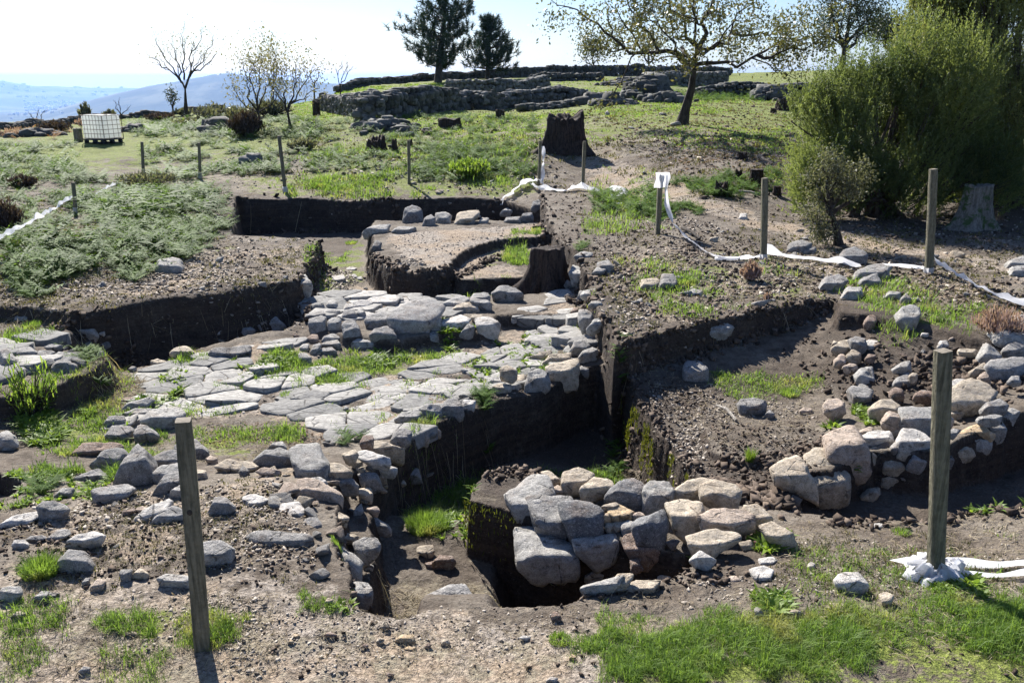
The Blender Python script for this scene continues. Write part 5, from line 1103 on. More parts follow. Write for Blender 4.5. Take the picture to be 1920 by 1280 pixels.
for i, (n, line, z, sp, s) in enumerate([(500, [(100, 592), (300, 577), (550, 552)], 0, .05, .035), (350, [(553, 548), (590, 490), (606, 448)], 0, .07, .05), (350, [(450, 366), (700, 363), (940, 365)], 0, .08, .06), (450, [(1012, 366), (1028, 440), (1092, 520), (1152, 655)], 0, .08, .05),
      (500, [(1152, 655), (1240, 628), (1450, 584), (1562, 562)], 0, .05, .035), (350, [(1172, 720), (1192, 758), (1300, 892)], -.4, .06, .03), (500, [(900, 880), (960, 870), (1030, 885)], -.2, .07, .028), (600, [(1310, 890), (1400, 920), (1500, 960)], -.25, .10, .045),
      (420, [(1570, 620), (1650, 680), (1750, 720)], -.05, .28, .032), (500, [(1750, 650), (1850, 700), (1900, 680)], 0, .2, .04), (500, [(692, 475), (760, 515), (850, 505), (930, 466)], -.15, .06, .045), (150, [(1350, 870), (1500, 860), (1540, 830)], -.35, .05, .03),
      (200, [(1560, 1000), (1700, 985), (1900, 980)], -.2, .08, .03), (250, [(640, 940), (660, 1000), (690, 1130), (750, 1145)], 0, .04, .02), (250, [(1085, 1110), (1250, 1070), (1400, 1060)], 0, .06, .018), (500, [(1180, 720), (1300, 740), (1250, 790), (1190, 750)], -.4, .15, .018)]):
    x, y, zz = rimpts(n, line, z, sp, 400 + i); g = np.random.default_rng(40 + i); grains(cb, x, y, zz, s * np.exp(g.normal(-.1, .7, n)), 500 + i, .8, .4)
for i, (n, poly, s) in enumerate([(3000, [(-40, 345), (440, 340), (440, 440), (600, 450), (560, 560), (-40, 600)], .026), (6000, [(1030, 345), (1960, 400), (1960, 640), (1560, 565), (1160, 650), (1040, 450)], .032), (400, [(0, 1110), (1300, 1110), (1930, 1000), (1930, 1285), (0, 1285)], .012), (1300, [(430, 250), (1500, 220), (1500, 400), (1030, 360), (440, 350)], .06), (1500, [(1180, 700), (1560, 700), (1560, 870), (1300, 880)], .018), (1500, [(0, 900), (600, 880), (600, 1110), (0, 1110)], .015)]):
    x, y, zz = spots(n, poly, 0, 190 + i, None); g = np.random.default_rng(i); grains(cb, x, y, zz, s * np.exp(g.normal(0, .5, n)), 280 + i, .7, .4)
cb.build('soil_clods', [M['clod']], kind='stuff', label='dark crumbled soil clods along pit edges')

# small loose stones, each a thing, from eight shapes
LIB = []
for k in range(8):
    r_ = random.Random(k + 900); pts = np.array([[r_.gauss(0, 1), r_.gauss(0, .8), r_.gauss(0, .5)] for _ in range(13)]); N, Hh = hullplanes(pts - pts.mean(0)); V, F_ = planes_mesh(N, Hh, 3, 40, .03, 1, k, (1, .8, .55)); V = V / np.abs(V).max(); V[:, 2] -= V[:, 2].min() * .55
    LIB.append(mesh('small_stone', V * .5, F_, mats=[M['rock']], smooth=True))
def loose(n, poly, z, s, label, group, seed, tints='gtmw', D=None):
    x, y, zz = spots(n, poly, z, seed) if D is None else spots_d(n, poly, D[0], D[1], seed); r_ = random.Random(seed)
    for i in range(len(x)):
        o = link('small_stone', LIB[r_.randrange(8)], loc=(x[i], y[i], zz[i] - .005), label=label, cat='stone', group=group); k = s * math.exp(r_.gauss(0, .42))
        o.scale = (k, k * r_.uniform(.7, 1.1), k * r_.uniform(.7, 1.2)); o.rotation_euler = (r_.gauss(0, .2), r_.gauss(0, .2), r_.random() * 6.3); t_ = TINT[r_.choice(tints)]; v = r_.uniform(.8, 1.1); o.color = (*[q * v for q in t_], 1)
loose(26, [(80, 540), (330, 470), (590, 450), (550, 545), (300, 570)], 0, .10, 'small grey stone lying on the flat earth bank left of the pits', 'small stones on the left earth bank', 1, 'gmgw')
loose(30, [(1130, 470), (1560, 480), (1550, 560), (1240, 620), (1150, 640)], 0, .11, 'small grey stone on the bank right of the deep pit', 'small stones on the right bank', 2, 'gmtw')
loose(16, [(1250, 380), (1500, 420), (1930, 500), (1700, 490), (1300, 450)], 0, .15, 'loose pale stone along the dirt path', 'loose stones by the path', 3, 'gwtm')
loose(14, [(20, 930), (540, 900), (560, 1110), (60, 1110)], -.1, .055, 'little loose stone in the near left rubble', 'little stones in the near left rubble', 4, 'gtmp')
loose(24, [(560, 850), (700, 850), (690, 900), (640, 940), (650, 1120), (560, 1110)], -.05, .085, 'small stone packed in the rubble left of the passage', 'small stones of the passage rubble', 8, 'gtmp')
loose(16, [(1450, 860), (1900, 790), (1900, 830), (1560, 900)], -.38, .09, 'small tan stone packed in the retaining row', 'small stones of the retaining row', 9, 'tpw')
loose(32, [(430, 860), (560, 840), (700, 845), (690, 900), (640, 960), (560, 1010), (470, 960)], -.05, .13, 'angular stone lying in the loose rubble behind the near left post', 'rubble stones behind the near left post', 10, 'gtmwp')
loose(24, [(560, 850), (620, 830), (740, 835), (860, 775), (900, 755), (880, 740), (740, 800), (600, 820)], -.36, .12, 'tan stone along the front edge of the paving above the pit', 'stones along the paving edge', 11, 'gtm')
loose(18, [(215, 800), (240, 740), (280, 700), (340, 680), (300, 740), (260, 820)], -.4, .12, 'grey stone on the left edge of the paving', 'stones on the left paving edge', 12, 'gm')
loose(14, [(90, 640), (200, 650), (205, 700), (120, 715), (40, 730)], -.15, .13, 'grey stone in the heap on the left terrace', 'stones on the left terrace', 13, 'gmd')
loose(12, [(930, 640), (1060, 620), (1110, 660), (1060, 700), (960, 720)], -.4, .11, 'grey stone by the corner of the deep pit on the paving', 'stones at the paving corner', 14, 'gtm')
loose(12, [(600, 500), (700, 505), (860, 555), (620, 560)], -.45, .09, 'small stone on the passage floor behind the kerb row', 'small stones behind the kerb row', 5, 'gwt')
loose(14, [(1560, 590), (1740, 640), (1800, 700), (1620, 760)], -.1, .09, 'small tan stone sticking out of the rough soil slope', 'small stones in the rough slope', 6, 'tpgb')
loose(10, [(1640, 500), (1900, 540), (1900, 620), (1650, 590)], 0, .10, 'small stone on the grass behind the rough wall', 'small stones above the rough wall', 7, 'gwm')

# ------------------------------------------------------------------ posts
M['post'] = mat_bark('weathered_post_wood', (.10, .095, .065), (.26, .24, .17), 60, 4, .85)
M['bark'] = mat_bark('dark_bark', (.018, .015, .013), (.085, .07, .058), 22, 4)
M['stump'] = mat_bark('charred_stump_wood', (.012, .010, .009), (.075, .053, .043), 26, 3)
M['stump_moss'] = mat_bark('mossy_root_wood', (.10, .09, .075), (.26, .235, .20), 22, 3, moss=(.06, .09, .03))
M['cutwood'] = mat_plain('cut_wood_end', (.20, .175, .14), .9, .3, 40)
def mat_tape():
    t = NT('white_barrier_tape'); t.p.inputs['Roughness'].default_value = .4; t.set(t.p.inputs['Base Color'], t.val((.86, .86, .88), t.ramp(t.noise(t.coord('Object'), 14, 3), .3, .6, .86, 1.03))); tr = t.new('ShaderNodeBsdfTranslucent'); tr.inputs[0].default_value = (.85, .86, .9, 1); mx = t.new('ShaderNodeMixShader'); mx.inputs[0].default_value = .5; t.l.new(t.p.outputs[0], mx.inputs[1]); t.l.new(tr.outputs[0], mx.inputs[2]); t.l.new(mx.outputs[0], t.out.inputs[0]); return t.m
M['tape'] = mat_tape()
M['ink'] = mat_plain('black_ink', (.02, .02, .025), .5, .1)
M['nail'] = mat_plain('rusty_iron', (.10, .045, .03), .8, .3, 40)
POSTS = {}
def post(key, top, base, wpx, label, cuff=False, group='wooden stakes round the excavation', knot=False):
    b = hit(*base); D = b[1]; t = atd(top[0], top[1], D + .01); f = (b[2] - CAMZ) * -SP + D * CP; w = wpx / FPX * f
    ax = t - b; Lh = np.linalg.norm(ax); ax /= Lh; rt = np.array([1, .25, 0.]); rt -= ax * (rt @ ax); rt /= np.linalg.norm(rt); fr = np.cross(ax, rt)
    e = bpy.data.objects.new('wooden_post', None); COL.objects.link(e); e.location = tuple(b); e['label'] = label; e['category'] = 'post'; e['group'] = group; e.empty_display_size = .1
    mb = MB(); rows = []; c = .16; sec = [(-1, -1 + c), (-1 + c, -1), (1 - c, -1), (1, -1 + c), (1, 1 - c), (1 - c, 1), (-1 + c, 1), (-1, 1 - c)]; m = 9; r_ = random.Random(key)
    V = []
    for i in range(m):
        k = i / (m - 1); p = ax * (Lh * k) - ax * (.12 * (1 - k)); ww = w / 2 * (1 + .02 * r_.uniform(-1, 1)); bend = rt * (math.sin(k * 3) * .004)
        if i == m - 1: ww *= .93
        for (u, v) in sec: V.append(p + bend + rt * u * ww + fr * v * ww)
    F = [[i * 8 + j, i * 8 + (j + 1) % 8, i * 8 + 8 + (j + 1) % 8, i * 8 + 8 + j] for i in range(m - 1) for j in range(8)]
    mb.add(V, F); o = mb.build('shaft', [M['post']], parent=e)
    cb_ = MB(); T = V[-8:]; cc = np.mean(T, 0); cb_.add(np.vstack([T, cc + ax * .003]), [[i, (i + 1) % 8, 8] for i in range(8)]); cb_.build('sawn_top', [M['cutwood']], parent=e)
    if knot:
        kb = MB(); q = ax * (Lh * .63) - fr * w * .5 * np.sign(fr[1]); D_, F_ = ICO[2]; kb.add(D_ * np.array([.012, .006, .014]) + q, F_); kb.build('knot', [M['bark']], parent=e)
    POSTS[key] = (b, ax, rt, fr, w, Lh, e)
    if cuff:
        mb = MB(); n = 14; V = []
        for i in range(4):
            for j in range(n):
                a = j / n * 6.283; R_ = w * (.66 + .14 * r_.random()); V.append(ax * (.01 + .022 * i * max(1, D / 10)) + rt * math.cos(a) * R_ + fr * math.sin(a) * R_)
        F = [[i * n + j, i * n + (j + 1) % n, (i + 1) * n + (j + 1) % n, (i + 1) * n + j] for i in range(3) for j in range(n)]
        mb.add(V, F); o = mb.build('tape_wrap', [M['tape']], loc=tuple(b)); o['label'] = 'white tape wound round the foot of ' + cuff; o['category'] = 'tape'; o['group'] = 'tape wound on posts'
post(1, (343, 787), (379, 1213), 27, 'thick weathered post in the near left foreground, leaning left', knot=True)
post(2, (1768, 657), (1753, 1078), 24, 'tall weathered post in the near right foreground with white tape heaped at its foot')
post(3, (1750, 317), (1741, 512), 12, 'tall pale post by the path before the big heath tree', 'the tall pale post before the heath tree')
post(4, (1434, 334), (1431, 487), 10, 'grey post between the flagged post and the tall pale one', 'the grey post near the small crooked tree')
post(5, (1238, 324), (1233, 438), 8, 'dark post carrying a white square of tape on its top')
post(6, (1096, 265), (1092, 353), 5.5, 'thin post just right of the giant dark stump, foot in white tape', 'the thin post by the giant stump')
post(7, (1013, 264), (1010, 346), 5, 'thin post with white tape hanging down its side left of the giant stump')
post(8, (766, 263), (767, 345), 5.5, 'lone post behind the dark far pit near the middle')
post(9, (523, 255), (535, 361), 6.5, 'leaning post at the far left corner of the dark pit', 'the leaning post at the pit corner')
post(10, (373, 268), (375, 335), 5, 'post in the bracken second from left of the leaning one', 'the bracken post beside the pit')
post(11, (266, 266), (269, 335), 5, 'post in dense bracken right of the white tank')
post(12, (137, 342), (142, 400), 6, 'leftmost short post in the bracken with tape at its foot', 'the leftmost bracken post')

# ------------------------------------------------------------------ barrier tape
def ribbon(name, pts, w, label, lift=.02, twist=1.0, seed=0, parent=None, flat=.5, step=.07, mat='tape'):
    """pts: pixels on the ground or 3d points"""
    w = w * 1.35
    P = [hit(*p) if len(p) == 2 else np.array(p, float) for p in pts]; P = np.array(P); g = np.random.default_rng(seed)
    L = np.r_[0, np.cumsum(np.linalg.norm(P[1:] - P[:-1], axis=1))]; n = max(8, int(L[-1] / step)); s = np.linspace(0, L[-1], n); Q = np.stack([np.interp(s, L, P[:, i]) for i in range(3)], 1)
    if len(pts[0]) == 2: Q[:, 2] = np.maximum(Q[:, 2], H(Q[:, 0], Q[:, 1]))
    for _ in range(2): Q[1:-1] = (Q[:-2] + 2 * Q[1:-1] + Q[2:]) / 4
    s1 = s / .35 + seed * 9; T = np.gradient(Q, axis=0); T /= np.linalg.norm(T, axis=1)[:, None]; up = np.array([0, 0, 1.0]); A = np.cross(T, up); A /= np.linalg.norm(A, axis=1)[:, None] + 1e-9; B = np.cross(A, T)
    ang = R(90) * flat + twist * vn(s1, s1 * 0 + 2, seed) * 1.1; ww = w * (.75 + .35 * vn(s1 * 1.7, s1 * 0 + 7, seed + 1)) / 2
    d = A * np.sin(ang)[:, None] + B * np.cos(ang)[:, None]; V = []
    for k, f in enumerate((-1, -.4, .25, 1)): V.append(Q + d * (ww * f)[:, None] + np.cross(d, T) * (w * .13 * vn(s1 * 3 + k * 5, s1 * 0 + k, seed + 3))[:, None] + up * (lift + ww * np.abs(np.cos(ang)) )[:, None])
    V = np.stack(V, 1).reshape(-1, 3); F = [[i * 4 + j, i * 4 + j + 1, i * 4 + j + 5, i * 4 + j + 4] for i in range(n - 1) for j in range(3)]
    o = link(name, mesh(name, V, F, mats=[M[mat]], smooth=True), label=label, cat='tape', group='white barrier tape'); return o
ribbon('barrier_tape', [(-60, 520), (0, 489), (60, 452), (105, 420), (141, 394)], .11, 'white tape slanting through the bracken at the left edge', .24, .5, 1)
ribbon('barrier_tape', [(146, 394), (185, 368), (215, 352), (240, 342)], .10, 'white tape running right from the leftmost short post', .05, .8, 2)
ribbon('barrier_tape', [(940, 392), (955, 372), (972, 356), (1000, 343), (1012, 346), (1018, 352)], .16, 'white tape dropping into the far pit from the tape hung post', .05, .6, 3)
b, ax, rt, fr, w, Lh, e = POSTS[7]
tpt = [tuple(b + ax * Lh * k + rt * (.05 + .05 * k2) - np.array([0, .06, 0])) for k, k2 in ((.85, 0), (.6, .9), (.35, 1.0), (.15, .3), (.03, -.5))]
ribbon('barrier_tape', tpt, .16, 'white tape hanging down the thin post left of the giant stump', 0, .4, 4, flat=.9)
ribbon('barrier_tape', [(998, 352), (1015, 360), (1050, 361), (1090, 357), (1108, 361), (1125, 365)], .14, 'white tape lying between the two thin posts by the giant stump', .03, .6, 5)
ribbon('barrier_tape', [(1128, 364), (1150, 361), (1178, 358), (1168, 369), (1148, 376), (1150, 384), (1168, 388)], .10, 'white tape doubling back on the ground right of the thin posts', .02, .8, 6)
b, ax, rt, fr, w, Lh, e = POSTS[5]
q0 = b + ax * Lh * .93; P5 = [tuple(q0 + np.array([.10, -.05, 0]))] + [tuple(atd(px, py, b[1] - dd)) for px, py, dd in ((1249, 385, .1), (1262, 425, .4))]
P5 += [tuple(hit(px, py) + np.array([0, 0, .03])) for px, py in ((1285, 452), (1315, 473), (1345, 488), (1388, 490))]
ribbon('barrier_tape', P5, .10, 'white tape sagging from the flagged post down to the ground', .01, .5, 7, flat=.6)
ribbon('barrier_tape', [(1340, 488), (1375, 491), (1400, 487), (1428, 484)], .05, 'thin twisted tape reaching the foot of the grey post', .01, .5, 8)
ribbon('barrier_tape', [(1435, 480), (1480, 487), (1530, 493), (1575, 500), (1612, 506)], .12, 'white tape from the grey post past the small crooked tree', .03, .4, 9)
ribbon('barrier_tape', [(1655, 500), (1690, 504), (1738, 509)], .06, 'short white tape left of the tall pale post', .02, .4, 10)
ribbon('barrier_tape', [(1750, 500), (1785, 520), (1830, 548), (1880, 570), (1935, 586), (1990, 600)], .12, 'broad white tape running off the right edge from the tall pale post', .04, .35, 11)
# folded square of tape on the flagged post
mb = MB(); b, ax, rt, fr, w, Lh, e = POSTS[5]; V = []; 
for i in range(7):
    for j in range(7): u, v = i / 6 - .42, j / 6; V.append(rt * u * .22 + ax * (Lh - .24 * v + .01) + fr * (-.06 * math.cos(u * 9) * .6 - .055) * np.sign(fr[1]) + rt * .02 * math.sin(v * 5))
mb.add(V, [[i * 7 + j, i * 7 + j + 1, i * 7 + j + 8, i * 7 + j + 7] for i in range(6) for j in range(6)]); o = mb.build('folded_tape', [M['tape']], smooth=True, loc=tuple(b)); o['label'] = 'square fold of white tape tied to the top of the dark post'; o['category'] = 'tape'
# heap of tape round the near right post and its two bands
b, ax, rt, fr, w, Lh, e = POSTS[2]
hp = MB(); g = np.random.default_rng(5)
for k in range(11):
    n = 22; V = []; a0 = g.random() * 6.3; d0 = g.uniform(-1, 1); turns = g.uniform(2.2, 5.0); zc = g.uniform(.015, .095)
    for i in range(n):
        s_ = i / (n - 1); a = a0 + s_ * turns; R0_ = w * (.75 + 1.0 * g.random() * (.4 + s_)) + .022 * math.sin(s_ * 7 + k); z = zc + .035 * math.sin(s_ * 6 + k * 2) - .02 * s_; wd = .030 + .016 * math.sin(s_ * 11 + k)
        c = rt * math.cos(a) * R0_ * 1.15 + fr * math.sin(a) * R0_; tl_ = g.normal(0, .55); V += [c * (1.0 + .45 * abs(tl_)) + np.array([0, 0, max(.004, z - wd)]), c * (1.1 + g.uniform(-.12, .2)) + np.array([0, 0, max(.012, z + g.uniform(-.008, .012))]), c * (.85 + .3 * tl_ * .3) + np.array([0, 0, z + wd * .8])]
    hp.add(V, [[i * 3 + j, i * 3 + j + 1, i * 3 + j + 4, i * 3 + j + 3] for i in range(n - 1) for j in range(2)])
o = hp.build('tape_bundle', [M['tape']], smooth=False, loc=tuple(b)); o['label'] = 'crumpled white tape bundled round the foot of the near right post'; o['category'] = 'tape'
r1 = ribbon('barrier_tape', [(1772, 1062), (1800, 1064), (1850, 1066), (1900, 1064), (1990, 1058)], .05, 'upper of two white tape bands leading right from the near right post', .006, .3, 12, flat=.25, step=.03)
r2 = ribbon('barrier_tape', [(1776, 1078), (1810, 1084), (1860, 1085), (1920, 1083), (1990, 1082)], .052, 'lower white tape band with small printed letters by the near right post', .006, .2, 13, flat=.25, step=.03)
def letters(txt, px, py, size, parent, ang=0.0, lift=.055):
    c = bpy.data.curves.new('t', 'FONT'); c.body = txt; c.size = size; c.align_x = 'CENTER'; c.extrude = .0008; to = bpy.data.objects.new('t', c); COL.objects.link(to); dg = bpy.context.evaluated_depsgraph_get(); me = bpy.data.meshes.new_from_object(to.evaluated_get(dg)); bpy.data.objects.remove(to)
    me.materials.clear(); me.materials.append(M['ink']); o = link('printed_letters', me, parent=parent); p = hit(px, py); o.location = (p[0], p[1] - .012, p[2] + lift); o.rotation_euler = (R(62), 0, ang)
letters('CM', 1845, 1083, .016, r2); letters('CM', 1762, 1083, .014, r2, .5, .07)
# small nail
nb = MB(); nb.tube([(0, 0, -.02), (0, 0, .05)], .003, 6); nb.tube([(0, 0, .05), (0, 0, .053)], .008, 8); p = hit(1414, 1030); o = nb.build('iron_nail', [M['nail']], loc=tuple(p)); o['label'] = 'rusty iron nail upright beside the small round tan stone'; o['category'] = 'nail'
# stick on the right floor
p0, p1, p2 = hit(1343, 765), hit(1362, 775), hit(1380, 791); sb = MB(); sb.tube([p0 + [0, 0, .03], p1 + [0, 0, .045], p2 + [0, 0, .015]], [.010, .014, .016], 7, jit=.3); M['stick'] = mat_bark('bleached_stick', (.22, .2, .17), (.5, .46, .4), 40, 8)
o = sb.build('stick', [M['stick']], smooth=True); o['label'] = 'short bleached stick on the right excavated floor'; o['category'] = 'stick'
for i, (a, c, lab) in enumerate([((1280, 433), (1312, 452), 'dark stick by the foot of the flagged post'), ((1385, 362), (1428, 371), 'pale stick between the small stumps'), ((1340, 690 - 330), (1350, 372), 'short stick beside the small stump')][:2]):
    p, q = hit(*a), hit(*c); sb = MB(); sb.tube([p + [0, 0, .04], (p + q) / 2 + [0, 0, .07], q + [0, 0, .04]], [.03, .025, .02], 6, jit=.3); o = sb.build('stick', [M['bark'] if i == 0 else M['stick']]); o['label'] = lab; o['category'] = 'stick'

# ------------------------------------------------------------------ water tank in its cage
b = hit(195, 268); D = b[1]; e = bpy.data.objects.new('water_tank', None); COL.objects.link(e); e.location = tuple(b); e.rotation_euler = (0, 0, R(-22)); e.scale = (.87, .87, .87); e['label'] = 'white plastic cube tank in a wire cage on a dark pallet in the bracken'; e['category'] = 'water tank'
def mat_tank():
    t = NT('milky_tank_plastic'); c = t.coord('Object'); n = t.noise(c, 2.5, 4, .6); col = t.mix(t.ramp(n, .4, .7), (.82, .84, .82), (.66, .68, .60)); t.p.inputs['Specular IOR Level'].default_value = .5
    t.set(t.p.inputs['Base Color'], col); t.p.inputs['Roughness'].default_value = .4; tr = t.new('ShaderNodeBsdfTranslucent'); t.set(tr.inputs[0], (.95, .97, .95)); mx = t.new('ShaderNodeMixShader'); mx.inputs[0].default_value = .68; t.l.new(t.p.outputs[0], mx.inputs[1]); t.l.new(tr.outputs[0], mx.inputs[2]); t.l.new(mx.outputs[0], t.out.inputs[0]); return t.m
M['tank'] = mat_tank(); M['cage'] = mat_plain('rusty_cage_steel', (.11, .075, .05), .6, .4, 9, .4, metal=.4); M['pallet'] = mat_plain('black_pallet_plastic', (.03, .03, .033), .7, .3)
mb = MB(); mb.box((0, 0, .68), (1.20, .96, .96), bev=.06); mb.build('tank_body', [M['tank']], parent=e)
mb = MB(); mb.tube([(0, 0, 1.15), (0, 0, 1.20)], .12, 12); mb.build('lid', [M['pallet']], parent=e)
mb = MB()
for z in (.22, .40, .58, .76, .94, 1.14): mb.tube([(-.62, -.50, z), (.62, -.50, z), (.62, .50, z), (-.62, .50, z), (-.62, -.50, z)], .010, 5, cap=False)
for i in range(8):
    x = -.60 + i * 1.2 / 7
    for y in (-.505, .505): mb.tube([(x, y, .18), (x, y, 1.16)], .008, 5)
for i in range(5):
    y = -.5 + i * .25
    for x in (-.625, .625): mb.tube([(x, y, .18), (x, y, 1.16)], .008, 5)
for y in (-.2, .2): mb.tube([(-.62, y, 1.18), (.62, y, 1.18)], .014, 5)
mb.build('cage', [M['cage']], parent=e)
mb = MB(); mb.box((0, 0, .165), (1.24, 1.04, .05), bev=.01)
for x in (-.5, 0, .5):
    for y in (-.42, 0, .42): mb.box((x, y, .085), (.16, .14, .11), bev=.02)
for y in (-.42, 0, .42): mb.box((0, y, .02), (1.22, .12, .03), bev=.008)
mb.build('pallet', [M['pallet']], parent=e)

# ------------------------------------------------------------------ stumps
def stump(px, pyb, wpx, hpx, label, flare=.55, seed=0, mat='stump', name='tree_stump', jag=.25, top=.62, lean=(0, 0), ridge=.22, nr=9):
    b = hit(px, pyb); D = b[1]; m = D / 1620; W_, Hh = wpx * m, hpx * m * 1.06; g = np.random.default_rng(seed + 60); n, rows = 56, 22; th = np.arange(n) / n * 2 * math.pi
    rid = sum(a * np.cos(k * th + p) for k, a, p in ((nr // 2, .6, g.random() * 6), (nr, .5, g.random() * 6), (3, .35, g.random() * 6), (17, .18, g.random() * 6)))
    rim = 1 - jag * (.5 + .5 * vn(np.cos(th) * 2.3 + seed, np.sin(th) * 2.3, seed)) - jag * .5 * np.abs(vn(np.cos(th) * 7, np.sin(th) * 7, seed + 1)); V = []
    for i in range(rows):
        t = i / (rows - 1); rad = W_ / 2 * (top + (1 - top) * math.exp(-t * 3.2) * (1 + flare * .3)) ; R_ = rad * (1 + ridge * rid * (.35 + .75 * math.exp(-t * 3))) + W_ * .02 * vn(th * 6, np.full(n, t * 9.0), seed)
        z = -.06 + (Hh + .06) * t * rim; V.append(np.c_[np.cos(th) * R_ + lean[0] * t * W_, np.sin(th) * R_ * .9 + lean[1] * t * W_, z])
    for k, (f, dz) in enumerate(((.82, .0), (.6, -.10), (.3, -.16))): q = V[rows - 1].copy(); c = q.mean(0); q = c + (q - c) * f; q[:, 2] += dz * Hh * jag * 2 + .02 * Hh * g.normal(0, 1, n) * jag; V.append(q)
    V = np.vstack(V); rr_ = rows + 3; F = [[i * n + j, i * n + (j + 1) % n, (i + 1) * n + (j + 1) % n, (i + 1) * n + j] for i in range(rr_ - 1) for j in range(n)]
    mb = MB(); mb.add(V, F); mb.add(np.vstack([V[-n:], V[-n:].mean(0)]), [[j, (j + 1) % n, n] for j in range(n)]); o = mb.build(name, [M[mat]], smooth=True, loc=tuple(b)); o['label'] = label; o['category'] = 'stump'; return o
stump(1062, 283, 92, 74, 'giant dark broken stump beside the dirt path', 1.2, 1, jag=.24, top=.70, nr=6, ridge=.34)
stump(1028, 546, 108, 88, 'tall root flared stump standing in the excavation bank', 1.3, 2, jag=.06, top=.52, ridge=.42, nr=7)
stump(706, 283, 48, 32, 'black ragged stump in grass left of the middle', .7, 3, jag=.5, top=.7)
stump(740, 282, 14, 24, 'narrow black stump piece beside the ragged one', .3, 4, jag=.3)
stump(1352, 366, 34, 30, 'split stump right of the path, nearest of its cluster', .9, 5, jag=.4, top=.6)
stump(1417, 346, 27, 28, 'clean sawn stump in the cluster right of the path', .2, 6, jag=.03, top=.9)
stump(1456, 366, 22, 20, 'low stump half under the heath branches', .5, 7, jag=.2)
stump(1384, 334, 20, 18, 'small dark stump behind the clean sawn one', .5, 8, jag=.3)
stump(1391, 298, 28, 14, 'low dark stump in the shade of the oak', .6, 9, jag=.3)
stump(843, 236, 44, 15, 'wide low black log stump before the long stone wall', .2, 10, jag=.25, top=.95)
stump(938, 224, 18, 18, 'small round topped stump in the open grass', .2, 11, jag=.15, top=.9)
stump(804, 252, 28, 9, 'low black log lying below the wide stump', .2, 12, jag=.3, top=.9)
stump(1470, 207, 40, 24, 'hollow black stump left of the heath tree top', .4, 13, jag=.4, top=.8)
stump(770, 276, 11, 16, 'small black stump right behind the lone post', .2, 14, jag=.2)
stump(594, 218, 15, 30, 'upright dark stump at the left end of the long wall', .2, 15, jag=.2, top=.9)
stump(148, 266, 14, 24, 'upright grey log standing left of the white tank', .1, 16, 'stump_moss', jag=.04, top=.98)
stump(1822, 428, 92, 84, 'pale mossy trunk butt with spreading roots under the heath', 1.6, 17, 'stump_moss', jag=.1, top=.5, ridge=.35, nr=5)
stump(1450, 212, 16, 10, 'tiny stump left of the hollow black one', .2, 18)

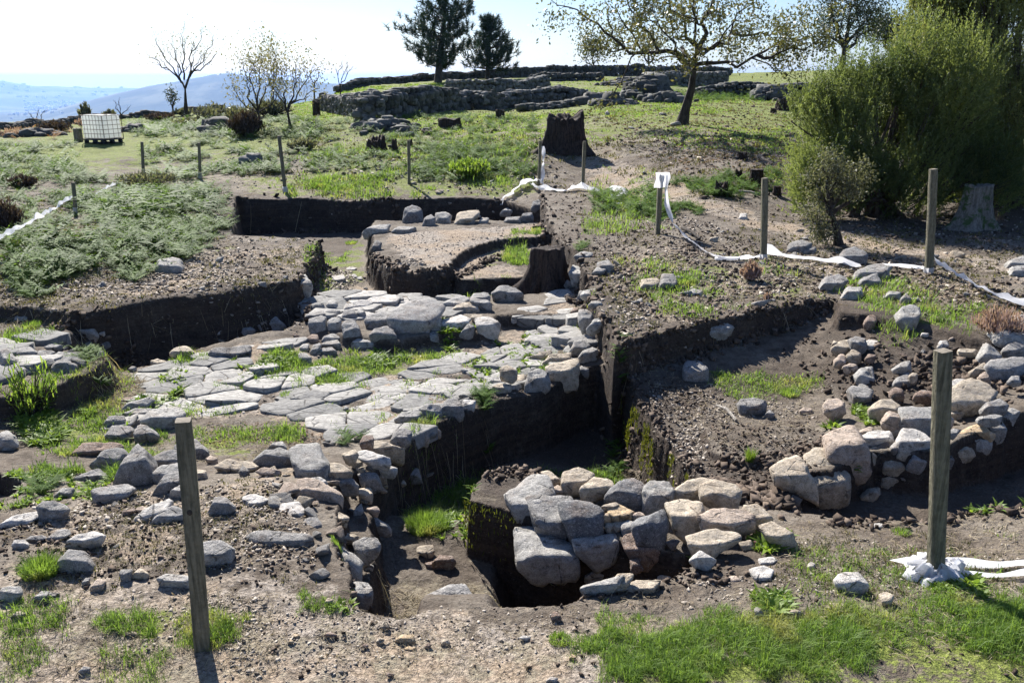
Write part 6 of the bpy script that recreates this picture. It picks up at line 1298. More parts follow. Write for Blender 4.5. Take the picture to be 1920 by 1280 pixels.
# ------------------------------------------------------------------ dry stone walls
def mat_wallst():
    t = NT('old_wall_stone'); f = t.attr('tone'); c = t.coord('Object'); n = t.noise(c, 5, 4, .7); col = t.mix(f, (.04, .04, .037), (.22, .215, .20)); col = t.mix(t.ramp(n, .5, .62), col, (.05, .055, .04)); return t.base(col, t.bump(n, .6, .04), .9)
M['oldwall'] = mat_wallst()
def wall(pts, ht, thick, st, label, seed, name='dry_stone_wall', tone=(0, 1), ragged=.25):
    """pts: (px, py, D) foot of the visible face"""
    g = np.random.default_rng(seed); P = np.array([atd(*p)[:2] for p in pts]); L = np.r_[0, np.cumsum(np.hypot(*(P[1:] - P[:-1]).T))]; X, Y, Z, Sx, Sy, Sz = [], [], [], [], [], []; ang = []
    hs = np.interp(0, [0], [0]); 
    for row in (0, 1):
        z = 0
        c = 0
        while z < np.max(ht) * 1.05:
            sh = st * g.uniform(.65, 1.05); s = g.random() * st
            while s < L[-1]:
                sw = st * g.uniform(.55, 1.15); k = min(np.searchsorted(L, s, 'right') - 1, len(P) - 2); f = (s - L[k]) / (L[k + 1] - L[k]); p = P[k] + (P[k + 1] - P[k]) * f; d = (P[k + 1] - P[k]); a = math.atan2(d[1], d[0]); nrm = np.array([-math.sin(a), math.cos(a)]); q = p + nrm * (row * thick)
                hloc = np.interp(s, L, ht if np.ndim(ht) else [ht] * len(L)) * (1 - ragged * (.5 + .5 * float(vn(np.array(s * .8), np.array(seed * 1.0), 3))))
                if z < hloc: X.append(q[0]); Y.append(q[1] + g.normal(0, .02)); Z.append(z + g.normal(0, .045)); Sx.append(sw * 1.04); Sy.append(thick * .7 + g.uniform(-.06, .12)); Sz.append(sh * 1.08); ang.append(a + g.normal(0, .06))
                s += sw
            z += sh
    # capping
    s = 0
    while s < L[-1]:
        sw = st * g.uniform(.7, 1.6); k = min(np.searchsorted(L, s, 'right') - 1, len(P) - 2); f = (s - L[k]) / (L[k + 1] - L[k]); d = P[k + 1] - P[k]; a = math.atan2(d[1], d[0]); p = P[k] + d * f + np.array([-math.sin(a), math.cos(a)]) * thick * .5; hloc = np.interp(s, L, ht if np.ndim(ht) else [ht] * len(L)) * (1 - ragged * (.5 + .5 * float(vn(np.array(s * .8), np.array(seed * 1.0), 3))))
        X.append(p[0]); Y.append(p[1]); Z.append(hloc); Sx.append(sw * 1.1); Sy.append(thick * 1.0); Sz.append(st * g.uniform(.5, 1.0)); ang.append(a + g.normal(0, .2)); s += sw * .8
    X, Y, Z, Sx, Sy, Sz, ang = map(np.array, (X, Y, Z, Sx, Sy, Sz, ang)); n = len(X); V0, F0 = ICO[2]; V0 = np.sign(V0) * np.abs(V0) ** .6; k = 1 + .28 * (g.random((n, len(V0), 1)) - .5); V = V0[None] * k * np.c_[Sx, Sy, Sz][:, None, :] * .55
    c, s_ = np.cos(ang)[:, None], np.sin(ang)[:, None]; V = np.stack([V[:, :, 0] * c - V[:, :, 1] * s_ + X[:, None], V[:, :, 0] * s_ + V[:, :, 1] * c + Y[:, None], V[:, :, 2] + (Z + H(X, Y) + .04)[:, None]], 2).reshape(-1, 3)
    F = (np.arange(n)[:, None, None] * len(V0) + F0[None]).reshape(-1, 3); mb = MB(); mb.add(V, F, np.repeat(tone[0] + (tone[1] - tone[0]) * g.random(n), len(V0))); o = mb.build(name, [M['oldwall']], smooth=False); o['label'] = label; o['category'] = 'stone wall'; return o
wall([(598, 206, 43), (640, 212, 37), (692, 226, 31.5)], [.60, .80, .98], .45, .22, 'receding stone wall arm at the left of the hut ruins', 1, tone=(.2, .9))
wall([(692, 226, 31.5), (740, 219, 33), (800, 210, 35.5), (860, 203, 38), (884, 199, 39.5)], [.98, .95, .95, .85, .8], .5, .27, 'long dark stone wall curving across the slope', 2, tone=(0, .7))
wall([(888, 196, 39), (915, 195, 38.5), (945, 190, 40), (1000, 187, 42), (1060, 184, 43), (1112, 178, 44)], [.8, .75, .7, .75, .8, .3], .5, .25, 'stone wall beyond the opening with a squared end', 3, tone=(.1, .9))
wall([(838, 174, 52), (900, 174, 51), (970, 170, 52), (1030, 167, 54)], .85, .5, .24, 'pale fence like wall of upright stones behind the long one', 4, tone=(.4, 1))
wall([(640, 172, 60), (740, 163, 66), (830, 158, 70)], .5, .5, .3, 'low dark wall along the crest left of the tall pine', 5, tone=(0, .4), ragged=.6)
wall([(830, 155, 72), (950, 147, 75), (1050, 142, 78), (1150, 140, 78), (1280, 142, 77), (1370, 143, 76)], [.5, .6, .8, .9, .9, .5], .6, .34, 'long dark wall along the hill crest behind the oak', 6, tone=(0, .5), ragged=.3)
wall([(1205, 152, 60), (1240, 152, 59), (1290, 153, 59), (1362, 152, 60)], .78, .5, .28, 'squared pale wall stub behind the oak trunk', 7, tone=(.3, .9), ragged=.12)
wall([(1306, 174, 46), (1370, 170, 46), (1440, 168, 46), (1522, 168, 47)], [.35, .65, .7, .6], .7, .26, 'dark mossy wall right of the oak trunk', 8, tone=(0, .5), ragged=.35)
wall([(995, 152, 66), (1060, 150, 66), (1130, 148, 66)], .5, .6, .35, 'short black wall piece between the crest wall and the hut ruins', 9, tone=(0, .3), ragged=.4)
wall([(0, 240, 40), (80, 235, 43), (160, 231, 45)], .25, .4, .3, 'low rubble wall on the left crest behind the bracken', 10, tone=(0, .4), ragged=.8)
wall([(235, 226, 46), (300, 222, 47), (420, 205, 50)], .22, .4, .3, 'low rubble wall on the crest near the bare tree', 11, tone=(0, .4), ragged=.8)
wall([(985, 196, 37.5), (1040, 192, 39), (1080, 188, 40)], .3, .5, .24, 'tumbled footing in front of the squared ended wall', 12, tone=(0, .6), ragged=.8)
def heap(px, py, D, w, h, n, st, label, seed, tone=(0, .6)):
    g = np.random.default_rng(seed); c = atd(px, py, D); m = D / 1620; Wm, Hm = w * m, h * m; u = g.normal(0, .4, n); v = g.normal(0, .4, n); X = c[0] + u * Wm * .5; Y = c[1] + v * Wm * .45; dome = np.exp(-(u * u + v * v) * 2.2); Z = H(X, Y) + Hm * dome * g.random(n) ** .3
    V0, F0 = ICO[2]; V0 = np.sign(V0) * np.abs(V0) ** .7; s = st * 1.25 * np.exp(g.normal(0, .35, n)); V = V0[None] * (1 + .4 * (g.random((n, len(V0), 1)) - .5)) * (np.c_[g.uniform(.8, 1.4, n), g.uniform(.7, 1.1, n), g.uniform(.5, .9, n)] * s[:, None])[:, None, :] * .55; V = (V + np.c_[X, Y, Z][:, None, :]).reshape(-1, 3)
    F = (np.arange(n)[:, None, None] * len(V0) + F0[None]).reshape(-1, 3); mb = MB(); mb.add(V, F, np.repeat(tone[0] + (tone[1] - tone[0]) * g.random(n), len(V0))); o = mb.build('rubble_heap', [M['oldwall']]); o['label'] = label; o['category'] = 'rubble'
heap(1212, 185, 44, 130, 34, 260, .30, 'large rubble heap left of the oak trunk', 1)
heap(1150, 199, 40, 90, 12, 110, .26, 'low scatter heap of rubble before the large one', 2)
heap(1255, 190, 41, 70, 14, 70, .28, 'rubble at the right foot of the large heap', 3)
heap(1445, 188, 42, 80, 22, 120, .28, 'rubble heap under the mossy wall by the hollow stump', 4)
heap(730, 222, 29, 150, 12, 90, .22, 'scattered rubble in front of the long dark wall', 5, (0, .8))
heap(1110, 186, 42, 60, 10, 50, .25, 'small rubble spill at the end of the squared wall', 6)
heap(1180, 157, 60, 120, 10, 110, .35, 'rubble below the hill crest left of the pale stub', 7)
heap(410, 238, 34, 50, 16, 45, .28, 'dark rubble left of the purple brown bush', 8, (0, .5))
heap(60, 246, 35, 110, 8, 60, .25, 'dark rubble in the dry heather at the far left', 9, (0, .4))
heap(250, 240, 36, 60, 9, 40, .25, 'dark stones right behind the white tank', 10, (0, .5))
heap(470, 300, 24, 45, 14, 26, .20, 'pale stones in the bracken beside the left post', 11, (.4, 1))
loose(18, [(700, 215), (1260, 205), (1280, 280), (1100, 300), (700, 300)], 0, .28, 'grey stone in the rough grass below the hut ruins', 'field stones below the ruins', 21, 'gmd', (22, 36))
loose(8, [(1150, 280), (1450, 290), (1440, 360), (1250, 360)], 0, .2, 'stone among dead leaves on the shaded slope', 'stones on the shaded slope', 22, 'gmd', (15, 24))
loose(10, [(600, 300), (1000, 300), (1000, 352), (560, 352)], 0, .16, 'dull stone on the grass strip behind the far pit', 'stones behind the far pit', 23, 'gmt')
# row of stones and boulders in the far pit
for sp, ti, la in [([(755, 418), (757, 392), (775, 384), (790, 392), (792, 412)], 'd', 'dark cube boulder in the shade of the far pit'), ([(792, 424), (796, 408), (808, 402), (817, 410), (816, 422)], 'm', 'grey boulder left of the pale one in the far pit row'), ([(817, 419), (818, 401), (832, 396), (845, 403), (844, 418)], 'g', 'pale rounded boulder in the far pit row'),
 ([(852, 420), (858, 404), (868, 397), (895, 393), (898, 402), (872, 420)], 't', 'flat capped stone in the middle of the far pit row'), ([(875, 420), (876, 402), (886, 400), (890, 418)], 'm', 'upright narrow stone in the far pit row'), ([(896, 408), (900, 396), (918, 396), (918, 408)], 'g', 'square stone right of the middle of the far pit row'), ([(896, 420), (902, 408), (916, 408), (914, 420)], 'm', 'lower stone under the square one in the far pit row'),
 ([(920, 412), (925, 402), (942, 404), (942, 412)], 'g', 'flat stone toward the right of the far pit row'), ([(938, 400), (950, 390), (968, 388), (965, 402)], 'g', 'slab at the upper right of the far pit row'), ([(945, 418), (950, 408), (975, 406), (975, 417)], 'm', 'thin slab low at the right of the far pit row'),
 ([(975, 416), (982, 400), (998, 398), (1000, 412)], 'd', 'dark stone near the right corner of the far pit'), ([(996, 392), (1000, 378), (1012, 373), (1018, 385), (1012, 395)], 'd', 'dark rounded boulder at the right corner of the far pit'), ([(680, 436), (700, 424), (730, 420), (725, 432), (700, 438)], 'g', 'slanting slab at the left back of the pale floor'), ([(735, 434), (750, 424), (778, 426), (768, 437)], 'm', 'second slab at the left back of the pale floor'),
 ([(695, 468), (705, 450), (715, 455), (712, 470)], 'd', 'dark upright stone at the left edge of the pale floor')]: rock(sp, ti, la, None)
for sp, ti, la in [([(290, 510), (295, 492), (320, 484), (335, 486), (338, 505), (318, 512)], 'g', 'split grey boulder in the bracken on the left bank'), ([(1320, 628), (1322, 605), (1345, 598), (1372, 618), (1350, 630)], 'g', 'white grey boulder at the bank edge over the right pit'), ([(1478, 470), (1482, 455), (1505, 450), (1520, 458), (1512, 474)], 'm', 'grey boulder left of the small crooked tree'), ([(1505, 476), (1512, 464), (1530, 462), (1530, 474)], 'm', 'low stone beside the grey boulder by the crooked tree'),
 ([(1605, 525), (1612, 505), (1640, 495), (1672, 500), (1660, 520)], 'm', 'big grey boulder right of the crooked tree by the tape'), ([(1613, 534), (1620, 520), (1645, 512), (1652, 528), (1635, 538)], 'm', 'boulder leaning on the big one by the tape'), ([(1540, 540), (1550, 518), (1575, 514), (1590, 528), (1570, 545)], 'm', 'half sunk grey boulder below the tape'), ([(1580, 558), (1590, 540), (1615, 538), (1618, 552), (1600, 562)], 'g', 'pale boulder at the top of the rough slope'), ([(1656, 560), (1670, 546), (1690, 548), (1688, 562)], 'g', 'pale stone on the grass above the rough slope'),
 ([(1200, 540), (1205, 524), (1232, 521), (1238, 530), (1225, 542)], 't', 'tan flat topped stone on the right bank'), ([(1237, 536), (1242, 515), (1262, 514), (1270, 530), (1255, 542)], 'm', 'grey stone next to the tan flat topped one on the bank'), ([(1290, 552), (1300, 540), (1318, 545), (1314, 556)], 'g', 'pale small boulder on the bank beyond the rim'), ([(1110, 512), (1120, 500), (1135, 505), (1128, 516)], 'm', 'grey stone on the bank behind the stump'),
 ([(1120, 510), (1122, 492), (1140, 488), (1150, 500), (1138, 512)], 'm', 'dull boulder at the left end of the right bank'), ([(1890, 500), (1895, 488), (1920, 480), (1940, 490), (1930, 505)], 'g', 'flat boulder at the right picture edge by the path'), ([(1895, 518), (1900, 500), (1930, 498), (1935, 515)], 'g', 'boulder below the flat one at the right picture edge'), ([(1575, 498), (1580, 472), (1605, 464), (1628, 478), (1622, 496)], 'd', 'dark rounded boulder at the foot of the crooked tree'),
 ([(1385, 410), (1390, 400), (1400, 400), (1402, 412)], 'w', 'bright stone beside the path between the posts'), ([(1690, 562), (1700, 548), (1708, 560), (1700, 572)], 'm', 'small stone on the grass left of the pink heather'), ([(1870, 640), (1880, 600), (1920, 590), (1960, 610), (1950, 650), (1900, 660)], 'g', 'large pale slab behind the pink heather bush at the right edge')]: rock(sp, ti, la, None)

# ------------------------------------------------------------------ far hills, valley, houses
def far_h(x, y):
    r = np.hypot(x, y); a = np.degrees(np.arctan2(x, y)); px = 960 + 1625 * np.tan(np.radians(np.clip(a, -60, 60)))
    h = -262 + 26 * fbm(x / 1300, y / 1300, 5, 5) + 30 * sstep(r, 7000, 12000)
    top = np.interp(px, [-900, 60, 180, 260, 330, 400, 440, 455, 520, 640, 900, 1500], [215, 205, 178, 163, 153, 141, 137, 142, 148, 156, 165, 190]); ht = (148 - top) / 1625 * 5600
    k = np.exp(-((r - 5600) / np.where(r < 5600, 1150, 1500)) ** 2); h = h * (1 - k) + (ht + 10 * fbm(x / 500, y / 500, 8, 5)) * k
    top = np.interp(px, [-900, -200, 0, 30, 60, 110, 180, 330, 700, 1500], [150, 148, 151, 155, 160, 160, 163, 164, 163, 165]); ht = (148 - top) / 1625 * 12500; k = np.exp(-((r - 12500) / 1500) ** 2); h = np.maximum(h, h * (1 - k) + (ht + 22 * fbm(x / 900, y / 900, 9, 5)) * k)
    return h + 5 * fbm(x / 120, y / 120, 12, 3)
az2 = np.concatenate([np.linspace(-math.pi, R(-42), 50, endpoint=False), np.linspace(R(-42), R(40), 520), np.linspace(R(40), math.pi, 50)[1:]]); r2 = np.exp(np.linspace(math.log(900), math.log(17000), 260)); A2, R2 = np.meshgrid(az2, r2); hx, hy = (np.sin(A2) * R2).ravel(), (np.cos(A2) * R2).ravel()
i2 = np.arange(len(r2) * len(az2)).reshape(len(r2), len(az2)); F2 = np.stack([i2[:-1, :-1], i2[:-1, 1:], i2[1:, 1:], i2[1:, :-1]], -1).reshape(-1, 4)[:, ::-1]
t = NT('far_forest'); c = t.coord('Object'); n = t.noise(c, .0016, 6, .65); M['far'] = t.base(t.mix(t.ramp(n, .45, .62), (.028, .045, .022), (.13, .14, .08)), None, 1)
link('hills', mesh('hills', np.c_[hx, hy, far_h(hx, hy)], F2, mats=[M['far']], smooth=True), kind='structure', label='blue wooded hills and valley far off')
M['house'] = mat_plain('white_render', (.8, .78, .74), .8, .1)
mb = MB(); g = np.random.default_rng(3)
for px0, px1, d0, d1, n in [(40, 135, 6800, 9000, 90), (180, 320, 7500, 9500, 40), (330, 425, 3600, 4300, 60), (0, 120, 4500, 6000, 30), (0, 330, 9000, 11500, 60)]:
    for k in range(n):
        px = g.uniform(px0, px1); D = g.uniform(d0, d1); x = (px - 960) / 1625 * D; z = float(far_h(np.array(x), np.array(D))); s = D / 5000
        mb.box((x, D, z + 5), (g.uniform(10, 26) * s, 12 * s, g.uniform(6, 11) * s), rot=g.random())
mb.build('distant_houses', [M['house']], kind='stuff', label='specks of white houses in the far valley')
# the air
bm = bmesh.new(); bmesh.ops.create_cube(bm, size=1); me = bpy.data.meshes.new('haze'); bm.to_mesh(me); bm.free()
hz = bpy.data.materials.new('haze_air'); hz.use_nodes = True; nn = hz.node_tree.nodes; nn.remove(nn['Principled BSDF']); pv = nn.new('ShaderNodeVolumePrincipled'); pv.inputs['Density'].default_value = .8e-4; pv.inputs['Color'].default_value = (.30, .52, 1.0, 1); pv.inputs['Anisotropy'].default_value = .35
hz.node_tree.links.new(pv.outputs[0], nn['Material Output'].inputs['Volume']); me.materials.append(hz); ho = link('haze', me, kind='stuff', label='pale blue air haze'); ho.scale = (36000, 36000, 460); ho.location = (0, 0, -150); hz.cycles.homogeneous_volume = True

# ------------------------------------------------------------------ bracken
def fern_arrays(x, y, z, L, nf, seed, droop=.6):
    g = np.random.default_rng(seed); n = len(x) * nf; k = np.repeat(np.arange(len(x)), nf); az = g.random(n) * 6.283; l = L[k] * g.uniform(.65, 1.15, n); el = g.uniform(.6, 1.4, n)
    m = 9; t = np.linspace(0.12, 1, m); d = np.c_[np.cos(az), np.sin(az)]; hor = (t[None] * np.cos(el)[:, None] + .25 * t[None] ** 2) * l[:, None]; ver = (t[None] * np.sin(el)[:, None] - droop * g.uniform(.4, 1, n)[:, None] * t[None] ** 2 * .55) * l[:, None]
    C = np.stack([x[k][:, None] + d[:, :1] * hor, y[k][:, None] + d[:, 1:] * hor, z[k][:, None] + ver], 2)     # n,m,3
    side = np.stack([-d[:, 1], d[:, 0], np.zeros(n)], 1)[:, None, :]; w = (np.sin(np.clip(t, 0, 1) * 2.6 + .25) * .36 * (1.06 - t))[None, :, None] * l[:, None, None] * 1.5; fw = np.stack([d[:, 0], d[:, 1], np.full(n, -.25)], 1)[:, None, :] * (l[:, None, None] / m)
    tw = g.normal(0, .22, (n, m, 1)); up = np.array([0, 0, 1.0])
    Lf = C + side * w + fw * .8 + up * (tw * w); Rt = C - side * w + fw * .8 - up * (tw * w) * .6; b0 = C - fw * .30; b1 = C + fw * .42
    V = np.stack([b0, b1, Lf, Rt], 2).reshape(-1, 3); q = np.arange(n * m)[:, None] * 4; F = np.concatenate([q + [0, 1, 2], q + [1, 0, 3]], 0); return V, F, np.repeat(np.repeat(np.clip(g.random(len(x))[k] * .6 + g.random(n) * .4, 0, 1), m), 4)
fb = MB()
FERN = [(330, [(230, 230), (440, 222), (440, 262), (230, 262)], 29, 44, .36, .35), (260, [(-60, 345), (430, 345), (430, 430), (-60, 425)], 11, 20, .26, None), (620, [(-60, 262), (130, 262), (400, 262), (560, 275), (540, 325), (400, 335), (240, 345), (-60, 350)], 15, 31, .34, .3), (300, [(60, 345), (240, 350), (220, 330), (420, 335), (430, 365), (300, 420), (150, 400)], 10, 18, .34, None), (330, [(-60, 400), (120, 420), (300, 395), (440, 400), (440, 440), (350, 490), (200, 500), (60, 540), (-60, 520)], 9, 15, .27, 1.2),
        (110, [(-40, 500), (200, 495), (330, 480), (250, 530), (60, 560)], 8.5, 13, .20, 1.5), (240, [(560, 275), (700, 290), (1000, 280), (1010, 335), (760, 345), (560, 320)], 15, 27, .26, .7), (130, [(780, 270), (920, 270), (940, 320), (790, 330)], 16, 25, .30, None), (90, [(1080, 320), (1250, 350), (1240, 420), (1120, 400)], 12, 19, .26, None),
        (110, [(1250, 340), (1480, 320), (1480, 375), (1300, 370)], 14, 20, .22, None), (260, [(600, 225), (1010, 210), (1010, 280), (600, 280)], 23, 34, .28, .6), (260, [(1080, 170), (1480, 165), (1470, 190), (1100, 190)], 38, 50, .38, None), (160, [(430, 225), (600, 225), (600, 262), (430, 262)], 27, 37, .34, None), (150, [(1200, 370), (1330, 390), (1300, 430), (1190, 400)], 11, 16, .14, 1)]
for i, (n, poly, a, b_, L, th) in enumerate(FERN):
    x, y, z = spots_d(int(n * 1.25), poly, a, b_, 800 + i, th and max(th, .8)); g = np.random.default_rng(i); k_ = ~((np.abs(x / y * 1625 + 960 - 192) < 62) & (y > 21) & (y < 34)); x, y, z = x[k_], y[k_], z[k_]
    V, F, tn = fern_arrays(x, y, z, L * np.exp(g.normal(0, .34, len(x))) * .92, 7, 820 + i); fb.add(V, F, tn)
for i, (n, poly, zz_, L) in enumerate([(26, [(100, 640), (160, 650), (200, 690), (120, 700)], -.15, .12), (16, [(870, 740), (905, 735), (915, 775), (875, 790)], -.4, .16), (20, [(1150, 690), (1170, 700), (1170, 760), (1150, 740)], -.3, .12), (14, [(50, 900), (110, 890), (110, 950), (60, 950)], -.2, .10), (10, [(1080, 460), (1100, 470), (1090, 500), (1075, 490)], -.1, .16), (8, [(1250, 1040), (1300, 1030), (1290, 1060)], -.2, .07), (8, [(640, 800), (690, 800), (680, 850), (640, 850)], -.35, .12)]):
    x, y, z = spots(n, poly, zz_, 850 + i); V, F, tn = fern_arrays(x, y, z + .01, np.full(n, L), 7, 860 + i); fb.add(V, F, tn)
fb.build('bracken', [M['fern']], kind='stuff', label='silvery green bracken covering the bank')

db = MB()
for i, (n, poly, a, b_, L) in enumerate([(7, [(30, 515), (60, 510), (60, 530), (30, 535)], 9, 13, .2), (4, [(260, 512), (285, 512), (280, 530), (265, 530)], 9, 13, .2), (24, [(0, 240), (140, 240), (130, 262), (0, 262)], 30, 40, .3)]):
    x, y, z = spots_d(n, poly, a, b_, 870 + i); V, F, tn = fern_arrays(x, y, z, np.full(len(x), L * 1.3), 5, 880 + i); db.add(V, F, tn)
db.build('withered_bracken', [M['fern_dead']], kind='stuff', label='rust orange withered bracken')
# hanging moss on the right wall of the deep pit
P = ppoly([(1166, 700), (1174, 725), (1192, 758), (1235, 815), (1300, 892)], -.4); g = np.random.default_rng(8); n = 4200; k = g.random(n) ** .8 * 3.999; i = k.astype(int); f = k - i; q = P[i] + (P[i + 1] - P[i]) * f[:, None]; zz = -.42 - g.random(n) ** 1.2 * .46 
dx = -(.03 + .035 * (-.4 - zz)); xs, ys = q[:, 0] + dx - .01 * g.random(n), q[:, 1] + g.normal(0, .01, n); keep = fbm(ys * 9, zz * 2.5, 4, 3) + .9 * (zz + .6) * 0 > -.02 + .25 * g.random(n); xs, ys, zz = xs[keep], ys[keep], zz[keep]
n = len(xs); V, F, b_ = blades(xs, ys, zz, g.uniform(.02, .055, n), np.full(n, .007), g, .6, 1.0); mmb = MB(); mmb.add(V, F, np.clip(g.random(n) * .8 + .2, 0, 1)[b_])
P = ppoly([(872, 932), (925, 950), (972, 966)], -.2); n = 200; k = g.random(n) ** 2.6 * 1.999; i = k.astype(int); q = P[i] + (P[i + 1] - P[i]) * (k - i)[:, None]; zz = -.22 - g.random(n) ** 2.2 * .35; V, F, b_ = blades(q[:, 0], q[:, 1] - .035 - .01 * g.random(n), zz, g.uniform(.015, .045, n), np.full(n, .007), g, .6, 1.0); mmb.add(V, F, (g.random(n) * .5)[b_])
mmb.build('wall_moss', [M['wallmoss']], kind='stuff', label='yellow green moss hanging down the pit walls')

# ------------------------------------------------------------------ prominent grass tufts and plants, each a thing
def plant(name, px, py, per, r, h, w, mat, label, cat, lean=.7, wm=.75, out=.4, group=None, tone=(.2, 1)):
    b = hit(px, py); mb = MB(); g = np.random.default_rng(int(px)); n = per; a = g.random(n) * 6.283; rad = np.sqrt(g.random(n)) * r; X, Y = b[0] + np.cos(a) * rad, b[1] + np.sin(a) * rad
    V, F, bb = blades(X, Y, H(X, Y) - .005, h * g.uniform(.55, 1.15, n) * (1 - .35 * rad / r), np.full(n, w), g, lean, wm, a + g.normal(0, .6, n)); V = V - b; mb.add(V, F, (tone[0] + (tone[1] - tone[0]) * g.random(n))[bb]); o = mb.build(name, [M[mat]], loc=tuple(b)); o['label'] = label; o['category'] = cat
    if group: o['group'] = group
    return o
for a in [(800, 985, 1500, .15, .12, .0035, 'large soft green tuft in the middle of the passage'), (78, 1075, 900, .085, .13, .0035, 'deep green tall tuft at the left edge of the rubble'), (1050, 1200, 420, .05, .045, .003, 'small round cushion of grass on the near bare ground'), (400, 1195, 500, .09, .06, .003, 'grass tuft round the foot of the near left post'),
          (640, 1040, 300, .05, .06, .003, 'grass tuft among stones on the passage wall'), (380, 675, 350, .10, .09, .005, 'bright tuft at the back of the paving near the flat boulder'), (25, 635, 300, .10, .08, .006, 'bright tuft on the left terrace beside the lone stone'), (60, 612, 160, .09, .10, .006, 'spiky tuft on the earth bank above the left terrace'), (600, 350, 300, .22, .16, .014, 'round tuft on the strip right of the leaning post'),
          (660, 457, 260, .14, .10, .008, 'bright tuft on the passage floor by the dark slope'), (540, 742, 200, .07, .06, .005, 'small tuft in the paving left of centre'), (1280, 530, 400, .20, .09, .006, 'round bright tuft on the right bank beside flat topped stones'), (1290, 525, 160, .12, .08, .006, 'second tuft touching the bright one on the right bank'), (1480, 740, 260, .09, .08, .005, 'bright tuft on the right floor near the dark blocky boulder'), (1690, 1000, 200, .05, .05, .003, 'little tuft right of the near right post')]:
    plant('grass_tuft', *a[:6], 'grass', a[6], 'grass tuft')
plant('pine_seedling', 1406, 862, 260, .035, .13, .0028, 'weed', 'tiny bushy pine seedling on the right floor edge', 'seedling', .5, .8, 1, tone=(.1, .7))
for a in [(1600, 878, 18, .012, .09, .022, 'leafy rosette growing on the smooth tan boulder'), (1450, 1150, 22, .015, .085, .02, 'long leaved weed at the near grass edge'), (1440, 1030, 40, .05, .07, .02, 'broad leaved green weed beside the weathered tan stone'), (1820, 1095, 46, .05, .075, .022, 'toothed green weed before the lower tape band'), (1560, 800, 34, .06, .07, .018, 'leafy weed beside the rounded pinkish boulder'), (650, 1135, 16, .04, .045, .018, 'pale leafed weed at the foot of the passage corner')]:
    plant('weed_plant', *a[:6], 'weed', a[6], 'weed', 1.5, 1.3, 1)
def sapling(px, py, h, nl, ll, label, seed, mat='weed', name='seedling_plant', tall=None):
    b = hit(px, py); g = np.random.default_rng(seed); e = bpy.data.objects.new(name, None); COL.objects.link(e); e.location = tuple(b); e['label'] = label; e['category'] = 'plant'; mb = MB(); top = np.array([g.normal(0, .1) * h, 0, h]); mb.tube([(0, 0, 0), top * .5 + [g.normal(0, .05) * h, 0, 0], top], [.004, .003, .002], 5); mb.build('stem', [M['bark']], parent=e)
    V, F = [], []; 
    for i in range(nl):
        t = .25 + .75 * i / nl; p = top * t; a = i * 2.4 + g.random(); d = np.array([math.cos(a), math.sin(a), .5]); d /= np.linalg.norm(d); s = np.cross(d, [0, 0, 1]); s /= np.linalg.norm(s); k = len(V); l = ll * g.uniform(.7, 1.1)
        V += [p, p + d * l * .3 + s * l * .2, p + d * l * .7 + s * l * .2 - [0, 0, l * .05], p + d * l - [0, 0, l * .25], p + d * l * .7 - s * l * .2 - [0, 0, l * .05], p + d * l * .3 - s * l * .2]; F.append([k, k + 1, k + 2, k + 3]); F.append([k, k + 3, k + 4, k + 5])
    mb = MB(); mb.add(V, F, .9); mb.build('foliage', [M[mat]], parent=e); return e
M['paleleaf'] = leafmat('pale_sheen_leaf', (.20, .26, .13), (.42, .46, .32), .35, .35, .8)
sapling(1040, 1112, .16, 9, .055, 'young plant with shiny pale leaves in the mouth of the black hole', 1, 'paleleaf')

# ------------------------------------------------------------------ twiggy bushes
def twigbush(px, py, D, wpx, hpx, n, label, seed, mat='brownbush', name='dry_bush', lw=2.2, cat='bush', lean=.9):
    if D is None: b = hit(px, py); D = b[1]
    else: b = atd(px, py, D); b[2] = float(H(b[0], b[1]))
    m = D / 1620; r = wpx * m / 2; h = hpx * m; g = np.random.default_rng(seed + 31); e = bpy.data.objects.new(name, None); COL.objects.link(e); e.location = tuple(b); e['label'] = label; e['category'] = cat; mb = MB(); a = g.random(n) * 6.283; u = g.random(n) ** .5
    X, Y = np.cos(a) * r * .25 * u, np.sin(a) * r * .25 * u; tip = np.c_[np.cos(a) * r * u * 1.05, np.sin(a) * r * u * 1.05, h * np.sqrt(np.clip(1.05 - u * u * .8, .1, 1)) * g.uniform(.6, 1.05, n)]
    st = MB()
    for i in range(min(n, 60)): p0 = np.array([X[i], Y[i], 0]); st.tube([p0, (p0 + tip[i]) / 2 + g.normal(0, .06 * r, 3) + [0, 0, h * .08], tip[i]], [m * 1.3, m * 1.0, m * .5], 4, cap=False)
    st.build('stems', [M['bark']], parent=e)
    K = 9; i = np.repeat(np.arange(n), K); t = g.uniform(.25, 1.0, n * K); P0 = np.c_[X, Y, np.zeros(n)]; Q = P0[i] + (tip - P0)[i] * t[:, None] + g.normal(0, .05 * r, (n * K, 3)); V, F, b_ = blades(Q[:, 0], Q[:, 1], Q[:, 2], g.uniform(.7, 1.4, n * K) * h * .14 + m * 2, np.full(n * K, m * lw), g, lean, .9); mb.add(V, F, g.random(n * K)[b_]); mb.build('foliage', [M[mat]], parent=e); return e
M['heathgrey'] = leafmat('grey_green_leaf', (.075, .085, .05), (.20, .21, .14), .4, .6, .3)
twigbush(463, 254, 31, 66, 46, 260, 'round purple brown dry bush by the thin birches', 1)
twigbush(14, 425, 13.5, 70, 60, 240, 'dark dry bush at the left edge above the tape', 2); twigbush(40, 330, 20, 60, 26, 120, 'low rusty bush in the bracken at the far left', 3)
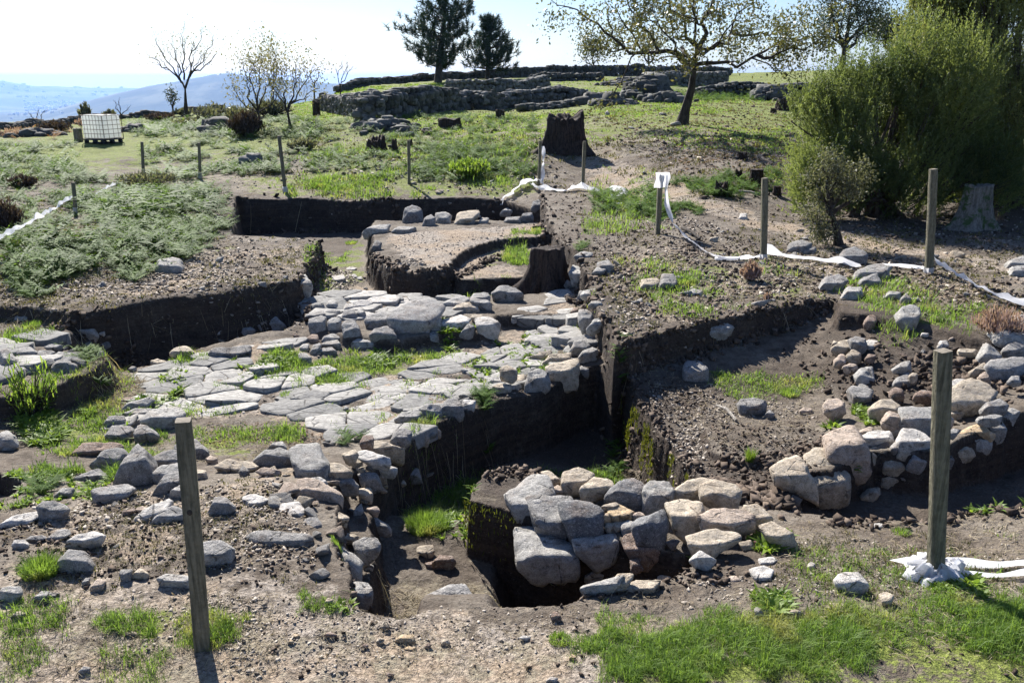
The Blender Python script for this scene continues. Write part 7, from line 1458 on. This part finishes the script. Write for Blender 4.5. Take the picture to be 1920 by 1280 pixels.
twigbush(100, 238, 38, 70, 18, 120, 'rust brown heather clump on the left crest', 4); twigbush(30, 246, 35, 90, 12, 160, 'pinkish heather strip at the far left crest', 20, 'heather', 'pink_heather', 1.6, 'heather', .3); twigbush(180, 236, 41, 80, 12, 160, 'pinkish heather behind the white tank', 21, 'heather', 'pink_heather', 1.6, 'heather', .3); twigbush(300, 226, 43, 60, 14, 120, 'russet heather patch left of the bare tree', 22, 'brownbush'); twigbush(360, 232, 39, 80, 14, 140, 'olive scrub patch below the bare tree', 23, 'heathgrey', 'crest_bush'); twigbush(205, 214, 46, 26, 18, 70, 'small green bush on the crest above the white tank', 5, 'heathgrey', 'crest_bush'); twigbush(160, 216, 46, 24, 34, 60, 'thin upright bush left of the tank on the crest', 6, 'heathgrey', 'crest_bush')
twigbush(1408, 526, None, 44, 36, 150, 'pink heather clump on the right bank below the grey post', 7, 'heather', 'pink_heather', 3, 'heather', .3); twigbush(1872, 630, None, 110, 62, 200, 'spreading pink heather at the right edge above the rough wall', 8, 'heather', 'pink_heather', 1.6, 'heather', .3); twigbush(1438, 570, None, 18, 24, 40, 'little pink heather sprig on the right bank', 9, 'heather', 'pink_heather', 2, 'heather', .3)
twigbush(345, 212, 46, 40, 14, 60, 'low scrub at the foot of the bare tree', 10, 'heathgrey', 'crest_bush'); twigbush(880, 300, 21, 90, 34, 160, 'rough green bush clump on the grass mound', 11, 'weed', 'green_bush'); twigbush(420, 222, 40, 120, 26, 160, 'olive scrub on the slope left of the birches', 12, 'heathgrey', 'crest_bush')
twigbush(505, 215, 40, 90, 30, 160, 'olive scrub under the thin birches', 13, 'heathgrey', 'crest_bush'); twigbush(60, 775, None, 120, 130, 30, 'thin leafless shrub before the left terrace', 14, 'weed', 'thin_shrub', 3)
twigbush(270, 300, 20, 120, 26, 150, 'mixed scrub in the bracken near the tank', 15, 'heathgrey', 'crest_bush'); twigbush(570, 290, 26, 60, 24, 90, 'low bush by the leaning post', 16, 'heathgrey', 'crest_bush')

# ------------------------------------------------------------------ trees
def branchy(mb, tips, P, r0, r1, g, depth, spread, nkid, lenf, upw=.25, wob=.08, n=5, start=.25, gnarl=.0):
    """a limb through points P, with side shoots; tips collects (point, direction)"""
    P = np.asarray(P, float); L = np.r_[0, np.cumsum(np.linalg.norm(P[1:] - P[:-1], axis=1))]; m = max(4, len(P) * 2 if depth else 4); s = np.linspace(0, L[-1], m); Q = np.stack([np.interp(s, L, P[:, i]) for i in range(3)], 1); Q[1:-1] += g.normal(0, wob * L[-1] / m, (m - 2, 3)); r = r0 + (r1 - r0) * (s / L[-1]) ** .8
    V, F = tube(Q, r, n if r0 > .02 else 3); mb.add(V, F)
    if depth == 0: tips.append((Q[-1], Q[-1] - Q[-2])); tips.append((Q[m // 2], Q[-1] - Q[0])); return
    for k in range(nkid):
        t = start + (1 - start) * (k + g.random()) / nkid; x = t * (m - 1); i = min(int(x), m - 2); p = Q[i] + (Q[i + 1] - Q[i]) * (x - i); d = Q[i + 1] - Q[i]; d /= np.linalg.norm(d) + 1e-9
        o = g.normal(0, 1, 3); o -= d * (o @ d); o /= np.linalg.norm(o); nd = d * (1 - spread) + o * spread + np.array([0, 0, upw]); nd /= np.linalg.norm(nd); l = L[-1] * lenf * g.uniform(.6, 1.15) * (1 - .35 * t); rk = (r0 + (r1 - r0) * t) * .55
        q = p + nd * l * .5 + g.normal(0, .06 * l, 3); e = q + (nd + np.array([0, 0, upw * .4]) + g.normal(0, .15, 3)) * l * .5; branchy(mb, tips, [p, q, e], rk, max(rk * .35, r1 * .4), g, depth - 1, spread, max(2, nkid - 1), lenf, upw, wob, n - 1 if n > 3 else 3)
    tips.append((Q[-1], Q[-1] - Q[-2]))
def leaves(mb, tips, per, size, spread, g, droop=.3, aspect=.5, tones=None):
    T = np.array([t[0] for t in tips]); k = np.repeat(np.arange(len(T)), per); n = len(k); P = T[k] + g.normal(0, spread, (n, 3)); d = g.normal(0, 1, (n, 3)); d[:, 2] -= droop * 1.5; d /= np.linalg.norm(d, axis=1)[:, None]; s = np.cross(d, g.normal(0, 1, (n, 3))); s /= np.linalg.norm(s, axis=1)[:, None]; l = size * g.uniform(.6, 1.25, n)[:, None]
    V = np.stack([P, P + d * l * .5 + s * l * aspect * .5, P + d * l, P + d * l * .5 - s * l * aspect * .5], 1).reshape(-1, 3); F = np.arange(n)[:, None] * 4 + [0, 1, 2, 3]; mb.add(V, F, np.repeat(np.clip(g.random(len(T))[k] * .5 + g.random(n) * .5, 0, 1), 4))
def tree(name, px, py, D, trunk, limbs, label, seed, rt_=.16, depth=2, nkid=6, lenf=.42, spread=.55, leafmat_=None, per=10, lsize=.08, lspread=.25, upw=.25, cat='tree', bark='bark', wob=.25, leafdroop=.3, tipr=.006):
    """trunk and limbs as pixels (px, py[, depth offset]) at distance D"""
    b = atd(px, py, D); b[2] = float(H(b[0], b[1])); g = np.random.default_rng(seed + 9); e = bpy.data.objects.new(name, None); COL.objects.link(e); e.location = tuple(b); e['label'] = label; e['category'] = cat
    W3 = lambda q: atd(q[0], q[1], D + (q[2] if len(q) > 2 else 0)) - b
    mb, tips = MB(), []; tp = np.array([np.array([0, 0, -.1])] + [W3(q) for q in trunk]); L = len(tp); Q = tp; V, F = tube(Q, np.linspace(rt_, rt_ * .35, L) * np.r_[1.35, np.ones(L - 1)], 9, .12); mb.add(V, F)
    for lb in limbs: branchy(mb, tips, [W3(q) for q in lb[1:]], rt_ * lb[0], tipr * 1.5, g, depth, spread, nkid, lenf, upw, wob)
    mb.build('trunk', [M[bark]], smooth=True, parent=e)
    if leafmat_: lm = MB(); leaves(lm, tips, per, lsize, lspread, g, leafdroop); lm.build('crown', [M[leafmat_]], parent=e)
    return e, tips
M['oakleaf'] = leafmat('autumn_oak_leaf', (.05, .07, .028), (.17, .155, .06), .38, .5, .5, 3.0); M['birchleaf'] = leafmat('thin_yellow_leaf', (.10, .115, .05), (.26, .23, .12), .4, .5, .4); M['darkleaf'] = leafmat('dark_evergreen_leaf', (.022, .034, .014), (.07, .09, .03), .25, .5, .4)
tree('oak_tree', 1278, 234, 28, [(1285, 205), (1297, 165), (1301, 130), (1308, 95)],
     [(.55, (1301, 122), (1265, 100), (1235, 96), (1190, 93), (1145, 68), (1100, 36), (1060, 14), (1028, -4)), (.42, (1300, 122), (1340, 112, -.5), (1380, 120, -1), (1430, 100, -1.2), (1490, 78, -1.2), (1555, 55, -1)), (.35, (1420, 103, -1.2), (1450, 108, -1.6), (1500, 90, -2), (1540, 72, -2)), (.6, (1308, 100), (1318, 60), (1330, 20), (1345, -30), (1350, -80)),
      (.45, (1306, 105), (1290, 60, .6), (1262, 20, 1), (1240, -30, 1.4)), (.4, (1306, 100), (1350, 70, .8), (1390, 30, 1.5), (1420, -10, 2)), (.38, (1300, 118), (1330, 90, -1.5), (1360, 62, -2.5), (1400, 40, -3)), (.35, (1235, 98), (1215, 60, -.5), (1190, 20, -1), (1180, -20, -1.2)), (.35, (1300, 120), (1270, 85, -1.5), (1240, 60, -2.4), (1205, 40, -3)), (.3, (1190, 93), (1165, 90, 1), (1130, 95, 1.6), (1100, 92, 2)), (.35, (1310, 90), (1300, 40, -1.6), (1290, 0, -2.2), (1280, -40, -2.6)), (.3, (1370, 62, .5), (1410, 66, 1), (1450, 60, 1.5), (1500, 40, 2))],
     'spreading oak with thin autumn leaves and a leaning trunk on the slope', 1, .18, 2, 7, .36, .6, 'oakleaf', 12, .115, .20, .10, tipr=.006)
def pine(px, py, D, top, rows, label, seed, rt_=.2, tl=.38, dens=1.0):
    """rows: (py, left px extent, right px extent)"""
    b = atd(px, py, D); b[2] = float(H(b[0], b[1])); g = np.random.default_rng(seed); e = bpy.data.objects.new('pine_tree', None); COL.objects.link(e); e.location = tuple(b); e['label'] = label; e['category'] = 'tree'; W3 = lambda x, y, d=0: atd(x, y, D + d) - b
    mb, cr = MB(), []; pts = [np.array([0, 0, -.1])] + [W3(*q) for q in top]; mb.tube(pts, np.linspace(rt_, .03, len(pts)), 8); T = np.array(pts); m = D / 1620
    for (py_, lx, rx) in rows:
        tz = W3(px, py_)[2]; base = np.array([np.interp(tz, T[:, 2], T[:, 0]), np.interp(tz, T[:, 2], T[:, 1]), tz]); cxp = 960 + (base[0] + b[0]) / D * 1620
        for k in range(8):
            a = 6.283 * (k + g.random() * .6) / 8; ext = (abs(rx - cxp) if math.cos(a) > 0 else abs(cxp - lx)) * m; ext = ext * g.uniform(.5, 1.12); dz = ext * g.uniform(-.08, .30); bb = base - np.array([0, 0, ext * .22]) ; tip = bb + np.array([math.cos(a) * ext, math.sin(a) * ext, dz + ext * .22]); mid = (bb + tip) / 2 - np.array([0, 0, ext * .07])
            mb.tube([bb, mid, tip], [.05, .035, .015], 4, cap=False); nb = max(2, int(ext / .5 * dens))
            for j in range(nb):
                t = (j + .7) / nb
                if t < .28: continue
                c = bb * (1 - t) ** 2 + 2 * mid * t * (1 - t) + tip * t * t
                for q in range(3): cr.append((c + g.normal(0, .16 + .10 * ext * .3, 3) * np.array([1, 1, .6]), np.array([math.cos(a) * .5, math.sin(a) * .5, 1.0]) + g.normal(0, .35, 3)))
    for k in range(6): cr.append((T[-1] - np.array([0, 0, k * .2]) + g.normal(0, .1, 3), np.array([0, 0, 1.0])))
    mb.build('trunk', [M['bark']], smooth=True, parent=e); n = len(cr); C = np.array([c[0] for c in cr]); A = np.array([c[1] for c in cr]); A /= np.linalg.norm(A, axis=1)[:, None]; K = 34; i = np.repeat(np.arange(n), K); N = n * K
    d = A[i] * g.uniform(.1, 1.1, (N, 1)) + g.normal(0, .55, (N, 3)); d /= np.linalg.norm(d, axis=1)[:, None]; s = np.cross(d, g.normal(0, 1, (N, 3))); s /= np.linalg.norm(s, axis=1)[:, None]; P0 = C[i] + A[i] * (g.random((N, 1)) - .4) * tl * .9; l = tl * g.uniform(.5, 1, (N, 1)); w = m * .62
    V = np.stack([P0 - s * w, P0 + s * w, P0 + d * l], 1).reshape(-1, 3); cm = MB(); cm.add(V, np.arange(N)[:, None] * 3 + [0, 1, 2], np.repeat(g.random(N), 3)); cm.build('crown', [M['pineleaf']], parent=e); return e
M['pineleaf'] = leafmat('pine_needle', (.010, .026, .009), (.032, .062, .018), .12, .5, .4)
pine(821, 158, 66, [(825, 110), (831, 50), (836, 0), (838, -45)], [(-35, 806, 876), (-12, 800, 884), (8, 792, 892), (26, 780, 896), (46, 748, 898), (62, 760, 892), (84, 766, 888), (104, 774, 876), (118, 782, 858)], 'tall dark pine on the crest, left of two', 2, .32, .55)
pine(914, 138, 72, [(915, 110), (916, 70), (917, 35)], [(40, 904, 932), (54, 896, 944), (68, 888, 954), (82, 880, 962), (96, 872, 976), (108, 870, 986), (120, 876, 968)], 'smaller dark pine on the crest, right of two', 3, .22, .5)
tree('bare_tree', 348, 214, 44, [(348, 190), (347, 165)], [(.6, (347, 166), (335, 150), (318, 132), (295, 118), (278, 108)), (.6, (347, 166), (352, 150), (360, 138), (385, 125), (408, 100)), (.5, (340, 155), (338, 130), (325, 100), (318, 80)), (.5, (351, 152), (356, 120), (368, 90), (378, 66)), (.5, (345, 150), (345, 115), (342, 85), (338, 62)), (.4, (335, 145), (315, 120), (300, 95), (292, 72)), (.4, (358, 140), (380, 115), (392, 95), (400, 75))], 'bare leafless tree with a vase shaped crown at left', 4, .11, 2, 6, .45, .45, 'birchleaf', 1, .10, .2, .45, tipr=.007)
tree('birch_tree', 487, 248, 33, [(486, 225), (483, 200), (478, 178)], [(.7, (485, 215), (470, 180), (460, 150), (455, 115)), (.7, (482, 200), (485, 160), (488, 130), (495, 105)), (.6, (484, 205), (500, 170), (512, 140), (520, 100)), (.5, (486, 215), (465, 200), (445, 180), (435, 150)), (.5, (480, 180), (470, 150), (475, 120), (480, 110)), (.5, (485, 210), (510, 190), (522, 165), (530, 140))], 'airy small birch behind the purple brown bush', 5, .06, 2, 6, .5, .5, 'birchleaf', 4, .10, .28, .35)
tree('birch_tree', 545, 244, 32, [(542, 225), (538, 205), (544, 190)], [(.7, (541, 215), (535, 180), (528, 150), (520, 125)), (.7, (541, 205), (552, 175), (556, 150), (552, 115)), (.6, (544, 195), (565, 170), (578, 145), (590, 130)), (.6, (543, 210), (530, 190), (515, 170), (505, 160)), (.5, (545, 195), (570, 185), (585, 170), (600, 165))], 'airy small tree with forked crooked stem beside the birch', 6, .06, 2, 6, .5, .5, 'birchleaf', 3, .10, .28, .35)
tree('birch_tree', 513, 216, 42, [(514, 195), (512, 170)], [(.7, (514, 195), (505, 160), (500, 120)), (.7, (513, 175), (520, 140), (515, 95))], 'small birch standing behind the other two', 7, .06, 2, 5, .5, .5, 'birchleaf', 6, .13, .3, .35)
tree('bare_sapling', 589, 190, 44, [(589, 170), (590, 150)], [(.7, (589, 165), (584, 140), (588, 122)), (.7, (590, 155), (597, 145), (596, 130))], 'thin dark sapling right of the small trees', 8, .05, 1, 5, .5, .5, 'birchleaf', 2, .1, .2, .35)
tree('bare_sapling', 638, 182, 48, [(638, 165), (640, 150)], [(.7, (638, 165), (634, 140), (640, 118)), (.7, (640, 155), (655, 135), (662, 125)), (.6, (640, 150), (648, 130), (650, 118))], 'pale leafless sapling left of the crest at the wall end', 9, .045, 1, 7, .6, .45, 'birchleaf', 1, .08, .2, .4)
tree('dark_sapling', 324, 212, 47, [(324, 200), (324, 190)], [(1, (324, 205), (320, 190), (322, 175)), (1, (324, 200), (328, 188), (326, 178))], 'small dark sapling left of the bare tree trunk', 10, .05, 1, 7, .5, .4, 'darkleaf', 10, .13, .15, .3)
tree('bare_sapling', 70, 236, 44, [(70, 228)], [(1, (70, 230), (60, 218), (54, 212)), (1, (70, 230), (78, 216), (84, 208)), (1, (70, 230), (70, 215), (72, 206))], 'tiny leafless bush on the left crest', 11, .03, 1, 6, .6, .5, None)
tree('bare_sapling', 228, 222, 46, [(228, 215)], [(1, (228, 216), (218, 205), (216, 192)), (1, (228, 216), (238, 206), (243, 200)), (1, (228, 216), (226, 204), (222, 190))], 'tiny leafless bush right of the tank on the crest', 12, .03, 1, 6, .6, .5, None)
tree('crest_tree', 1217, 142, 80, [(1217, 125), (1216, 108)], [(.8, (1217, 118), (1205, 95), (1200, 80)), (.8, (1217, 118), (1230, 100), (1236, 85)), (.8, (1216, 110), (1216, 90), (1218, 75))], 'small far tree seen through the oak branches', 13, .14, 2, 5, .5, .5, 'birchleaf', 8, .22, .5, .3)
tree('crest_tree', 1112, 140, 80, [(1112, 130), (1112, 118)], [(.8, (1112, 128), (1100, 110), (1098, 90)), (.8, (1112, 125), (1122, 105), (1125, 90)), (.8, (1112, 120), (1112, 100), (1112, 85))], 'small rounded far tree left of the oak', 14, .10, 2, 6, .55, .5, 'darkleaf', 8, .2, .5, .3)
tree('tall_tree', 1577, 165, 58, [(1580, 120), (1583, 95), (1584, 75)], [(.7, (1583, 90), (1570, 60), (1560, 30), (1550, -10)), (.7, (1584, 80), (1590, 50), (1598, 20), (1600, -20)), (.6, (1584, 85), (1610, 60), (1630, 30), (1645, 5)), (.6, (1582, 95), (1600, 80), (1625, 60), (1650, 50)), (.5, (1586, 70), (1605, 30), (1620, 0), (1630, -30)), (.5, (1583, 90), (1565, 75), (1550, 60), (1545, 40))], 'tall fine leaved tree rising behind the heath', 15, .26, 2, 7, .42, .5, 'darkleaf', 16, .16, .5, .35)
tree('tall_tree', 1680, 150, 62, [(1680, 100), (1680, 80)], [(.8, (1680, 110), (1655, 75), (1645, 55)), (.8, (1680, 100), (1690, 70), (1695, 50)), (.8, (1680, 100), (1670, 70), (1668, 50))], 'dark round topped tree just right of the tall fine leaved one', 16, .2, 2, 6, .5, .5, 'darkleaf', 18, .2, .5, .3)
tree('crooked_shrub', 1573, 470, 12.6, [(1570, 440), (1562, 410), (1556, 385)], [(.6, (1562, 410), (1540, 370), (1525, 340)), (.6, (1558, 390), (1565, 350), (1570, 310)), (.6, (1560, 400), (1595, 370), (1610, 340)), (.5, (1556, 385), (1550, 340), (1545, 300)), (.5, (1568, 430), (1530, 420), (1520, 405)), (.5, (1558, 390), (1580, 345), (1600, 315)), (.4, (1570, 440), (1540, 445), (1530, 440))], 'small crooked shrub with grey leaves in front of the heath', 17, .075, 2, 6, .5, .55, 'heathgrey', 12, .045, .07, .2, tipr=.003)
# tree heaths: feathery sprays over branching stems
M['heath'] = leafmat('heath_spray', (.05, .08, .032), (.27, .33, .125), .48, .55, .25); M['heathdark'] = leafmat('dark_heath_spray', (.065, .085, .036), (.31, .34, .14), .5, .6, .2); M['heathbark'] = mat_bark('heath_bark', (.04, .03, .024), (.13, .10, .08), 30, 5)
def heath(name, px, py, D, blobs, n, label, seed, mat, stems=14, L=.34, K=26, wpx=.85, tone=(.0, 1), thr=-.42):
    b = atd(px, py, D); b[2] = float(H(b[0], b[1])); g = np.random.default_rng(seed); e = bpy.data.objects.new(name, None); COL.objects.link(e); e.location = tuple(b); e['label'] = label; e['category'] = 'tree'; m = D / 1620; C, O, Rr = [], [], []
    wts = np.array([q[2] * q[3] for q in blobs], float); wts /= wts.sum()
    for q, wq in zip(blobs, wts):
        k = int(n * wq); c = atd(q[0], q[1], D + (q[4] if len(q) > 4 else 0)) - b; rx, rz = q[2] * m, q[3] * m; ry = min(rx, rz) * .9; d = g.normal(0, 1, (k, 3)); d /= np.linalg.norm(d, axis=1)[:, None]; rad = (.5 + .5 * g.random(k) ** .55) * (1 + .34 * n3f(d * 2.4 + c, seed, 2)) ; C.append(c + d * np.array([rx, ry, rz]) * rad[:, None]); O.append(d); Rr.append(rad)
    C, O, Rr = np.vstack(C), np.vstack(O), np.concatenate(Rr); keep = (C[:, 2] > -.1) & (n3(C * 1.5, seed + 5) > thr); C, O, Rr = C[keep], O[keep], Rr[keep]; A = O * .55 + np.array([0, 0, .95]) + g.normal(0, .22, C.shape); A /= np.linalg.norm(A, axis=1)[:, None]
    st = MB(); r_ = random.Random(seed)
    for k in range(stems): t = C[r_.randrange(len(C))]; p0 = np.array([r_.gauss(0, .25), r_.gauss(0, .15), 0]); st.tube([p0, p0 + (t - p0) * .35 + [0, 0, .25], p0 + (t - p0) * .7 + [0, 0, .15], t], [.055, .04, .025, .01], 6)
    ci = np.array([r_.randrange(len(C)) for _ in range(240)])
    for i in ci: p0 = C[i] * .72 + np.array([0, 0, -.1]); st.tube([p0, (p0 + C[i]) / 2 + g.normal(0, .06, 3), C[i]], [.014, .010, .006], 3, cap=False)
    st.build('trunk', [M['heathbark']], parent=e)
    i = np.repeat(np.arange(len(C)), K); N = len(i); t = g.random(N); P0 = C[i] + A[i] * (t[:, None] * L * (g.uniform(.6, 1.0, len(C)) * (1 + 1.0 * (g.random(len(C)) > .8)))[i][:, None]) ; d = A[i] * .9 + g.normal(0, .5, (N, 3)); d /= np.linalg.norm(d, axis=1)[:, None]; s = np.cross(d, g.normal(0, 1, (N, 3))); s /= np.linalg.norm(s, axis=1)[:, None]; l = (L * .20 * (1.1 - t * .6))[:, None] * g.uniform(.6, 1.2, (N, 1)); w = m * wpx
    V = np.stack([P0, P0 + d * l * .5 + s * w, P0 + d * l, P0 + d * l * .5 - s * w], 1).reshape(-1, 3); tn = tone[0] + (tone[1] - tone[0]) * np.clip(.35 + .5 * n3(C * 1.2, seed + 9)[i] + .35 * g.random(N), 0, 1); cm = MB(); cm.add(V, np.arange(N)[:, None] * 4 + [0, 1, 2, 3], np.repeat(tn, 4)); cm.build('crown', [M[mat]], parent=e); return e
heath('tree_heath', 1640, 425, 15.6, [(1570, 300, 85, 110, -.3), (1540, 370, 55, 50, -.5), (1620, 220, 90, 110), (1700, 190, 90, 120, .2), (1690, 320, 110, 100), (1780, 300, 80, 100, .4), (1530, 235, 45, 70, .2), (1610, 350, 90, 60, -.4), (1780, 200, 80, 110, -.1), (1850, 330, 70, 70, -.2)], 10500, 'bright feathery yellow green heath bush nearest the path', 31, 'heath', 26, L=.40, thr=-.22)
heath('tree_heath', 1780, 410, 17.5, [(1760, 60, 75, 120), (1730, 150, 60, 90), (1800, 150, 80, 130), (1760, -60, 70, 90), (1830, 60, 70, 130)], 6500, 'tall grey green heath with bare stems behind the bright one', 32, 'heathdark', 26, .40, tone=(.3, 1), thr=-.1)
heath('tree_heath', 1880, 425, 16.6, [(1890, 80, 90, 150), (1900, 220, 90, 120), (1830, 280, 80, 80), (1960, 150, 90, 200), (1880, 330, 90, 70), (1890, -60, 90, 100), (1980, 320, 100, 100)], 6500, 'tall dark heath filling the right picture edge', 33, 'heathdark', 22, .42, tone=(.15, 1), thr=-.05)
